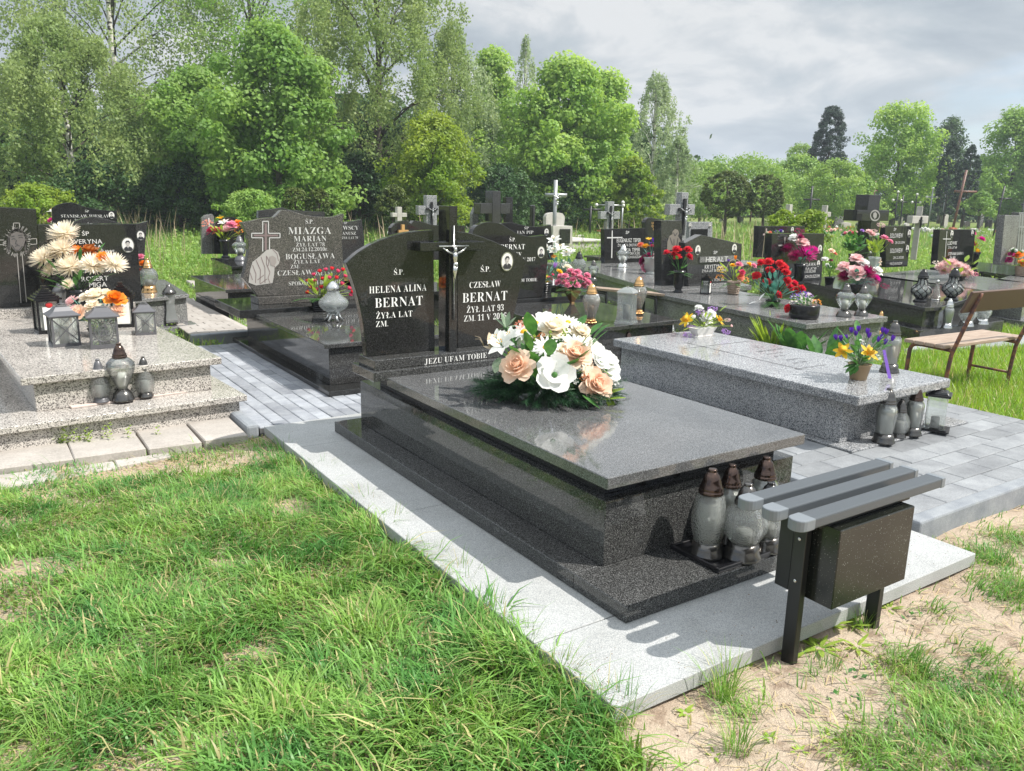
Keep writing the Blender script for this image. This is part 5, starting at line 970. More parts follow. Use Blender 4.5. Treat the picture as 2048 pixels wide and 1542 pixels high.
tag(bouquet('white rose with long green leaves on the heart-notched headstone', 790, 500, .5, None, [('rose', 'white', 788, 458, 14), ('rose', 'white', 780, 466, 10), ('rose', 'palepink', 797, 468, 9)], nleaf=8, leaves='leafblue'), 'white rose with long green leaves on the heart-notched headstone', 'flowers')
# behind the main grave
t = tomb('black tomb with a rounded flat slab carrying gold candles, wavy headstone behind', [(2.86, 3.86), (4.15, 3.92), (4.35, 5.95), (3.0, 5.95)], .42, 'darkfine', plinth=(.14, .10), base=.0)
part(MB().box(3.2, 4.5, 5.6, 5.95, .4203, .46), 'headstone_base', M['black'], t, .003)
s = stone(t, [(948, 595), (944, 470)]+cr([(944, 470), (950, 455), (965, 446.5), (983, 443.5), (1001, 447), (1021, 459), (1042, 469), (1064, 473), (1092, 470)], 4)[1:]+[(1096, 520), (1092, 560), (1084, 595)], 5.66, .09, 'black', .4605)
letters(s, [('Ś.P.', 1025, 479, 7.5, .9), ('BERNAT', 1026, 493.5, 10.5, .92), ('IGNACY', 1024, 509, 9, .9), ('ZM. 6 IV 2017', 1045, 519, 7.5, .9, 'C'), ('JEZU UFAM TOBIE', 1040, 560.5, 6.5, .95)], 5.66); portrait(s, 1081.5, 504.5, 5.66, 24)
for k in range(7):
    pass
t = tomb('second wavy black headstone just behind the wavy one with a portrait', [(4.0, 6.9), (5.3, 6.9), (5.4, 8.2), (4.1, 8.2)], .42, 'black')
s = stone(t, [(985, 520), (985, 452)]+cr([(985, 452), (1004, 446.5), (1021, 445), (1040, 449), (1060, 453), (1080, 453), (1102, 449)], 3)[1:]+[(1108, 520)], 8.3, .09, 'black'); letters(s, [('ŚP', 1053, 456, 5.5, 1.2), ('JAN PIP', 1050, 464.5, 6.5, 1.1)], 8.3, 'letter'); portrait(s, 1092.5, 464, 8.3, 15); portrait(s, 1093, 492, 8.3, 10)
def rect_px(u0, u1, v0, v1, y): a = PY(u0, v1, y); b = PY(u1, v0, y); return a.x, b.x, a.z, b.z
def slab_cross(label, pu, pv0, pv1, au, av, y, m, dp=.12, crucif=None, zbase=None, name='stone_cross', cat='cross', extra=None):
    """cross cut from stone: post pu=(u0,u1) from row pv0 down to pv1, arms au=(u0,u1) av=(v0,v1)"""
    x0, x1, z0, z1 = rect_px(pu[0], pu[1], pv0, pv1, y); zb = z0 if zbase is None else zbase; a0, a1, b0, b1 = rect_px(au[0], au[1], av[0], av[1], y)
    t = thing(name, label, cat, ((x0+x1)/2, y, zb)); part(MB().box(x0, x1, y, y+dp, zb, z1), 'post', M[m], t, .006)
    for p, q in ((a0, x0-.0005), (x1+.0005, a1)): part(MB().box(p, q, y+.002, y+dp-.002, b0, b1), 'arm', M[m], t, .006)
    if crucif:
        cu, c0, c1, aw = crucif; mb = MB(); xa = PY(cu, c0, y).x; zt = PY(cu, c0, y).z; zl = PY(cu, c1, y).z; h = zt-zl; w = h*.045
        mb.box(xa-w, xa+w, y-.03, y-.001, zl, zt, 0); wz = zt-h*.3; ww = h*aw; mb.box(xa-ww, xa+ww, y-.0305, y-.0012, wz-w, wz+w, 0); crucifix_figure(mb, (xa, wz-h*.42), h*.46, y-.05, 1)
        part(mb, 'crucifix', [M['darkmetal'], M['greymetal']], t)
    return t
slab_cross('white weathered stone cross in the high grass left of the main cross', (795, 804), 414, 452, (785, 814), (426, 434), 16, 'stone')
slab_cross('speckled granite cross with a black crucifix left of the main black cross', (853, 874), 391, 470, (837, 890), (412, 430), 11.5, 'greyw', crucif=(863, 404, 450, .27))
t = slab_cross('heavy black granite cross with short thick arms behind the wavy headstones', (984, 1002), 382, 470, (961, 1021), (407, 427.5), 11, 'darkfine', dp=.25)
t = tomb('speckled leaning slab beside the heavy black granite cross', [(6.3, 10.6), (7.3, 10.6), (7.3, 12.3), (6.3, 12.3)], .4, 'mid'); stone(t, [(944, 470), (945, 428), (950, 416), (957, 411), (957, 470)], 11.4, .1, 'mid')
stone(t, [(1012, 470), (1012, 394), (1026, 394), (1026, 470)], 11.9, .1, 'black', name='pillar')
slab = tag(MB().box(*(lambda r: (r[0], r[1], 12.0, 12.12, 0, r[3]))(rect_px(1064, 1072, 410, 470, 12))).build('grave_post', M['darkfine'], bevel=.02), 'dark rounded stone post standing alone behind the wavy headstones', 'post')
t = tomb('pale rounded pink-grey headstone with a black plaque behind the tall steel cross', [(12.2, 16.6), (14.0, 16.6), (14.0, 18.6), (12.2, 18.6)], .35, 'stone')
s = stone(t, [(1092, 452), (1092, 434)]+cr([(1092, 434), (1097, 427), (1110, 425), (1125, 427), (1130, 435)], 3)[1:]+[(1128, 452)], 17.6, .15, 'stone'); s = stone(t, [(1106, 490), (1106, 452), (1145, 452), (1145, 490)], 16.5, .3, 'stone', name='pedestal'); wsub(MB().box(*(lambda r: (r[0], r[1], 16.47, 16.499, r[2], r[3]))(rect_px(1120, 1141, 458, 487, 16.47))), 'plaque', M['black'], s)
def pole_cross(label, u, vb, vt, au, av, r=.03, m='darkmetal', z=0.0, extra=None, lean=0, balls=None, loc=None):
    X = G(u, vb, z) if loc is None else Vector(loc); d = dist(X); h = UP(X, vt); pm = d/FPX; t = thing('iron_cross', label, 'cross', X)
    Rv = Vector((_R[0], _R[1], 0)).normalized(); top = Vector((0, 0, h-z))+Rv*lean*pm; za = UP(X, av)-z
    part_ = MB().tube([(0, 0, -.1), top], r, 8); part_.build('post', M[m], t); c = top*(za/(h-z)); a = c+Rv*(au[0]-u)*pm-Rv*lean*pm*0; b = c+Rv*(au[1]-u)*pm
    MB().tube([a, b], r*.9, 8).build('arm', M[m], t)
    if balls:
        for q in (top, a, b): MB().ball(q, r*2.0, 8, 6).build('knob', M['ceram'], t)
    if extra: extra(t, c, pm, Rv)
    return t
def wreath(t, c, pm, Rv, r, cols, du=0, dv=0):
    mb = MB(); Z = Vector((0, 0, 1)); Fv = Vector((_F[0], _F[1], 0)).normalized(); cc = c+Rv*du*pm-Z*dv*pm-Fv*.06; R = r*pm
    mb.tube([cc+Rv*R*math.cos(2*PI*k/20)+Z*R*math.sin(2*PI*k/20) for k in range(21)], R*.16, 6, 0)
    for k in range(200):
        a = random.uniform(0, 2*PI); q = cc+Rv*R*math.cos(a)+Z*R*math.sin(a)+Vector((random.uniform(-1, 1), random.uniform(-1, 1), random.uniform(-1, 1)))*R*.12; dd = Vector((random.uniform(-1, 1), random.uniform(-1, 1), random.uniform(-1, 1))).normalized()*R*.3; n = dd.orthogonal()*.25; mb.add([q, q+dd*.5+n, q+dd, q+dd*.5-n], [(0, 1, 2, 3)], 0)
    w = mb.build('wreath', M['leafblue'] if cols[0] != 'yellow' else M['leafy'], t)
    for k in range(14):
        a = 2*PI*k/14; o = link('blossom', flower('carnation', cols[k % len(cols)]), w, cc+Rv*R*math.cos(a)+Z*R*math.sin(a)-Fv*R*.25, None, R*.2); o.rotation_euler = (PI/2, 0, -YAW)
def rays(t, c, pm, Rv, n=9, L=24):
    mb = MB()
    for k in range(n):
        a = PI*(k+.5)/n; d = Rv*math.cos(a)+Vector((0, 0, math.sin(a))); mb.tube([c+d*8*pm, c+d*L*pm], .008, 4)
    mb.tube([c+(Rv*math.cos(PI*k/10)+Vector((0, 0, math.sin(PI*k/10)))*.9)*11*pm-Vector((0, 0, 8*pm)) for k in range(11)], .012, 4)
    mb.build('halo', M['ceram'], t)
pole_cross('black iron cross with white knobs and a white ray halo above the left headstone', 52, 470, 380, (19, 93), 411, .045, balls=1, extra=lambda t, c, pm, Rv: rays(t, c, pm, Rv))
pole_cross('silver cross wearing a yellow flower wreath in the weeds', 343, 470, 384, (322, 366), 405, .05, 'greymetal', extra=lambda t, c, pm, Rv: (wreath(t, c, pm, Rv, 9, ['yellow', 'orange'], 2, 5), rays(t, c, pm, Rv, 9, 20)))
pole_cross('plain thin iron cross left of the violet wreath', 408, 470, 370, (384, 431), 396, .04)
pole_cross('thin iron cross carrying a violet and teal wreath', 437, 470, 364, (420, 474), 398, .035, extra=lambda t, c, pm, Rv: wreath(t, c, pm, Rv, 18, ['lilac', 'violet', 'lilac', 'palepink'], 2, 10))
pole_cross('small distant brown cross in front of the thorny bushes', 511, 440, 372, (497, 530), 389, .06, 'rustmetal')
pole_cross('tall grey steel cross with a small corpus behind the wavy black headstones', 1107, 507, 360, (1087, 1130), 390, .055, 'greymetal', extra=lambda t, c, pm, Rv: crucifix_figure(MB(), (c.x, c.z-.35), .35, c.y-.1).build('corpus', M['silver'], t))
pole_cross('thin black cross with a short arm just right of the main black cross', 915, 460, 388, (908, 935), 412, .04, loc=None)
pole_cross('black iron cross leaning slightly in the meadow left of the granite crosses', 1179, 478, 412, (1163, 1200), 419, .045)
pole_cross('grey pipe cross with white knobs beside the speckled cross in the meadow', 1242, 478, 405, (1190, 1243), 411, .035, 'greymetal', balls=1)
slab_cross('speckled granite cross with black crucifix over the twin-name headstone', (1213, 1229), 403, 470, (1201, 1241), (423, 438), 14, 'greyw', crucif=(1222, 412, 458, .22))
t = tomb('black rectangular headstone with a silver cross and twin names, speckled slab', [(G(1320, 582, .43).x, G(1320, 582, .43).y), (G(1320, 582, .43).x+1.7, G(1320, 582, .43).y), (G(1195, 545, .43).x+2.2, 9.8), (G(1195, 545, .43).x+.25, 9.8), (G(1195, 545, .43).x, G(1195, 545, .43).y)], .43, 'mid', th=.07, plinth=(.1, .12))
s = stone(t, [(1209, 530), (1208, 458), (1291, 456), (1291, 528)], 9.3, .1, 'black', .4305)
letters(s, [('ŚP', 1255, 465, 5.5, 1.3), ('EUGENIUSZ TEPER', 1258, 480.5, 7.5, .72), ('ŻYŁ LAT 76 ZM.27.01.2004', 1258, 490, 5, .7), ('ŁUCJA TEPER', 1262, 499.5, 7, .8), ('ŻYŁA LAT 81 ZM.9.XI.2012', 1258, 507, 5, .7), ('POKÓJ ICH DUSZOM', 1262, 514, 5, .8)], 9.3, 'letter', False)
em = MB(); yy = 9.297; stroke(em, [(1224.5, 461), (1223.5, 516)], .022); yy -= .001; stroke(em, [(1214, 475.5), (1245, 475)], .02); wsub(em, 'silver_cross', M['letter'], s)
t = tomb('dark headstone with orange lettering and a glowing figure in a niche', [(8.6, 9.5), (10.0, 9.5), (10.0, 11.0), (8.6, 11.0)], .43, 'brownish')
s = stone(t, [(1290, 520), (1290, 445)]+cr([(1290, 445), (1294, 437), (1302, 435), (1315, 438), (1328, 438)], 3)[1:]+[(1330, 520)], 10.2, .1, 'black'); letters(s, [('KAZIMIERZ', 1312, 446, 4, .8), ('OSTAK', 1312, 452, 5, 1), ('ZM. 1999', 1312, 458, 4, .8)], 10.2, 'dullgold', False)
# gabled group
A_, B_, C_ = [((q := G(u, v, .43)).x, q.y) for u, v in [(1612, 648), (1776, 633.5), (1300, 584)]]
t = tomb('speckled grey tomb with a gabled black headstone and two oval portraits', par3(A_, B_, C_), .43, 'mid', th=.055, plinth=(.1, .14))
yg = 5.98
s = stone(t, [(1376, 588), (1370, 486), (1403, 469.5), (1484, 488), (1479, 588)], yg, .12, 'darkfine', .4305)
wsub(MB().box(*(lambda r: (r[0], r[1], yg-.012, yg-.0005, r[2], r[3]))(rect_px(1398, 1470, 511, 525, yg))), 'name_band', M['mid'], s)
letters(s, [('ŚP', 1431, 505, 6, 1.4), ('HERAŁT', 1434, 518.5, 10, 1.2), ('KRYSTYNA', 1428, 533, 8, .85), ('ŻYŁA LAT 55 ZM. 2003', 1428, 541, 5, .9), ('ŻYŁ LAT 71 ZM. 2011', 1428, 560, 5, .9), ('POKÓJ ICH DUSZOM', 1430, 569, 5, .95)], yg, 'letter', False, off=.014)
portrait(s, 1395, 500, yg, 21, True); portrait(s, 1468, 497, yg, 20)
s = stone(t, [(1322, 588), (1322, 441), (1364, 441), (1366, 588)], 6.2, .14, 'darkfine', .4305, 'tall_stone')
em = MB(); yy = 6.197; em.add([pl_(*p) for p in [(1334, 500), (1335, 483), (1339, 472), (1345, 468), (1345, 463), (1350, 458), (1356, 460), (1358, 466), (1356, 472), (1361, 480), (1362, 500)]], [list(range(11))]); yy -= .001
for p in [[(1347, 465), (1350, 472), (1355, 465)], [(1340, 475), (1345, 490)], [(1356, 476), (1353, 495)], [(1348, 478), (1348, 498)]]: stroke(em, p, .012, 1)
wsub(em, 'etched_figure', [mat('etched_figure_grey', (.2, .18, .15), .6), M['tone2']], s)
slab_cross('large speckled granite cross with a black and silver crucifix behind the gabled headstone', (1355, 1378), 385, 520, (1339, 1391), (409, 430), 7.6, 'greyw', crucif=(1369, 397, 470, .22))
t = tomb('speckled block headstone with a black plaque and two white ovals', [(9.3, 8.4), (10.9, 8.4), (10.9, 9.8), (9.3, 9.8)], .43, 'greyw'); s = stone(t, [(1378, 510), (1378, 444), (1425, 444), (1425, 510)], 8.2, .14, 'greyw'); wsub(MB().box(*(lambda r: (r[0], r[1], 8.18, 8.1995, r[2], r[3]))(rect_px(1381, 1416, 458, 505, 8.18))), 'plaque', M['black'], s); portrait(s, 1379.5, 451, 8.2, 10); portrait(s, 1419, 451, 8.2, 10)
# black pair and their slabs
t = tomb('black stone behind its twin, with an etched cross and small oval portrait', poly([(1517, 545), (1560, 553), (1640, 540), (1600, 532)], .44), .44, 'black')
s = stone(t, [(1514, 515), (1517, 452), (1610, 452), (1608, 515)], 7.9, .1, 'black'); em = MB(); yy = 7.897; stroke(em, [(1533, 457), (1531, 502)], .03); yy -= .001; stroke(em, [(1526, 469), (1540, 468)], .03); wsub(em, 'etched_cross', M['etchrose'], s); portrait(s, 1584, 459.5, 7.9, 12)
PG = poly([(1590, 560), (1850, 615), (1884, 613), (1985, 583), (1720, 545)], .44)
t = tomb('black polished stepped tomb carrying the dark lattice candles behind the brown bench', PG, .44, 'darkfine', th=.045, plinth=(.0, .1))
part(MB().slab(ccw(poly([(1770, 643), (1840, 661), (2008, 641), (1950, 624)], .2)), .0, .2), 'step', M['darkfine'], t, .005)
s = stone(t, [(1541, 560), (1544, 467), (1649, 467), (1643, 560)], 5.75, .12, 'black', .4405); em = MB(); yy = 5.747; stroke(em, [(1570, 474), (1568, 515)], .02); yy -= .001; stroke(em, [(1557, 491), (1582, 490)], .02); wsub(em, 'etched_cross', M['etch'], s)
letters(s, [('STANISŁAWA', 1613, 529, 7, .9), ('ŻYŁA LAT 80', 1620, 537, 5, .9), ('ZM. 15.XII.2008', 1618, 543, 5, .9), ('POKÓJ ICH DUSZOM', 1616, 553, 6, .9)], 5.75, 'letter', False); portrait(s, 1639, 498, 5.75, 18); portrait(s, 1636, 527, 5.75, 14)
t = tomb('pale slab tomb with a dome of dahlias and a black two-name headstone', poly([(1700, 552), (1767, 556), (2055, 592), (2130, 575), (1850, 538)], .44), .44, 'mid', th=.05, plinth=(.05, .12))
s = stone(t, [(1772, 535), (1770, 452), (1824, 452), (1815, 533)], 6.3, .11, 'black', name='headstone'); letters(s, [('ŚP', 1790, 459, 5.5, 1.2), ('SOŁOWIEW', 1793, 471, 9, .62), ('ZM. 20.XI.1994', 1800, 485, 5, .75), ('SOŁOWIEW', 1793, 501, 9, .6), ('ZM. 22.XII.2013', 1797, 515, 5, .8), ('POKÓJ ICH DUSZOM', 1792, 527, 5, .62)], 6.3, 'letter', False); portrait(s, 1818, 467, 6.3, 16); portrait(s, 1814, 497, 6.3, 15)
t = tomb('dark tomb with crimson bouquet whose black headstone has a long thin cross', poly([(1860, 535), (1967, 543), (2060, 556), (2120, 540), (1960, 524)], .44), .44, 'darkfine', th=.05)
s = stone(t, [(1874, 530), (1880, 459), (1951, 459), (1946, 530)], 5.4, .11, 'black'); letters(s, [('LUDWIK', 1905, 486, 7, .9), ('ŻYŁ LAT 68', 1905, 495, 4.5, .9), ('STEFANIA BARAN', 1912, 507, 6, .8), ('ZM. 1989', 1905, 515, 4.5, .9)], 5.4, 'letter', False); portrait(s, 1903, 468, 5.4, 15); portrait(s, 1944, 466, 5.4, 12)
em = MB(); yy = 5.397; stroke(em, [(1894, 462), (1890, 515)], .012); yy -= .001; stroke(em, [(1886, 478), (1902, 478)], .012); wsub(em, 'etched_cross', M['letter'], s)
t = thing('stone_cross', 'black granite cross with an etched crowned head at its crossing', 'cross', (12.5, 8.4, 0)); yb = 8.4
part(MB().box(*(lambda r: (r[0], r[1], yb, yb+.3, r[2], r[3]))(rect_px(1735, 1762, 390, 420, yb))), 'post', M['black'], t, .006); hb2 = part(MB().box(*(lambda r: (r[0], r[1], yb-.002, yb+.302, r[2], r[3]))(rect_px(1712, 1779, 420.3, 442, yb))), 'arm', M['black'], t, .006); part(MB().box(*(lambda r: (r[0], r[1], yb, yb+.3, 0, r[3]))(rect_px(1733, 1760, 442.3, 520, yb))), 'post', M['black'], t, .006)
em = MB(); yy = yb-.006; stroke(em, [(1750+9*math.sin(a*.3), 431-10*math.cos(a*.3)) for a in range(22)], .03); em.add([pl_(*p) for p in [(1746, 432), (1747, 426), (1751, 424), (1754, 428), (1753, 435), (1749, 438)]], [list(range(6))]); wsub(em, 'etching', M['etch'], hb2)
slab_cross('pale sandstone cross with a tiny dark corpus right of the black crowned-head cross', (1831, 1847), 413, 520, (1824, 1858), (432, 447), 7.6, 'stone', crucif=(1842, 434, 456, .2))
slab_cross('sandstone cross in the meadow above the pair of black headstones', (1574, 1586), 409, 470, (1562, 1597), (431, 439), 12, 'stone')
slab_cross('grey stone cross standing beside the yellow-green shrub', (1645, 1657), 411, 490, (1641, 1663), (424, 434), 9.5, 'stone')
pole_cross('black iron cross in front of the round hedge at the back right', 1615, 470, 372, (1600, 1632), 399, .045)
pole_cross('rusty tall leaning cross set in an orange socket', 1900, 480, 340, (1886, 1930), 383, .055, 'rustmetal', lean=13, extra=lambda t, c, pm, Rv: MB().lathe([(.11, 0), (.11, .55), (.09, .56)], 10).build('socket', mat('orange_clay', (.35, .12, .05), .7), t))
pole_cross('thin black iron cross at the far right of the graveyard', 1983, 485, 372, (1977, 2003), 397, .035, lean=9)
t = tomb('tall grey slab headstone at the right edge with silver bars beside it', poly([(1990, 560), (2060, 566), (2130, 552), (2040, 545)], .44), .44, 'mid'); s = stone(t, [(2000, 530), (2010, 430), (2040, 431), (2028, 530)], 5.0, .12, 'mid'); s = stone(t, [(2031, 530), (2038, 425), (2060, 425), (2055, 530)], 5.3, .12, 'mid', name='side_stone')
em = MB(); yy = 5.25; [stroke(em, [(2034+k*5, 520), (2041+k*5, 428)], .03) for k in range(3)]; yy -= .002; stroke(em, [(2034, 453), (2060, 455)], .03); wsub(em, 'silver_bars', M['greymetal'], s)
# small bench with black frame behind the main bouquet
t = thing('wooden_bench', 'low bench of bleached planks on a black frame behind the crystal lantern', 'bench', G(1260, 612, 0))
qa, qb = G(1198, 578, .43), G(1330, 590, .43); qd = (qb-qa)
for k in range(3):
    o = Vector((.02, .10, 0))*k*1.1; P = [qa+o, qb+o, qb+o+Vector((.015, .085, 0)), qa+o+Vector((.015, .085, 0))]; part(MB().slab(ccw([(p.x, p.y) for p in P]), .41, .44), 'plank', M['rustwood'], t, .003)
for s_ in (.12, .88):
    c = qa+qd*s_; part(MB().tube([(c.x, c.y, -.02), (c.x, c.y, .37), (c.x+.06, c.y+.28, .37), (c.x+.06, c.y+.28, -.02)], .016, 6), 'frame', M['darkmetal'], t)
    part(MB().tube([(c.x, c.y, .395), (c.x+.06, c.y+.28, .395)], .014, 6), 'frame', M['darkmetal'], t)
# brown bench seen from behind, standing in the grass
zs = .46; a0, a1, b0, b1 = G(1808.5, 676, zs), G(1891, 691, zs), G(1993, 659, zs), G(2028, 668, zs)
BB = thing('park_bench', 'old brown bench on bent rusty pipe legs, backrest towards us, in the right lawn', 'bench', (a0.x, a0.y, 0))
ex = ((b1-a1)+(b0-a0)).normalized(); ey = Vector((-ex.y, ex.x, 0)); Ln = (b1-a1).length; Wd = .36
if ey.dot(a0-a1) < 0: ey = -ey
O = a1.copy()
def bp(x, y, z): return O+ex*x+ey*y+Vector((0, 0, z-zs))
for k in range(4):
    y0 = k*Wd/4+.004; mb = MB(); P = [bp(0, y0, 0), bp(Ln, y0, 0), bp(Ln, y0+Wd/4-.008, 0), bp(0, y0+Wd/4-.008, 0)]; mb.slab(ccw([(p.x, p.y) for p in P]), zs-.03, zs-.002*k % 2*0-.001); part(mb, 'seat_board', M['rustwood'], BB, .004)
bk = MB(); hb_ = [bp(-.02, -.10, zs+.27), bp(Ln+.02, -.10, zs+.27), bp(Ln+.02, -.17, zs+.44), bp(-.02, -.17, zs+.44)]; nn = Vector((ey.x, ey.y, .35)).normalized()*.022
bk.add([*hb_, *[p+nn for p in hb_]], [(0, 1, 2, 3), (7, 6, 5, 4), (0, 4, 5, 1), (1, 5, 6, 2), (2, 6, 7, 3), (3, 7, 4, 0)]); part(bk, 'backrest', M['slatbrown'], BB, .004)
for x in (.10, Ln-.10):
    part(MB().tube(cr([bp(x, -.165, zs+.43), bp(x, -.09, zs+.2), bp(x, -.02, zs-.02), bp(x, .0, zs-.1), bp(x, .015, zs-.3), bp(x, .02, -.02)], 4), .017, 8), 'rear_leg', M['rustmetal'], BB)
    part(MB().tube(cr([bp(x, 0, zs-.05), bp(x, .12, zs-.045), bp(x, Wd-.06, zs-.045), bp(x, Wd-.01, zs-.08), bp(x, Wd, zs-.16), bp(x, Wd+.01, -.02)], 4), .017, 8), 'front_leg', M['rustmetal'], BB)
    part(MB().tube([bp(x, .02, .14), bp(x, Wd, .14)], .012, 6), 'crossbar', M['rustmetal'], BB)
# strip of paving behind the brown bench
struct(MB().slab(poly([(1800, 700), (2060, 688), (2200, 668), (1900, 672)], .05), -.02, .05).build('far_paving', M['paver_grey'], bevel=.01))
# ------------------------------------------------------------------ far graveyard: each stone and each cross its own thing
random.seed(5)
far = [ # u, vbase, vtop, width px, material, kind
 (1890, 440, 407, 18, 'stone', 'pale plaster headstone with a shallow peaked top under the columnar cypress'), (1963, 436, 398, 12, 'mid', 'narrow grey headstone with light bars beneath the far trees'), (1980, 434, 410, 22, 'black', 'small dark headstone half lost among far flowers'), (1936, 430, 410, 22, 'brownish', 'brown flat headstone at the foot of the cypresses'),
 (2020, 440, 415, 26, 'black', 'wide black headstone near the right edge under the trees'), (2037, 430, 405, 10, 'mid', 'thin grey headstone at the far right edge'), (1800, 452, 425, 10, 'stone', 'leaning pale obelisk stone left of the sandstone cross'), (1995, 445, 424, 14, 'black', 'little black headstone left of the leaning iron cross'),
 (1480, 448, 425, 16, 'mid', 'weathered grey tablet under the clipped round trees'), (1675, 462, 432, 30, 'mid', 'low grey headstone with wavy top beside the grey stone cross'), (1160, 492, 470, 20, 'stone', 'low pale kerbed grave with candles in the meadow'), (1050, 448, 430, 14, 'black', 'small black block headstone behind the heavy black cross'), (940, 470, 446, 24, 'greyw', 'speckled granite block peeking right of the main cross'), (350, 463, 434, 38, 'black', 'small dark stone with a pale inscription sunk in weeds'), (700, 452, 434, 40, 'brownish', 'brown-grey curved stone behind the family-name headstone'), (1445, 440, 425, 14, 'stone', 'tiny pale stone far behind the gabled headstone')]
for k, (u, vb, vt, w, m_, lab) in enumerate(far):
    X = G(u, vb, 0); D = dist(X)
    if D > 48: X = DP(u, vb, 48); X.z = 0; D = 48
    pm = D/FPX; h = (vb-vt)*pm; wd = w*pm; t = thing('headstone', lab, 'gravestone', (X.x, X.y, 0))
    pts = [(-wd/2, 0), (wd/2, 0), (wd/2, h*.93)]+([(wd*.2, h), (-wd*.25, h*.98)] if k % 3 else [(wd*.15, h*.99), (0, h), (-wd*.15, h*.99)])+[(-wd/2, h*.9)]
    MB().prism(pts, -.05, .08).build('stone', M[m_], t, .01); MB().box(-wd*.6, wd*.6, -.09, .12, -.03, .07).build('base', M['mid'], t, .01)
farc = [(1788, 450, 384, 16, 'darkmetal', 1, 'black far cross topped with a white knob, left one'), (1826, 452, 389, 16, 'darkmetal', 1, 'black far cross topped with a white knob, nearer the sandstone cross'), (1857, 446, 377, 20, 'greymetal', 1, 'light grey far cross with white lights on its arms'), (1886, 425, 373, 14, 'greymetal', 0, 'slim grey cross rising over the pale plaster headstone'), (1800, 446, 390, 18, 'darkmetal', 0, 'dark cross between the two white-knobbed far crosses'), (1742, 440, 362, 14, 'rustmetal', 0, 'thin rusty cross above the crowned-head cross'), (1408, 440, 412, 16, 'greymetal', 0, 'rusty low railing cross in tall grass'), (1955, 450, 415, 12, 'darkmetal', 0, 'small black cross left of the thin far headstone'), (2043, 436, 400, 10, 'darkmetal', 0, 'black cross cut off by the right edge'), (1160, 470, 398, 18, 'darkmetal', 1, 'black cross with white knobs in the meadow behind the steel cross'), (928, 448, 385, 16, 'darkmetal', 0, 'second thin black cross right of the main cross'), (740, 440, 395, 10, 'greymetal', 0, 'thin pale cross beside the dark birch trunk'), (1500, 446, 405, 12, 'rustmetal', 0, 'old brown cross by the clipped round trees')]
for u, vb, vt, w, m_, bl, lab in farc:
    X = G(u, vb, 0); D = dist(X)
    if D > 46: X = DP(u, vb, 46); X.z = 0
    pole_cross(lab, u, vb, vt, (u-w/2, u+w/2), vt+(vb-vt)*.25, .04, m_, balls=bl, loc=X)
farf = [(1925, 436, [('palepink', 'white'), 40]), (1950, 436, [('white', 'pink'), 36]), (1845, 446, [('white', 'palepink'), 30]), (1870, 448, [('white', 'white'), 26]), (2000, 440, [('coral', 'white'), 34]), (1810, 425, [('white', 'pink'), 20]), (1790, 418, [('yellow', 'yellow'), 12]), (2010, 425, [('palepink', 'burg'), 26]), (1900, 440, [('pink', 'white'), 12]), (1140, 470, [('pink', 'cream'), 30]), (1180, 465, [('orange', 'orange'), 24]), (1160, 475, [('rose', 'palepink'), 30]), (1045, 435, [('coral', 'cream'), 26]), (968, 443, [('orange', 'magenta'), 22]), (350, 470, [('white', 'white'), 34]), (1660, 462, [('peach', 'palepink'), 28]), (1545, 468, [('peach', 'coral'), 16]), (1700, 466, [('palepink', 'rose'), 30]), (1620, 425, [('orange', 'yellow'), 8]), (1697, 440, [('orange', 'yellow'), 20]), (1300, 462, [('peach', 'cream'), 18]), (1550, 462, [('white', 'violet'), 20]), (2030, 500, [('white', 'white'), 26]), (1750, 470, [('white', 'white'), 16]), (1875, 470, [('white', 'white'), 20])]
nm_ = {'palepink': 'pale pink', 'burg': 'burgundy'}
for k, (u, v, (cols, w)) in enumerate(farf):
    X = G(u, v+6, 0); D = dist(X)
    if D > 44: X = DP(u, v+6, 44); X.z = 0; D = 44
    if v > 455 and u > 1500: X = DP(u, v+6, 13); D = 13
    pm = D/FPX; random.seed(k+90); t = thing('flower_bunch', '', 'flowers', X); q = {1925: 'left of the rusty leaning cross base', 1950: 'right of the rusty leaning cross', 1845: 'below the sandstone cross arm', 1870: 'on a far white grave', 2000: 'left of the leaning iron cross', 1810: 'among the far knobbed crosses', 1790: 'beside a knobbed far cross', 2010: 'at the far right under trees', 1900: 'in front of the pale plaster headstone', 1140: 'on the pale grave behind the steel cross', 1180: 'on a low shelf in the meadow', 1160: 'in jars near the black plaque', 1045: 'right of the heavy black cross', 968: 'under the left arm of the heavy black cross', 350: 'in weeds below the small dark stone', 1660: 'behind the black headstone pair', 1545: 'by the left black twin stone', 1700: 'beside the grey stone cross', 1620: 'under the iron cross by the hedge', 1697: 'left of the crowned-head cross', 1300: 'beside the orange-lettered headstone', 1550: 'lying on the left black twin stone', 2030: 'before the tall grey slab', 1750: 'behind the pale-orchid bouquet', 1875: 'left of the long-cross headstone'}[u]
    t['label'] = '%s and %s flowers %s' % (nm_.get(cols[0], cols[0]), nm_.get(cols[1], cols[1]), q) if cols[0] != cols[1] else 'all-%s flowers %s' % (cols[0], q)
    n = max(5, w//3); mb = MB()
    for j in range(n):
        p = Vector((_R[0], _R[1], 0))*random.uniform(-.5, .5)*w*pm+Vector((0, 0, random.uniform(.4, 1)*9*pm))+Vector((random.uniform(-.05, .05), random.uniform(-.1, .1), 0)); o = link('blossom', flower('carnation', cols[j % 2]), t, p, (.9, 0, -YAW+random.uniform(-.5, .5)), random.uniform(2.4, 4.4)*pm)
        leaf_pts(mb, p-Vector((0, 0, p.z)), p+Vector((random.uniform(-.1, .1), random.uniform(-.1, .1), .02)), .03)
    mb.build('foliage', M['leaf'], t)

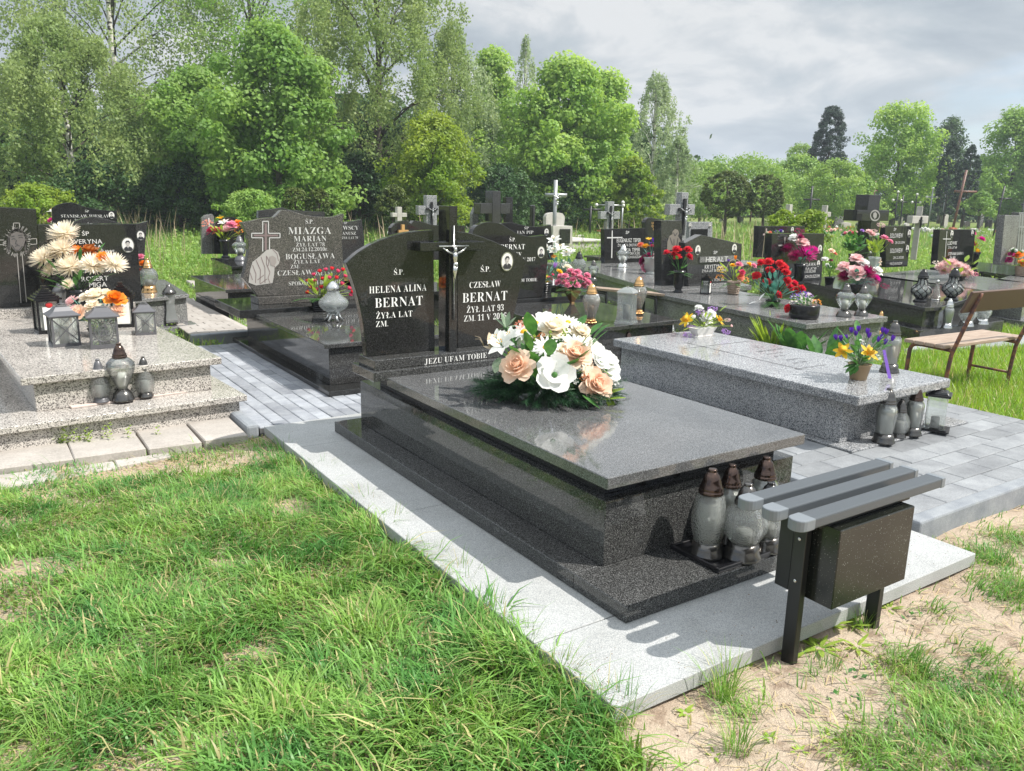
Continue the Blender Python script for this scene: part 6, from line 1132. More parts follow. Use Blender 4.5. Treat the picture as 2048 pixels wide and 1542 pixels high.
more = [(1690, 458, 440, 34, 'stone', 'low pale kerbed tomb in the meadow left of the crowned-head cross'), (1720, 448, 428, 20, 'mid', 'grey squat headstone behind the crowned-head cross arm'), (1815, 440, 418, 14, 'stone', 'pale narrow stone between the white-knobbed far crosses'), (1850, 436, 420, 26, 'mid', 'low grey block below the light grey far cross'), (1868, 450, 436, 40, 'stone', 'long pale far tomb slab below the sandstone cross'), (1930, 446, 434, 60, 'stone', 'long pale kerb of far graves behind the long-cross headstone'), (1952, 424, 404, 10, 'stone', 'tall thin pale stone right of the cypress pair'), (2006, 448, 430, 20, 'darkfine', 'dark grey far block right of the leaning iron cross'), (1760, 436, 420, 14, 'black', 'tiny black far stone behind the crowned-head cross'), (1972, 458, 444, 30, 'mid', 'low grey far tomb left of the tall grey slab'), (1628, 458, 444, 24, 'mid', 'low grey tomb behind the yellow-edged shrubs'), (1270, 455, 440, 18, 'mid', 'small grey stone left of the orange-lettered headstone'), (1150, 448, 436, 16, 'stone', 'pale stub of a stone right of the pink-grey headstone'), (905, 452, 436, 12, 'stone', 'small pale stone left of the heavy black cross'), (232, 440, 425, 10, 'mid', 'small grey stone cross base in weeds right of the swooping headstone')]
for k, (u, vb, vt, w, m_, lab) in enumerate(more):
    X = G(u, vb, 0); D = dist(X)
    if D > 44: X = DP(u, vb, 44-k); X.z = 0; D = 44-k
    pm = D/FPX; h = max(.25, (vb-vt)*pm); wd = w*pm; t = thing('headstone', lab, 'gravestone', (X.x, X.y, 0))
    MB().prism([(-wd/2, 0), (wd/2, 0), (wd*.48, h*.9), (wd*.1, h), (-wd*.3, h*.96), (-wd*.5, h*.85)], -.05, .1).build('stone', M[m_], t, .01); MB().box(-wd*.6, wd*.6, -.09, .7, -.03, .12).build('base', M['mid' if k % 2 else 'stone'], t, .01)
mf = [(1838, 440, 'white', 'white flowers heaped at the foot of the light grey far cross'), (1782, 444, 'cream', 'cream flowers under the left knobbed cross'), (1764, 452, 'pink', 'pink bunch right of the crowned-head cross'), (1855, 456, 'white', 'white candles and blooms right of the sandstone cross'), (1892, 452, 'palepink', 'pale pink blooms left of the rusty cross socket'), (1915, 428, 'coral', 'coral wreath on a far stone by the cypresses'), (1942, 424, 'red', 'small red bouquet in the far rows below the cypresses'), (1968, 438, 'white', 'white bunch beside the narrow grey far stone'), (1990, 430, 'rose', 'rose bunch in the far rows by the iron cross'), (2020, 446, 'palepink', 'pale pink flowers by the wide far black headstone'), (2040, 452, 'magenta', 'magenta flowers at the far right edge'), (1665, 450, 'coral', 'coral blooms beside the low wavy grey stone'), (1205, 472, 'coral', 'coral blooms below the twin white-knobbed crosses'), (1120, 500, 'rose', 'rose jar before the black plaque pedestal'), (1082, 448, 'cream', 'cream blooms left of the tall steel cross'), (960, 452, 'yellow', 'yellow blooms at the speckled leaning slab')]
for k, (u, v, c_, lab) in enumerate(mf):
    X = G(u, v+5, 0); D = dist(X)
    if D > 40: X = DP(u, v+5, 40); D = 40
    X.z = .15; random.seed(k+300); pm = D/FPX; t = thing('flower_bunch', lab, 'flowers', X); mb = MB()
    for j in range(8):
        p = Vector((_R[0], _R[1], 0))*random.uniform(-9, 9)*pm+Vector((0, 0, random.uniform(1, 9)*pm))+Vector((random.uniform(-.08, .08), random.uniform(-.1, .1), 0)); link('blossom', flower('carnation', c_ if j % 3 else 'white'), t, p, (.9, 0, -YAW+random.uniform(-.5, .5)), random.uniform(2.2, 4)*pm)
        leaf_pts(mb, p-Vector((0, 0, p.z)), p+Vector((random.uniform(-.1, .1), random.uniform(-.1, .1), .02)), .03)
    mb.build('foliage', M['leaf'], t)
# ------------------------------------------------------------------ vegetation
def fastmesh(name, V, k, mt, smooth=False, F=None):
    """V: (n*k, 3) vertices, every k of them one face (or F: face index array per block of k vertices)"""
    me = bpy.data.meshes.new(name); V = np.ascontiguousarray(V, np.float32); n = len(V)//k
    me.vertices.add(len(V)); me.vertices.foreach_set('co', V.ravel())
    F = np.arange(k)[None, :] if F is None else np.array(F); nf, fs = F.shape
    idx = (np.arange(n)[:, None, None]*k+F[None]).reshape(-1).astype(np.int32)
    me.loops.add(len(idx)); me.loops.foreach_set('vertex_index', idx)
    me.polygons.add(n*nf); me.polygons.foreach_set('loop_start', np.arange(0, n*nf*fs, fs, dtype=np.int32)); me.polygons.foreach_set('loop_total', np.full(n*nf, fs, np.int32))
    if smooth: me.polygons.foreach_set('use_smooth', np.ones(n*nf, bool))
    me.materials.append(mt) if not isinstance(mt, list) else [me.materials.append(x) for x in mt]
    me.update(calc_edges=True); return me
def unit(a): return a/np.maximum(np.linalg.norm(a, axis=1, keepdims=True), 1e-9)
def leaves(C, Nn, L, Wd, hang=0.0):
    """one rhombus leaf at every centre, facing Nn"""
    n = len(C); r = unit(RS.normal(size=(n, 3))-np.array([0, 0, hang])*2.0); Nn = unit(Nn); a = unit(r-Nn*np.sum(r*Nn, 1, keepdims=True)); b = np.cross(Nn, a)
    s = RS.uniform(.7, 1.3, (n, 1)); a = a*L*s/2; b = b*Wd*s/2
    return np.stack([C-a, C+b+a*.1, C+a, C-b+a*.1], 1).reshape(-1, 3)
M['bark'] = concrete('grey_bark', (.06, .05, .04), (.13, .11, .09), 8, fine=40)
_m = mat('birch_bark', (.6, .58, .54), .7); setc(_m, mixc(_m, ramp(_m.node_tree, [(.56, g(0)), (.6, g(1))], noise(_m, tx(_m, scale=(1.2, 1.2, 5)), 1.6, 6)).outputs[0], (.62, .6, .56), (.04, .035, .03))); M['birch'] = _m
M['l_maple'] = leafm('maple_leaves', (.20, .36, .07), (.36, .5, .13), .45, .5); M['l_lime'] = leafm('linden_leaves', (.15, .29, .06), (.28, .42, .11), .45, .5)
M['l_birch'] = leafm('birch_leaves', (.19, .28, .09), (.3, .38, .15), .42, .45); M['l_pale'] = leafm('pale_birch_leaves', (.25, .34, .17), (.38, .46, .26), .42, .4)
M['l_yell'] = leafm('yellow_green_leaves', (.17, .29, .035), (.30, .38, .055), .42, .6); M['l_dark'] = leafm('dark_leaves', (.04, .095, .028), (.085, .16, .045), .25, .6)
M['l_thuja'] = leafm('thuja_scales', (.04, .075, .018), (.12, .16, .03), .15, 1.5); M['l_juni'] = leafm('juniper_scales', (.02, .045, .03), (.04, .075, .045), .12, 1.2); M['l_shrub'] = leafm('shrub_leaves', (.17, .31, .06), (.3, .43, .11), .35, .7)
def tree(label, u, D, half, vt, vb, style, lm, n=20000, L=.11, W_=.075, bark='bark', seed=1, name='tree', cat='tree', group=None, tr=None, K=None, x0=None, trunk_r=None, dark=0):
    global RS
    RS = np.random.RandomState(seed); X = DP(u, 420, D); X.z = 0; D = dist(X); pm = D/FPX; H = UP(X, vt); zb = max(0.0, UP(X, vb)); R = half*pm; hc = H-zb
    t = thing(name, label, cat, X, 0, group)
    ph = RS.uniform(0, 6.28, 6)
    def env(tt, an):
        if style == 'cone': r = (1-tt)**.5*1.0*(1-np.exp(-tt*18))
        elif style == 'column': r = np.minimum(1, (1-tt)*3.2)**.6*np.minimum(1, .8+tt*.6)
        elif style == 'vase': r = .5+.5*np.sin(np.pi*np.clip(tt*.95+.1, 0, 1))**.7
        elif style == 'ball': r = np.sqrt(np.clip(1-(2*tt-1)**2, 0, 1))**.8
        elif style == 'bush': r = np.sqrt(np.clip(1-tt**2.2, 0, 1))
        elif style in ('birch', 'thinbirch'): r = np.sin(np.pi*np.clip(tt*.86+.12, 0, 1))**.75*(1.0-.45*tt)*1.25
        else: r = np.sin(np.pi*np.clip(tt*.86+.14, 0, 1))**.5*(1-.3*tt)
        am = .05 if style in ('ball', 'column') else .09 if style == 'cone' else .22
        return r*(1+am*np.sin(3*an+ph[0]+tt*5)+am*.8*np.sin(5*an+ph[1]-tt*7)+am*.5*np.sin(2*an+ph[2]+tt*11))
    K = K or {'birch': 420, 'thinbirch': 260, 'ball': 220, 'cone': 300, 'column': 260}.get(style, 190)
    tt = RS.uniform(0, 1, K)**(.9); an = RS.uniform(0, 2*np.pi, K); lo = {'ball': .8, 'cone': .75, 'column': .75}.get(style, .35)
    rr = env(tt, an)*RS.uniform(lo, 1, K)**.6
    P = np.stack([rr*np.cos(an)*R, rr*np.sin(an)*R*.85, zb+tt*hc], 1)
    m_ = n//K
    if style in ('birch', 'thinbirch'):
        SL = hc*RS.uniform(.06, .24, K)*(1 if style == 'birch' else .8); q = RS.uniform(0, 1, (K, m_)); o = np.stack([np.cos(an), np.sin(an)], 1)*R*.07
        C = np.zeros((K, m_, 3)); C[..., :2] = P[:, None, :2]+o[:, None, :]*np.sqrt(q)[..., None]+RS.normal(size=(K, m_, 2))*R*.035; C[..., 2] = P[:, None, 2]-q*SL[:, None]+RS.normal(size=(K, m_))*.05
        C = C.reshape(-1, 3); C[:, 2] = np.maximum(C[:, 2], .1); Nn = RS.normal(size=C.shape)+np.array([.1, -.1, .25]); V = leaves(C, Nn, L, W_, .8)
    else:
        cr_ = (R*.17+hc*.03)*{'ball': .5, 'cone': .55, 'column': .5, 'bush': .8}.get(style, 1.0)
        if style in ('round', 'vase'):     # twiggy tips that stick out of the crown
            pass
        d = unit(RS.normal(size=(K*m_, 3))); rad = RS.uniform(.35, 1, (K*m_, 1))**.6; sz = np.repeat(RS.uniform(.6, 1.4, K), m_)[:, None]
        C = np.repeat(P, m_, 0)+d*rad*cr_*sz*np.array([1, 1, .75]); C[:, 2] = np.maximum(C[:, 2], .05)
        Nn = d*.9+RS.normal(size=d.shape)*.55+np.array([.1, -.1, .5]); V = leaves(C, Nn, L, W_, .15)
    link('crown', fastmesh('crown', V, 4, M[lm]), t)
    tb = MB(); tr_ = trunk_r or H*.014+.03; top = H*(.93 if 'birch' in style else .8); pts = [Vector((math.sin(k*1.3+seed)*R*.02*k/8, math.cos(k*1.7+seed)*R*.02*k/8, top*k/8)) for k in range(9)]; pts[0].z = -.2
    tb.tube(pts, [tr_*(1.15-.95*k/8) for k in range(9)], 8)
    for k in range(0, K, max(1, K//(26 if 'birch' in style else 16))):
        e = Vector(P[k]); s = min(max(.12, (e.z/top)*.72), .9); b = pts[0].lerp(pts[-1], s); b.z = max(top*s, .3)
        if e.z < b.z*.6: continue
        mid = b.lerp(e, .5)+Vector((0, 0, .04*hc)); tb.tube([b, mid, e], [tr_*.34*(1.1-s*.7), tr_*.18*(1.1-s*.7), .008], 5, 0 if k % 5 == 0 else 1)
    tb.build('trunk', [M[bark], M['bark']], t)
    return t
GT = 'trees and bushes of the wood behind the graves'
T_ = [
 ('weeping birch with drooping strands reaching low at the far left', 150, 27, 210, 30, 400, 'birch', 'l_birch', 52000, .10, .07, 'birch'),
 ('tall white-stemmed birch rising out of the frame behind the left weeping birch', 255, 36, 230, -190, 200, 'birch', 'l_birch', 30000, .12, .085, 'birch'),
 ('broad fresh green linden bush between the left birch and the dark gap', 560, 25, 150, 70, 430, 'round', 'l_lime', 34000, .13, .1, 'bark'),
 ('linden with low boughs to the left of the broad one', 405, 27, 120, 150, 400, 'round', 'l_lime', 24000, .12, .09, 'bark'),
 ('tall dark-trunked tree rising behind the linden bush', 520, 38, 170, -220, 260, 'round', 'l_lime', 20000, .13, .1, 'bark'),
 ('tall birch with dark trunk and long hanging twigs left of the cloud gap', 760, 30, 185, -200, 330, 'birch', 'l_birch', 64000, .10, .07, 'bark'),
 ('smaller hanging birch at the right shoulder of the tall birch', 905, 33, 95, 40, 400, 'birch', 'l_pale', 22000, .10, .07, 'birch'),
 ('yellow-green leafy shrub tree under the tall birch', 865, 26, 95, 235, 440, 'round', 'l_yell', 20000, .11, .06, 'bark'),
 ('bright maple with a narrow peak just right of the birches', 985, 38, 75, 105, 420, 'round', 'l_maple', 18000, .15, .12, 'bark'),
 ('large bright green maple filling the middle of the treeline', 1130, 34, 130, 130, 430, 'round', 'l_maple', 40000, .15, .12, 'bark'),
 ('right flank maple with bumpy top beside the pale birch', 1200, 36, 75, 150, 430, 'round', 'l_maple', 20000, .15, .12, 'bark'),
 ('slim pale birch tip sticking up behind the maples', 1045, 50, 30, 70, 300, 'thinbirch', 'l_pale', 5000, .12, .08, 'birch'),
 ('pale see-through birch at the right end of the wood', 1300, 42, 75, 140, 430, 'thinbirch', 'l_pale', 17000, .1, .07, 'birch'),
 ('low hanging birch shrub at the foot of the pale birch', 1350, 40, 45, 270, 430, 'thinbirch', 'l_pale', 7000, .1, .07, 'birch'),
 ('yellow-green bush at the right foot of the large maple', 1262, 32, 55, 320, 460, 'bush', 'l_yell', 11000, .12, .09, 'bark'),
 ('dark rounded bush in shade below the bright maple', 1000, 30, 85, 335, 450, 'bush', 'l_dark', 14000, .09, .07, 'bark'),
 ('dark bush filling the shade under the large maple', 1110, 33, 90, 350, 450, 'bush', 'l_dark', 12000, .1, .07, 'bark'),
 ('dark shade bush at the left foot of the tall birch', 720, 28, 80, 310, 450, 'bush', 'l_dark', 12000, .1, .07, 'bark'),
 ('small dark yew beside the birch trunk base', 785, 24, 34, 370, 440, 'bush', 'l_thuja', 6000, .06, .04, 'bark'),
 ('leafy bush right of the tall birch foot in half shade', 850, 27, 60, 330, 450, 'bush', 'l_lime', 9000, .1, .08, 'bark'),
 ('yellowish bush at the very left below the weeping birch', 70, 21, 75, 372, 460, 'bush', 'l_yell', 8000, .07, .05, 'bark'),
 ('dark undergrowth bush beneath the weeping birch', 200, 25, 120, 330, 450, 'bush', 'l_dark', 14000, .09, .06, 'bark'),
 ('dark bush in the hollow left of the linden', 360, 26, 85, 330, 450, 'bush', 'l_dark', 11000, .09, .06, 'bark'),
 ('light green thicket behind the thin iron crosses', 505, 21, 70, 385, 470, 'bush', 'l_shrub', 11000, .06, .045, 'bark'),
 ('clipped dark thuja left of its twin behind the carved headstone', 592, 19, 26, 376, 460, 'ball', 'l_thuja', 9000, .04, .025, 'bark'),
 ('clipped dark thuja right of its twin behind the carved headstone', 637, 19, 22, 378, 460, 'ball', 'l_thuja', 8000, .04, .025, 'bark'),
 ('pale green bush right of the twin clipped thujas', 665, 22, 30, 378, 460, 'bush', 'l_shrub', 5000, .06, .045, 'bark'),
 ('clipped round yew tree on a bare stem, left and larger of two', 1452, 30, 52, 345, 435, 'ball', 'l_thuja', 14000, .06, .04, 'bark'),
 ('clipped round yew tree on a bare stem, right and smaller of two', 1528, 30, 36, 350, 432, 'ball', 'l_thuja', 10000, .06, .04, 'bark'),
 ('big domed shrub behind the sandstone crosses', 1665, 42, 88, 326, 430, 'bush', 'l_shrub', 17000, .11, .08, 'bark'),
 ('spreading hedge shrub behind the clipped round yews', 1480, 46, 150, 322, 430, 'bush', 'l_shrub', 17000, .13, .09, 'bark'),
 ('hedge shrub at the left end under the open sky', 1400, 52, 90, 330, 430, 'bush', 'l_shrub', 13000, .14, .1, 'bark'),
 ('hedge shrub right of the clipped yews below the dark cypress', 1590, 50, 95, 318, 430, 'bush', 'l_shrub', 15000, .14, .1, 'bark'),
 ('young light tree left of the dark cone-shaped cypress', 1590, 60, 30, 290, 400, 'vase', 'l_shrub', 4500, .14, .1, 'bark'),
 ('dark cone-shaped cypress standing against the clouds', 1645, 56, 52, 215, 400, 'cone', 'l_juni', 30000, .13, .06, 'bark'),
 ('open-crowned green tree with upright boughs right of the cone cypress', 1785, 48, 78, 218, 420, 'vase', 'l_maple', 22000, .15, .11, 'bark'),
 ('columnar dark cypress, left of the pair at the right', 1888, 46, 22, 283, 430, 'column', 'l_juni', 9000, .1, .05, 'bark'),
 ('columnar dark cypress, right of the pair at the right', 1928, 46, 20, 290, 430, 'column', 'l_juni', 8000, .1, .05, 'bark'),
 ('blue-green far tree behind the pair of columnar cypresses', 1880, 66, 45, 238, 400, 'round', 'l_dark', 9000, .18, .12, 'bark'),
 ('broad green tree at the right edge behind the cypresses', 2015, 52, 85, 225, 430, 'round', 'l_lime', 24000, .16, .12, 'bark'),
 ('green tree cut by the right edge of the view', 2110, 50, 70, 260, 430, 'round', 'l_maple', 10000, .16, .12, 'bark'),
 ('low bush at the foot of the right cypresses', 1960, 44, 30, 385, 430, 'bush', 'l_shrub', 5000, .1, .07, 'bark'),
 ('low reddish-brown bush left of the cypress pair', 1815, 50, 28, 375, 430, 'bush', 'l_shrub', 4000, .1, .07, 'bark'),
 ('far hedge closing the view right of the open-crowned tree', 1850, 58, 60, 340, 430, 'bush', 'l_dark', 8000, .14, .1, 'bark'),
]
for k, a in enumerate(T_): tree(a[0], *a[1:6], a[6], a[7], a[8], a[9], a[10], a[11], seed=k+3, name='bush' if a[6] == 'bush' else 'tree', cat='bush' if a[6] == 'bush' else 'tree', group=GT)
# dense dark wood further in, one mass
RS = np.random.RandomState(77); C = []
for (u0, u1, D, vt) in [(-160, 960, 46, 210), (-160, 760, 34, 270), (940, 1260, 48, 230), (1240, 1400, 70, 310), (1380, 1860, 76, 345), (1840, 2200, 74, 300)]:
    n = int((u1-u0)*(110 if D < 50 else 40)*((420-vt)/420+.2)); u = RS.uniform(u0, u1, n); zt = (391-vt)/FPX*D+1.55; f = .85+.12*np.sin(u*.02)+.06*np.sin(u*.07+1)
    base = np.array([np.array(DP(float(a), 391, D)) for a in u]); C.append(np.stack([base[:, 0]+RS.normal(size=n)*1.2, base[:, 1]+RS.normal(size=n)*1.2, RS.uniform(0, 1, n)**.9*zt*f], 1))
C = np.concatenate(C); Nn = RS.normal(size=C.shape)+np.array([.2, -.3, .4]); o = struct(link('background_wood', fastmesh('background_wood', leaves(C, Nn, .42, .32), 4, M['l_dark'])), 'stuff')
# ------------------------------------------------------------------ grass
def inpoly(x, y, P):
    r = np.zeros(len(x), bool); n = len(P)
    for i in range(n):
        (xa, ya), (xb, yb) = P[i], P[(i+1) % n]
        if ya == yb: continue
        c = ((ya > y) != (yb > y)) & (x < (xb-xa)*(y-ya)/(yb-ya)+xa); r ^= c
    return r
def R4(a, b, c, d): return [(a, c), (b, c), (b, d), (a, d)]
HARD = [R4(0, 2.074, 0, 3.473), R4(-.0, 1.03, 3.47, 6.62), R4(1.0, 4.6, 3.47, 3.87), R4(2.09, 4.6, .27, 3.5), R4(.28, .99, 6.85, 10.6), R4(-2.7, .05, 3.87, 7.1), R4(.55, 2.0, 4.0, 6.95), R4(-.13, 0, 3.47, 5.2), R4(2.85, 4.3, 3.7, 5.7), poly([(372, 560), (432, 600), (500, 596), (470, 566)], .07), ccw(poly([(1800, 700), (2060, 688), (2200, 668), (1900, 672)], .05)), R4(-3.2, -.12, 3.42, 3.86)]+FOOT
def free(x, y):
    m_ = np.ones(len(x), bool)
    for P in HARD: m_ &= ~inpoly(x, y, P)
    return m_
def pr(x, y, z=0.0):
    P = np.stack([x, y, np.full(len(x), z)], 1)-CP; d = P @ _F; dd = np.maximum(d, .05); return 1024+FPX*(P @ _R)/dd, 771-FPX*(P @ _U)/dd, d
def nz(x, y, s, seed=0): return (np.sin(x*s+seed)*np.cos(y*s*1.13-seed*2)+np.sin(x*s*2.1+y*s*1.7+seed*3)*.6+np.cos(x*s*.6-y*s*2.3+seed)*.6)/2.2*.5+.5
def blades(x, y, z, Ln, Wd, lean=.5, dirn=None):
    """curved three-segment blades"""
    n = len(x); a = RS.uniform(0, 2*np.pi, n) if dirn is None else dirn; dx, dy = np.cos(a), np.sin(a); sx, sy = -dy, dx
    le = np.abs(RS.normal(lean, lean*.5, n)); out = []
    for t, w in ((0, 1), (.4, .85), (.75, .55)):
        h = Ln*(t-.28*le*t*t); o = Ln*le*t*t*.95+Ln*.12*t
        for e in (-1, 1): out.append(np.stack([x+dx*o+e*sx*Wd*w/2, y+dy*o+e*sy*Wd*w/2, z+h], 1))
    t = 1.0; out.append(np.stack([x+dx*(Ln*le*.95+Ln*.12), y+dy*(Ln*le*.95+Ln*.12), z+Ln*(1-.28*le-.12*le)], 1))
    return np.stack(out, 1).reshape(-1, 3)
BF = [(0, 1, 3, 2), (2, 3, 5, 4)]
def blade_mesh(name, V, mt):
    n = len(V)//7; me = bpy.data.meshes.new(name); me.vertices.add(len(V)); me.vertices.foreach_set('co', np.ascontiguousarray(V, np.float32).ravel())
    F = np.array([0, 1, 3, 2, 2, 3, 5, 4, 4, 5, 6]); idx = (np.arange(n)[:, None]*7+F[None]).reshape(-1).astype(np.int32)
    me.loops.add(len(idx)); me.loops.foreach_set('vertex_index', idx); st = (np.arange(n)[:, None]*11+np.array([0, 4, 8])[None]).reshape(-1).astype(np.int32); me.polygons.add(n*3); me.polygons.foreach_set('loop_start', st); me.polygons.foreach_set('loop_total', np.tile([4, 4, 3], n).astype(np.int32))
    me.polygons.foreach_set('use_smooth', np.ones(n*3, bool)); me.materials.append(mt); me.update(calc_edges=True); return me
def grassm(name, a, b, dry, tr=.35):
    m = leafm(name, a, b, tr, 2.8, .40); nt = m.node_tree; p = nt.nodes['Principled BSDF']; src = p.inputs['Base Color'].links[0].from_socket
    gm = N(nt, 'ShaderNodeNewGeometry'); ri = ramp(nt, [(.0, g(0)), (dry[0], g(0)), (dry[0]+.02, g(1))], gm.outputs['Random Per Island']); c = mixc(m, ri.outputs[0], src, dry[1])
    c2 = mixc(m, .7, c, ramp(nt, [(0, g(.65)), (1, g(1.35))], N(nt, 'ShaderNodeMath', operation='FRACT').outputs[0]).outputs[0], 'MULTIPLY')
    fr = [n_ for n_ in nt.nodes if n_.type == 'MATH' and n_.operation == 'FRACT'][0]; mu = N(nt, 'ShaderNodeMath', operation='MULTIPLY', i={1: 17.3}); nt.links.new(gm.outputs['Random Per Island'], mu.inputs[0]); nt.links.new(mu.outputs[0], fr.inputs[0])
    setc(m, c2); hs = [n_ for n_ in nt.nodes if n_.type == 'HUE_SAT'][0]; nt.links.new(c2, hs.inputs['Color']); return m
M['grass'] = grassm('grass_blades', (.09, .25, .06), (.24, .40, .09), (.86, (.46, .42, .2))); M['lawn'] = grassm('bright_lawn_blades', (.17, .33, .04), (.27, .42, .06), (.9, (.5, .45, .22)))
M['straw_'] = mat('dry_straw', (.48, .37, .2), .8); M['meadow'] = grassm('meadow_blades', (.13, .27, .05), (.27, .40, .1), (.88, (.42, .40, .2)))
# near lawn
RS = np.random.RandomState(101); n = 560000; x = RS.uniform(-3.4, 4.2, n); y = RS.uniform(-2.2, 3.5, n)
u, v, d = pr(x, y); k = (d > .6) & (u > -260) & (u < 2300) & (v < 1800)
left = (x < .0) & (y > -.05-.35*(x+.4)) | (x < -.30)
den = np.where(left, 1.0, .02)
den *= np.where(left, np.clip((nz(x, y, 2.2, 1)*.55+nz(x, y, 7.3, 4)*.75)*2.3-.55, .10, 1), 1)
def pxy(u, v): q = G(u, v, 0); return q.x, q.y
for (pu, pv, r, a) in [(60, 1140, .22, -1), (20, 1230, .16, -.95), (500, 915, .10, -.8), (960, 1310, .06, -.7), (480, 1130, .07, -.5), (300, 1010, .1, -.4)]:
    c = pxy(pu, pv); den = np.where(left, np.clip(den*(1+a*np.exp(-((x-c[0])**2+(y-c[1])**2)/r**2)), 0, 1), den)
for (pu, pv, r, a) in [(1820, 1330, .10, .8), (1905, 1400, .12, .6), (1940, 1470, .14, .8), (1800, 1530, .14, .9), (2040, 1500, .2, .9), (1980, 1110, .09, .8), (2030, 1180, .14, .8), (2040, 1080, .12, .6), (1960, 1300, .08, .5), (2030, 1380, .12, .7), (1490, 1420, .05, .5), (1150, 1500, .10, .6), (1290, 1530, .07, .4), (1000, 1500, .14, .9), (1530, 1400, .03, .4), (1700, 1500, .06, .4), (1870, 1220, .06, .3), (1760, 1480, .05, .4), (1640, 1360, .03, .4)]:
    c = pxy(pu, pv); den = np.where(~left, den+a*np.exp(-((x-c[0])**2+(y-c[1])**2)/r**2), den)
near_edge = (x > -.16) & (x < 0) & (y > .1) & (y < 3.3); den = np.where(near_edge, np.maximum(den, .75), den)
den *= np.where(y > 3.12-.18*(x+1.2), .25, 1)
k &= (RS.uniform(0, 1, n) < den) & free(x, y); x, y, left, ne = x[k], y[k], left[k], near_edge[k]; n = len(x)
tuft = nz(x, y, 9, 3); Ln = np.where(left, RS.uniform(.035, .115, n)*(0.6+.85*tuft)*np.where(RS.uniform(0, 1, n) < .05, 1.7, 1), RS.uniform(.03, .085, n)); Ln = np.where(ne, Ln*1.25+.015, Ln); Ln *= np.where(left, np.clip(1.0-.13*y, .6, 1.1), 1)
Wd = RS.uniform(.003, .0088, n)*np.where(left, np.clip(1.35-.15*y, .8, 1.4), .8); wind = nz(x, y, 3.1, 9)*6.28+RS.normal(size=n)*1.1
z = np.array([hgt(a, b) if (-3 < a < 5 and -2.5 < b < 4) else -.012 for a, b in zip(x, y)])-.004
V = blades(x, y, z, Ln, Wd, .85, wind)
# long clumps leaning over the platform edge and out of the sand
def clump(u0, v0, nn, r, L0, L1, w=.003, lean=.45):
    c = pxy(u0, v0); a = RS.uniform(0, 6.28, nn); q = r*np.sqrt(RS.uniform(0, 1, nn)); return blades(c[0]+q*np.cos(a), c[1]+q*np.sin(a), np.full(nn, -.02), RS.uniform(L0, L1, nn), RS.uniform(w*.7, w*1.2, nn), lean, a+RS.normal(size=nn)*.7)
CL = [(1445, 1385, 130, .045, .08, .2), (1230, 1440, 110, .06, .08, .2), (1180, 1470, 120, .07, .08, .18), (1475, 1490, 90, .04, .06, .15), (990, 1250, 60, .05, .1, .2), (1040, 1300, 60, .05, .1, .22), (1110, 1370, 80, .05, .1, .2), (920, 1170, 50, .05, .1, .2), (860, 1130, 50, .05, .08, .18), (780, 1060, 45, .05, .08, .17), (730, 1010, 50, .05, .08, .17), (640, 950, 50, .05, .07, .15), (570, 900, 50, .05, .06, .14),
      (1820, 1335, 120, .06, .05, .11), (1660, 1330, 60, .04, .04, .09), (1730, 1250, 50, .03, .05, .1), (1765, 1190, 50, .03, .05, .1), (1990, 1120, 90, .06, .06, .14), (2030, 1190, 90, .07, .06, .14), (430, 1000, 90, .06, .08, .14), (600, 1040, 70, .06, .07, .13), (300, 1380, 120, .09, .1, .2), (760, 1260, 110, .08, .1, .18), (1000, 1450, 90, .07, .08, .16), (150, 1480, 120, .1, .1, .2), (560, 1470, 110, .1, .1, .18), (880, 1400, 70, .07, .08, .16), (640, 1350, 70, .07, .08, .16), (220, 900, 80, .12, .03, .07), (80, 880, 120, .2, .04, .09), (350, 915, 40, .03, .03, .07), (200, 940, 40, .05, .03, .06)]
V = np.concatenate([V]+[clump(*c) for c in CL])
struct(link('lawn_grass', blade_mesh('lawn_grass', V, M['grass'])), 'stuff')
# dry thatch lying on the earth
n = 120000; x = RS.uniform(-3.2, 4, n); y = RS.uniform(-2, 3.5, n); u, v, d = pr(x, y); k = (d > .7) & (u > -200) & (u < 2250) & (v < 1750) & free(x, y) & (RS.uniform(0, 1, n) < np.where(x < 0, .9, .22)*np.clip(nz(x, y, 5, 8)*1.3, .1, 1)); x, y = x[k], y[k]; n = len(x)
a = RS.uniform(0, 2*np.pi, n); L_ = RS.uniform(.02, .07, n); z = np.array([hgt(p, q) for p, q in zip(x, y)])+.004; w = RS.uniform(.0006, .0016, n); dx, dy = np.cos(a)*L_/2, np.sin(a)*L_/2; sx, sy = -np.sin(a)*w, np.cos(a)*w; up_ = RS.uniform(0, .018, n)
V = np.stack([np.stack([x-dx-sx, y-dy-sy, z], 1), np.stack([x+dx-sx, y+dy-sy, z+up_], 1), np.stack([x+dx+sx, y+dy+sy, z+up_], 1), np.stack([x-dx+sx, y-dy+sy, z], 1)], 1).reshape(-1, 3)
struct(link('dry_thatch', fastmesh('dry_thatch', V, 4, M['straw_'])), 'stuff')
# bright lawn behind the right paving
RS = np.random.RandomState(55); n = 60000; x = RS.uniform(4.58, 9.5, n); y = RS.uniform(-.4, 4.2, n); u, v, d = pr(x, y); k = (u > 1400) & (u < 2300) & free(x, y); x, y = x[k], y[k]; n = len(x)
V = blades(x, y, np.full(n, -.015), RS.uniform(.06, .17, n), RS.uniform(.004, .008, n), .35)
struct(link('bright_lawn', blade_mesh('bright_lawn', V, M['lawn'])), 'stuff')
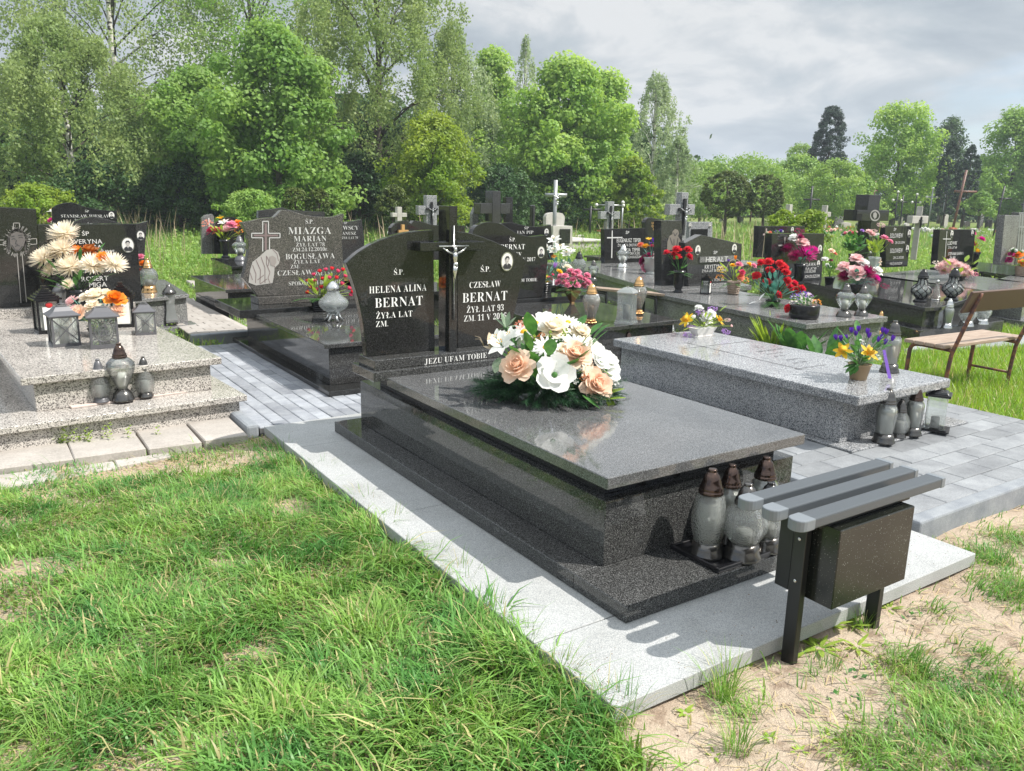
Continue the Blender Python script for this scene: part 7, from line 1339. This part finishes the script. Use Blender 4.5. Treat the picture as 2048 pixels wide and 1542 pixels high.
# meadow between and behind the graves
RS = np.random.RandomState(66); n = 240000; r = np.exp(RS.uniform(math.log(6.5), math.log(50), n)); u = RS.uniform(-250, 2300, n); P = CP[None]+(_F[None]+_R[None]*((u-1024)/FPX)[:, None])*r[:, None]; x, y = P[:, 0], P[:, 1]
k = (y > 3.9) & free(x, y) & ~((x > 4) & (x < 9.5) & (y < 4.2)); x, y, r = x[k], y[k], r[k]; n = len(x); hh = nz(x, y, .45, 2)
Ln = np.where(r < 17, RS.uniform(.05, .15, n)*(.7+.6*hh), RS.uniform(.12, .34, n)*(.6+.9*hh)); Ln = np.where(r > 24, Ln*1.4, Ln); V = blades(x, y, np.full(n, -.015), Ln, np.clip(r*.0011, .006, .045)*RS.uniform(.6, 1.3, n), .3)
struct(link('meadow', blade_mesh('meadow', V, M['meadow'])), 'stuff')
# dry standing stalks in the far meadow
n = 900; r = RS.uniform(14, 30, n); u = RS.choice([-40, 130, 250, 300, 690, 820, 1240, 1330, 1450, 1540], n)+RS.normal(size=n)*45; P = CP[None]+(_F[None]+_R[None]*((u-1024)/FPX)[:, None])*r[:, None]; x, y = P[:, 0], P[:, 1]; k = free(x, y); x, y, r = x[k], y[k], r[k]; n = len(x)
struct(link('dry_stalks', blade_mesh('dry_stalks', blades(x, y, np.full(n, -.01), RS.uniform(.5, 1.25, n), r*.0009, .12), mat('dry_stalk', (.42, .33, .22), .8))), 'stuff')
# weeds: small broad leaves at the base of the left grave and rosettes by the bench
random.seed(8); wb = MB()
def rosette(u, v, n, L, w, up=.5):
    c = G(u, v, 0); c.z = hgt(c.x, c.y)-.004
    for k in range(n):
        a = 2*PI*k/n+random.uniform(-.4, .4); l = L*random.uniform(.6, 1.2); leaf_pts(wb, c, c+Vector((math.cos(a)*l, math.sin(a)*l, l*random.uniform(.1, up))), w*random.uniform(.7, 1.2), 0, .15)
for q in [(1640, 1290, 11, .09, .010, .6), (1615, 1270, 9, .08, .010, .5), (1700, 1245, 12, .08, .009, .7), (1660, 1250, 10, .07, .009, .6), (1715, 1285, 9, .07, .008, .6), (1590, 1310, 8, .06, .008, .5), (1780, 1210, 9, .05, .006, .7), (1370, 1420, 8, .035, .006, .6), (1430, 1500, 7, .03, .005, .7), (1540, 1470, 7, .03, .006, .7), (1600, 1500, 7, .03, .005, .6), (1450, 1395, 7, .03, .005, .7), (1660, 1470, 9, .04, .006, .6), (1700, 1440, 7, .03, .005, .6), (1850, 1450, 8, .04, .006, .6), (400, 975, 8, .03, .006, .6), (100, 935, 8, .06, .01, .5), (1770, 1130, 7, .03, .004, 1.2), (1500, 1330, 6, .02, .004, 1)]: rosette(*q)
for k in range(170):
    u = random.gauss(90, 85); v = 868+random.uniform(-6, 26)-u*.03; 
    if u > 330: continue
    c = G(u, v, 0.03); h = random.uniform(.03, .12)
    for j in range(9):
        zz_ = h*(j+1)/9; a = j*2.4; leaf_pts(wb, c+Vector((0, 0, zz_)), c+Vector((math.cos(a)*.022, math.sin(a)*.022, zz_+.008)), .006, 0, 0, .1, 2)
wb.build('weeds', M['leafy']); struct(bpy.data.objects['weeds'], 'stuff')
# earth bed plants between the grey-white tomb and the gabled one
def plant(label, u, v, n, L, w, m_, up=1.2):
    c = G(u, v, 0); t = MB()
    for k in range(n):
        a = random.uniform(0, 6.28); l = L*random.uniform(.6, 1.1); b = Vector((math.cos(a)*.02, math.sin(a)*.02, 0)); tip = Vector((math.cos(a)*l*.6, math.sin(a)*l*.6, l*random.uniform(.5, up))); leaf_pts(t, b.lerp(tip, .35), tip, w*random.uniform(.7, 1.2), 0, .1, .2); t.tube([b, b.lerp(tip, .4)], .004, 4, 0)
    o = t.build('garden_plant', M[m_], None, loc=c); tag(o, label, 'plant')
plant('broad round-leaved bergenia plant behind the grey-white tomb', 1590, 735, 22, .46, .07, 'leaf', 1.3); plant('feathery yellow-green plant beside the bergenia', 1545, 722, 220, .42, .010, 'leafy', 1.2); plant('low reddish dry leaves under the bergenia', 1575, 738, 22, .3, .04, 'p_rust', .8); plant('second broad-leaved plant near the crocus pot', 1640, 750, 18, .38, .05, 'leaf', 1.3)
for k, (u, v, D, w, h) in enumerate([(1570, 445, 17, 38, 26), (1625, 445, 17, 44, 30)]):
    X = DP(u, v, D); X.z = 0; RS = np.random.RandomState(k+9); tree(['yellow-edged variegated shrub left half behind the headstone pair', 'yellow-edged variegated shrub right half behind the headstone pair'][k], u, D, w, v-22, v+45, 'bush', 'l_yell', 5000, .05, .035, 'bark', seed=k+90, name='bush', cat='bush')

# pebbles and clods on the sand
RS = np.random.RandomState(31); n = 9000; x = RS.uniform(-3, 4, n); y = RS.uniform(-2, 3.45, n); u, v, d = pr(x, y); left = (x < -.02) & (y > 0)
k = (d > .7) & (u > -200) & (u < 2250) & (v < 1750) & free(x, y) & (RS.uniform(0, 1, n) < np.where(left, .25, np.clip(nz(x, y, 6, 4)*1.5-.2, .1, 1))); x, y = x[k], y[k]
pb = []; base = np.array([(1, 0, 0), (-.5, .87, 0), (-.5, -.87, 0), (.1, .1, .9), (0, 0, -.8)])
for a, b in zip(x, y):
    s = .0016+.005*RS.uniform(0, 1)**4; o = np.array([a, b, hgt(a, b)+s*.2]); pb.append(base*RS.uniform(.6, 1.3, (5, 3))*s+o)
m = mat('pebble_and_clod', (.3, .24, .18), .9, spec=.2); gm = N(m.node_tree, 'ShaderNodeNewGeometry'); setc(m, ramp(m.node_tree, [(0, (.16, .11, .08)), (.5, (.38, .29, .21)), (.9, (.5, .45, .4))], gm.outputs['Random Per Island']).outputs[0])
struct(link('pebbles', fastmesh('pebbles', np.concatenate(pb), 5, m, False, [(0, 1, 3), (1, 2, 3), (2, 0, 3), (1, 0, 4), (2, 1, 4), (0, 2, 4)])), 'stuff')

# leafy weeds among the graves and low broad leaves in the lawn
RS = np.random.RandomState(91); n = 150000; r = np.exp(RS.uniform(math.log(7), math.log(34), n)); u = RS.uniform(-250, 2300, n); P = CP[None]+(_F[None]+_R[None]*((u-1024)/FPX)[:, None])*r[:, None]; x, y = P[:, 0], P[:, 1]
w_ = nz(x, y, 1.1, 6)*.6+nz(x, y, 3.1, 2)*.4; k = (y > 3.95) & free(x, y) & (w_ > .42) & ~((x > 4) & (x < 9.5) & (y < 4.2)); x, y, r, w_ = x[k], y[k], r[k], w_[k]; n = len(x)
C = np.stack([x, y, RS.uniform(0, 1, n)*np.clip((w_-.42)*1.6, .04, .45)*np.where(r < 12, .35, 1)+.01], 1); sz = np.clip(r*.0035, .03, .11)
V = leaves(C, RS.normal(size=C.shape)*.7+np.array([.1, -.1, .8]), 1.0, .6).reshape(-1, 4, 3); c_ = V.mean(1, keepdims=True); V = (c_+(V-c_)*sz[:, None, None]).reshape(-1, 3)
struct(link('leafy_weeds', fastmesh('leafy_weeds', V, 4, M['l_shrub'])), 'stuff')
n = 26000; x = RS.uniform(-3, 3.8, n); y = RS.uniform(-2, 3.3, n); u, v, d = pr(x, y); left = (x < -.02) & (y > 0)
k = (d > .7) & (u > -200) & (u < 2250) & (v < 1750) & free(x, y) & (nz(x, y, 4.2, 7)*.5+nz(x, y, 11, 1)*.5 > np.where(left, .55, .72)); x, y = x[k], y[k]; n = len(x)
C = np.stack([x, y, np.array([hgt(a, b) for a, b in zip(x, y)])+RS.uniform(.004, .03, n)], 1); V = leaves(C, RS.normal(size=C.shape)*.45+np.array([0, 0, 1]), .022, .013)
struct(link('clover', fastmesh('clover', V, 4, M['leaf'])), 'stuff')
# soil crumbs carried onto the platform
n = 900; x = RS.uniform(.01, 2.06, n); y = np.where(RS.uniform(0, 1, n) < .6, RS.uniform(.01, .34, n), RS.uniform(.01, 3.4, n)); e = RS.uniform(0, 1, n) < .5; x = np.where(e, np.abs(RS.normal(size=n))*.07+.005, x); k = (x < .34) | (y < .34) | (x > 1.76); x, y = x[k], y[k]; pb = []
for a, b in zip(x, y):
    s_ = .0011+.0022*RS.uniform(0, 1)**3; pb.append(base*RS.uniform(.6, 1.3, (5, 3))*s_+np.array([a, b, .06+s_*.3]))
struct(link('soil_crumbs', fastmesh('soil_crumbs', np.concatenate(pb), 5, m, False, [(0, 1, 3), (1, 2, 3), (2, 0, 3), (1, 0, 4), (2, 1, 4), (0, 2, 4)])), 'stuff')

# ------------------------------------------------------------------ air
hz = bpy.data.materials.new('air_haze'); hz.use_nodes = True; nt = hz.node_tree; nt.nodes.clear()
pv = N(nt, 'ShaderNodeVolumePrincipled'); pv.inputs['Color'].default_value = (.80, .88, 1.0, 1); pv.inputs['Density'].default_value = .0013; pv.inputs['Anisotropy'].default_value = .2
ho = N(nt, 'ShaderNodeOutputMaterial'); nt.links.new(pv.outputs[0], ho.inputs['Volume'])
hb_ = MB().box(-260, 560, -55, 460, -1.2, 32); struct(hb_.build('haze', hz), 'stuff')
S.cycles.volume_bounces = 0
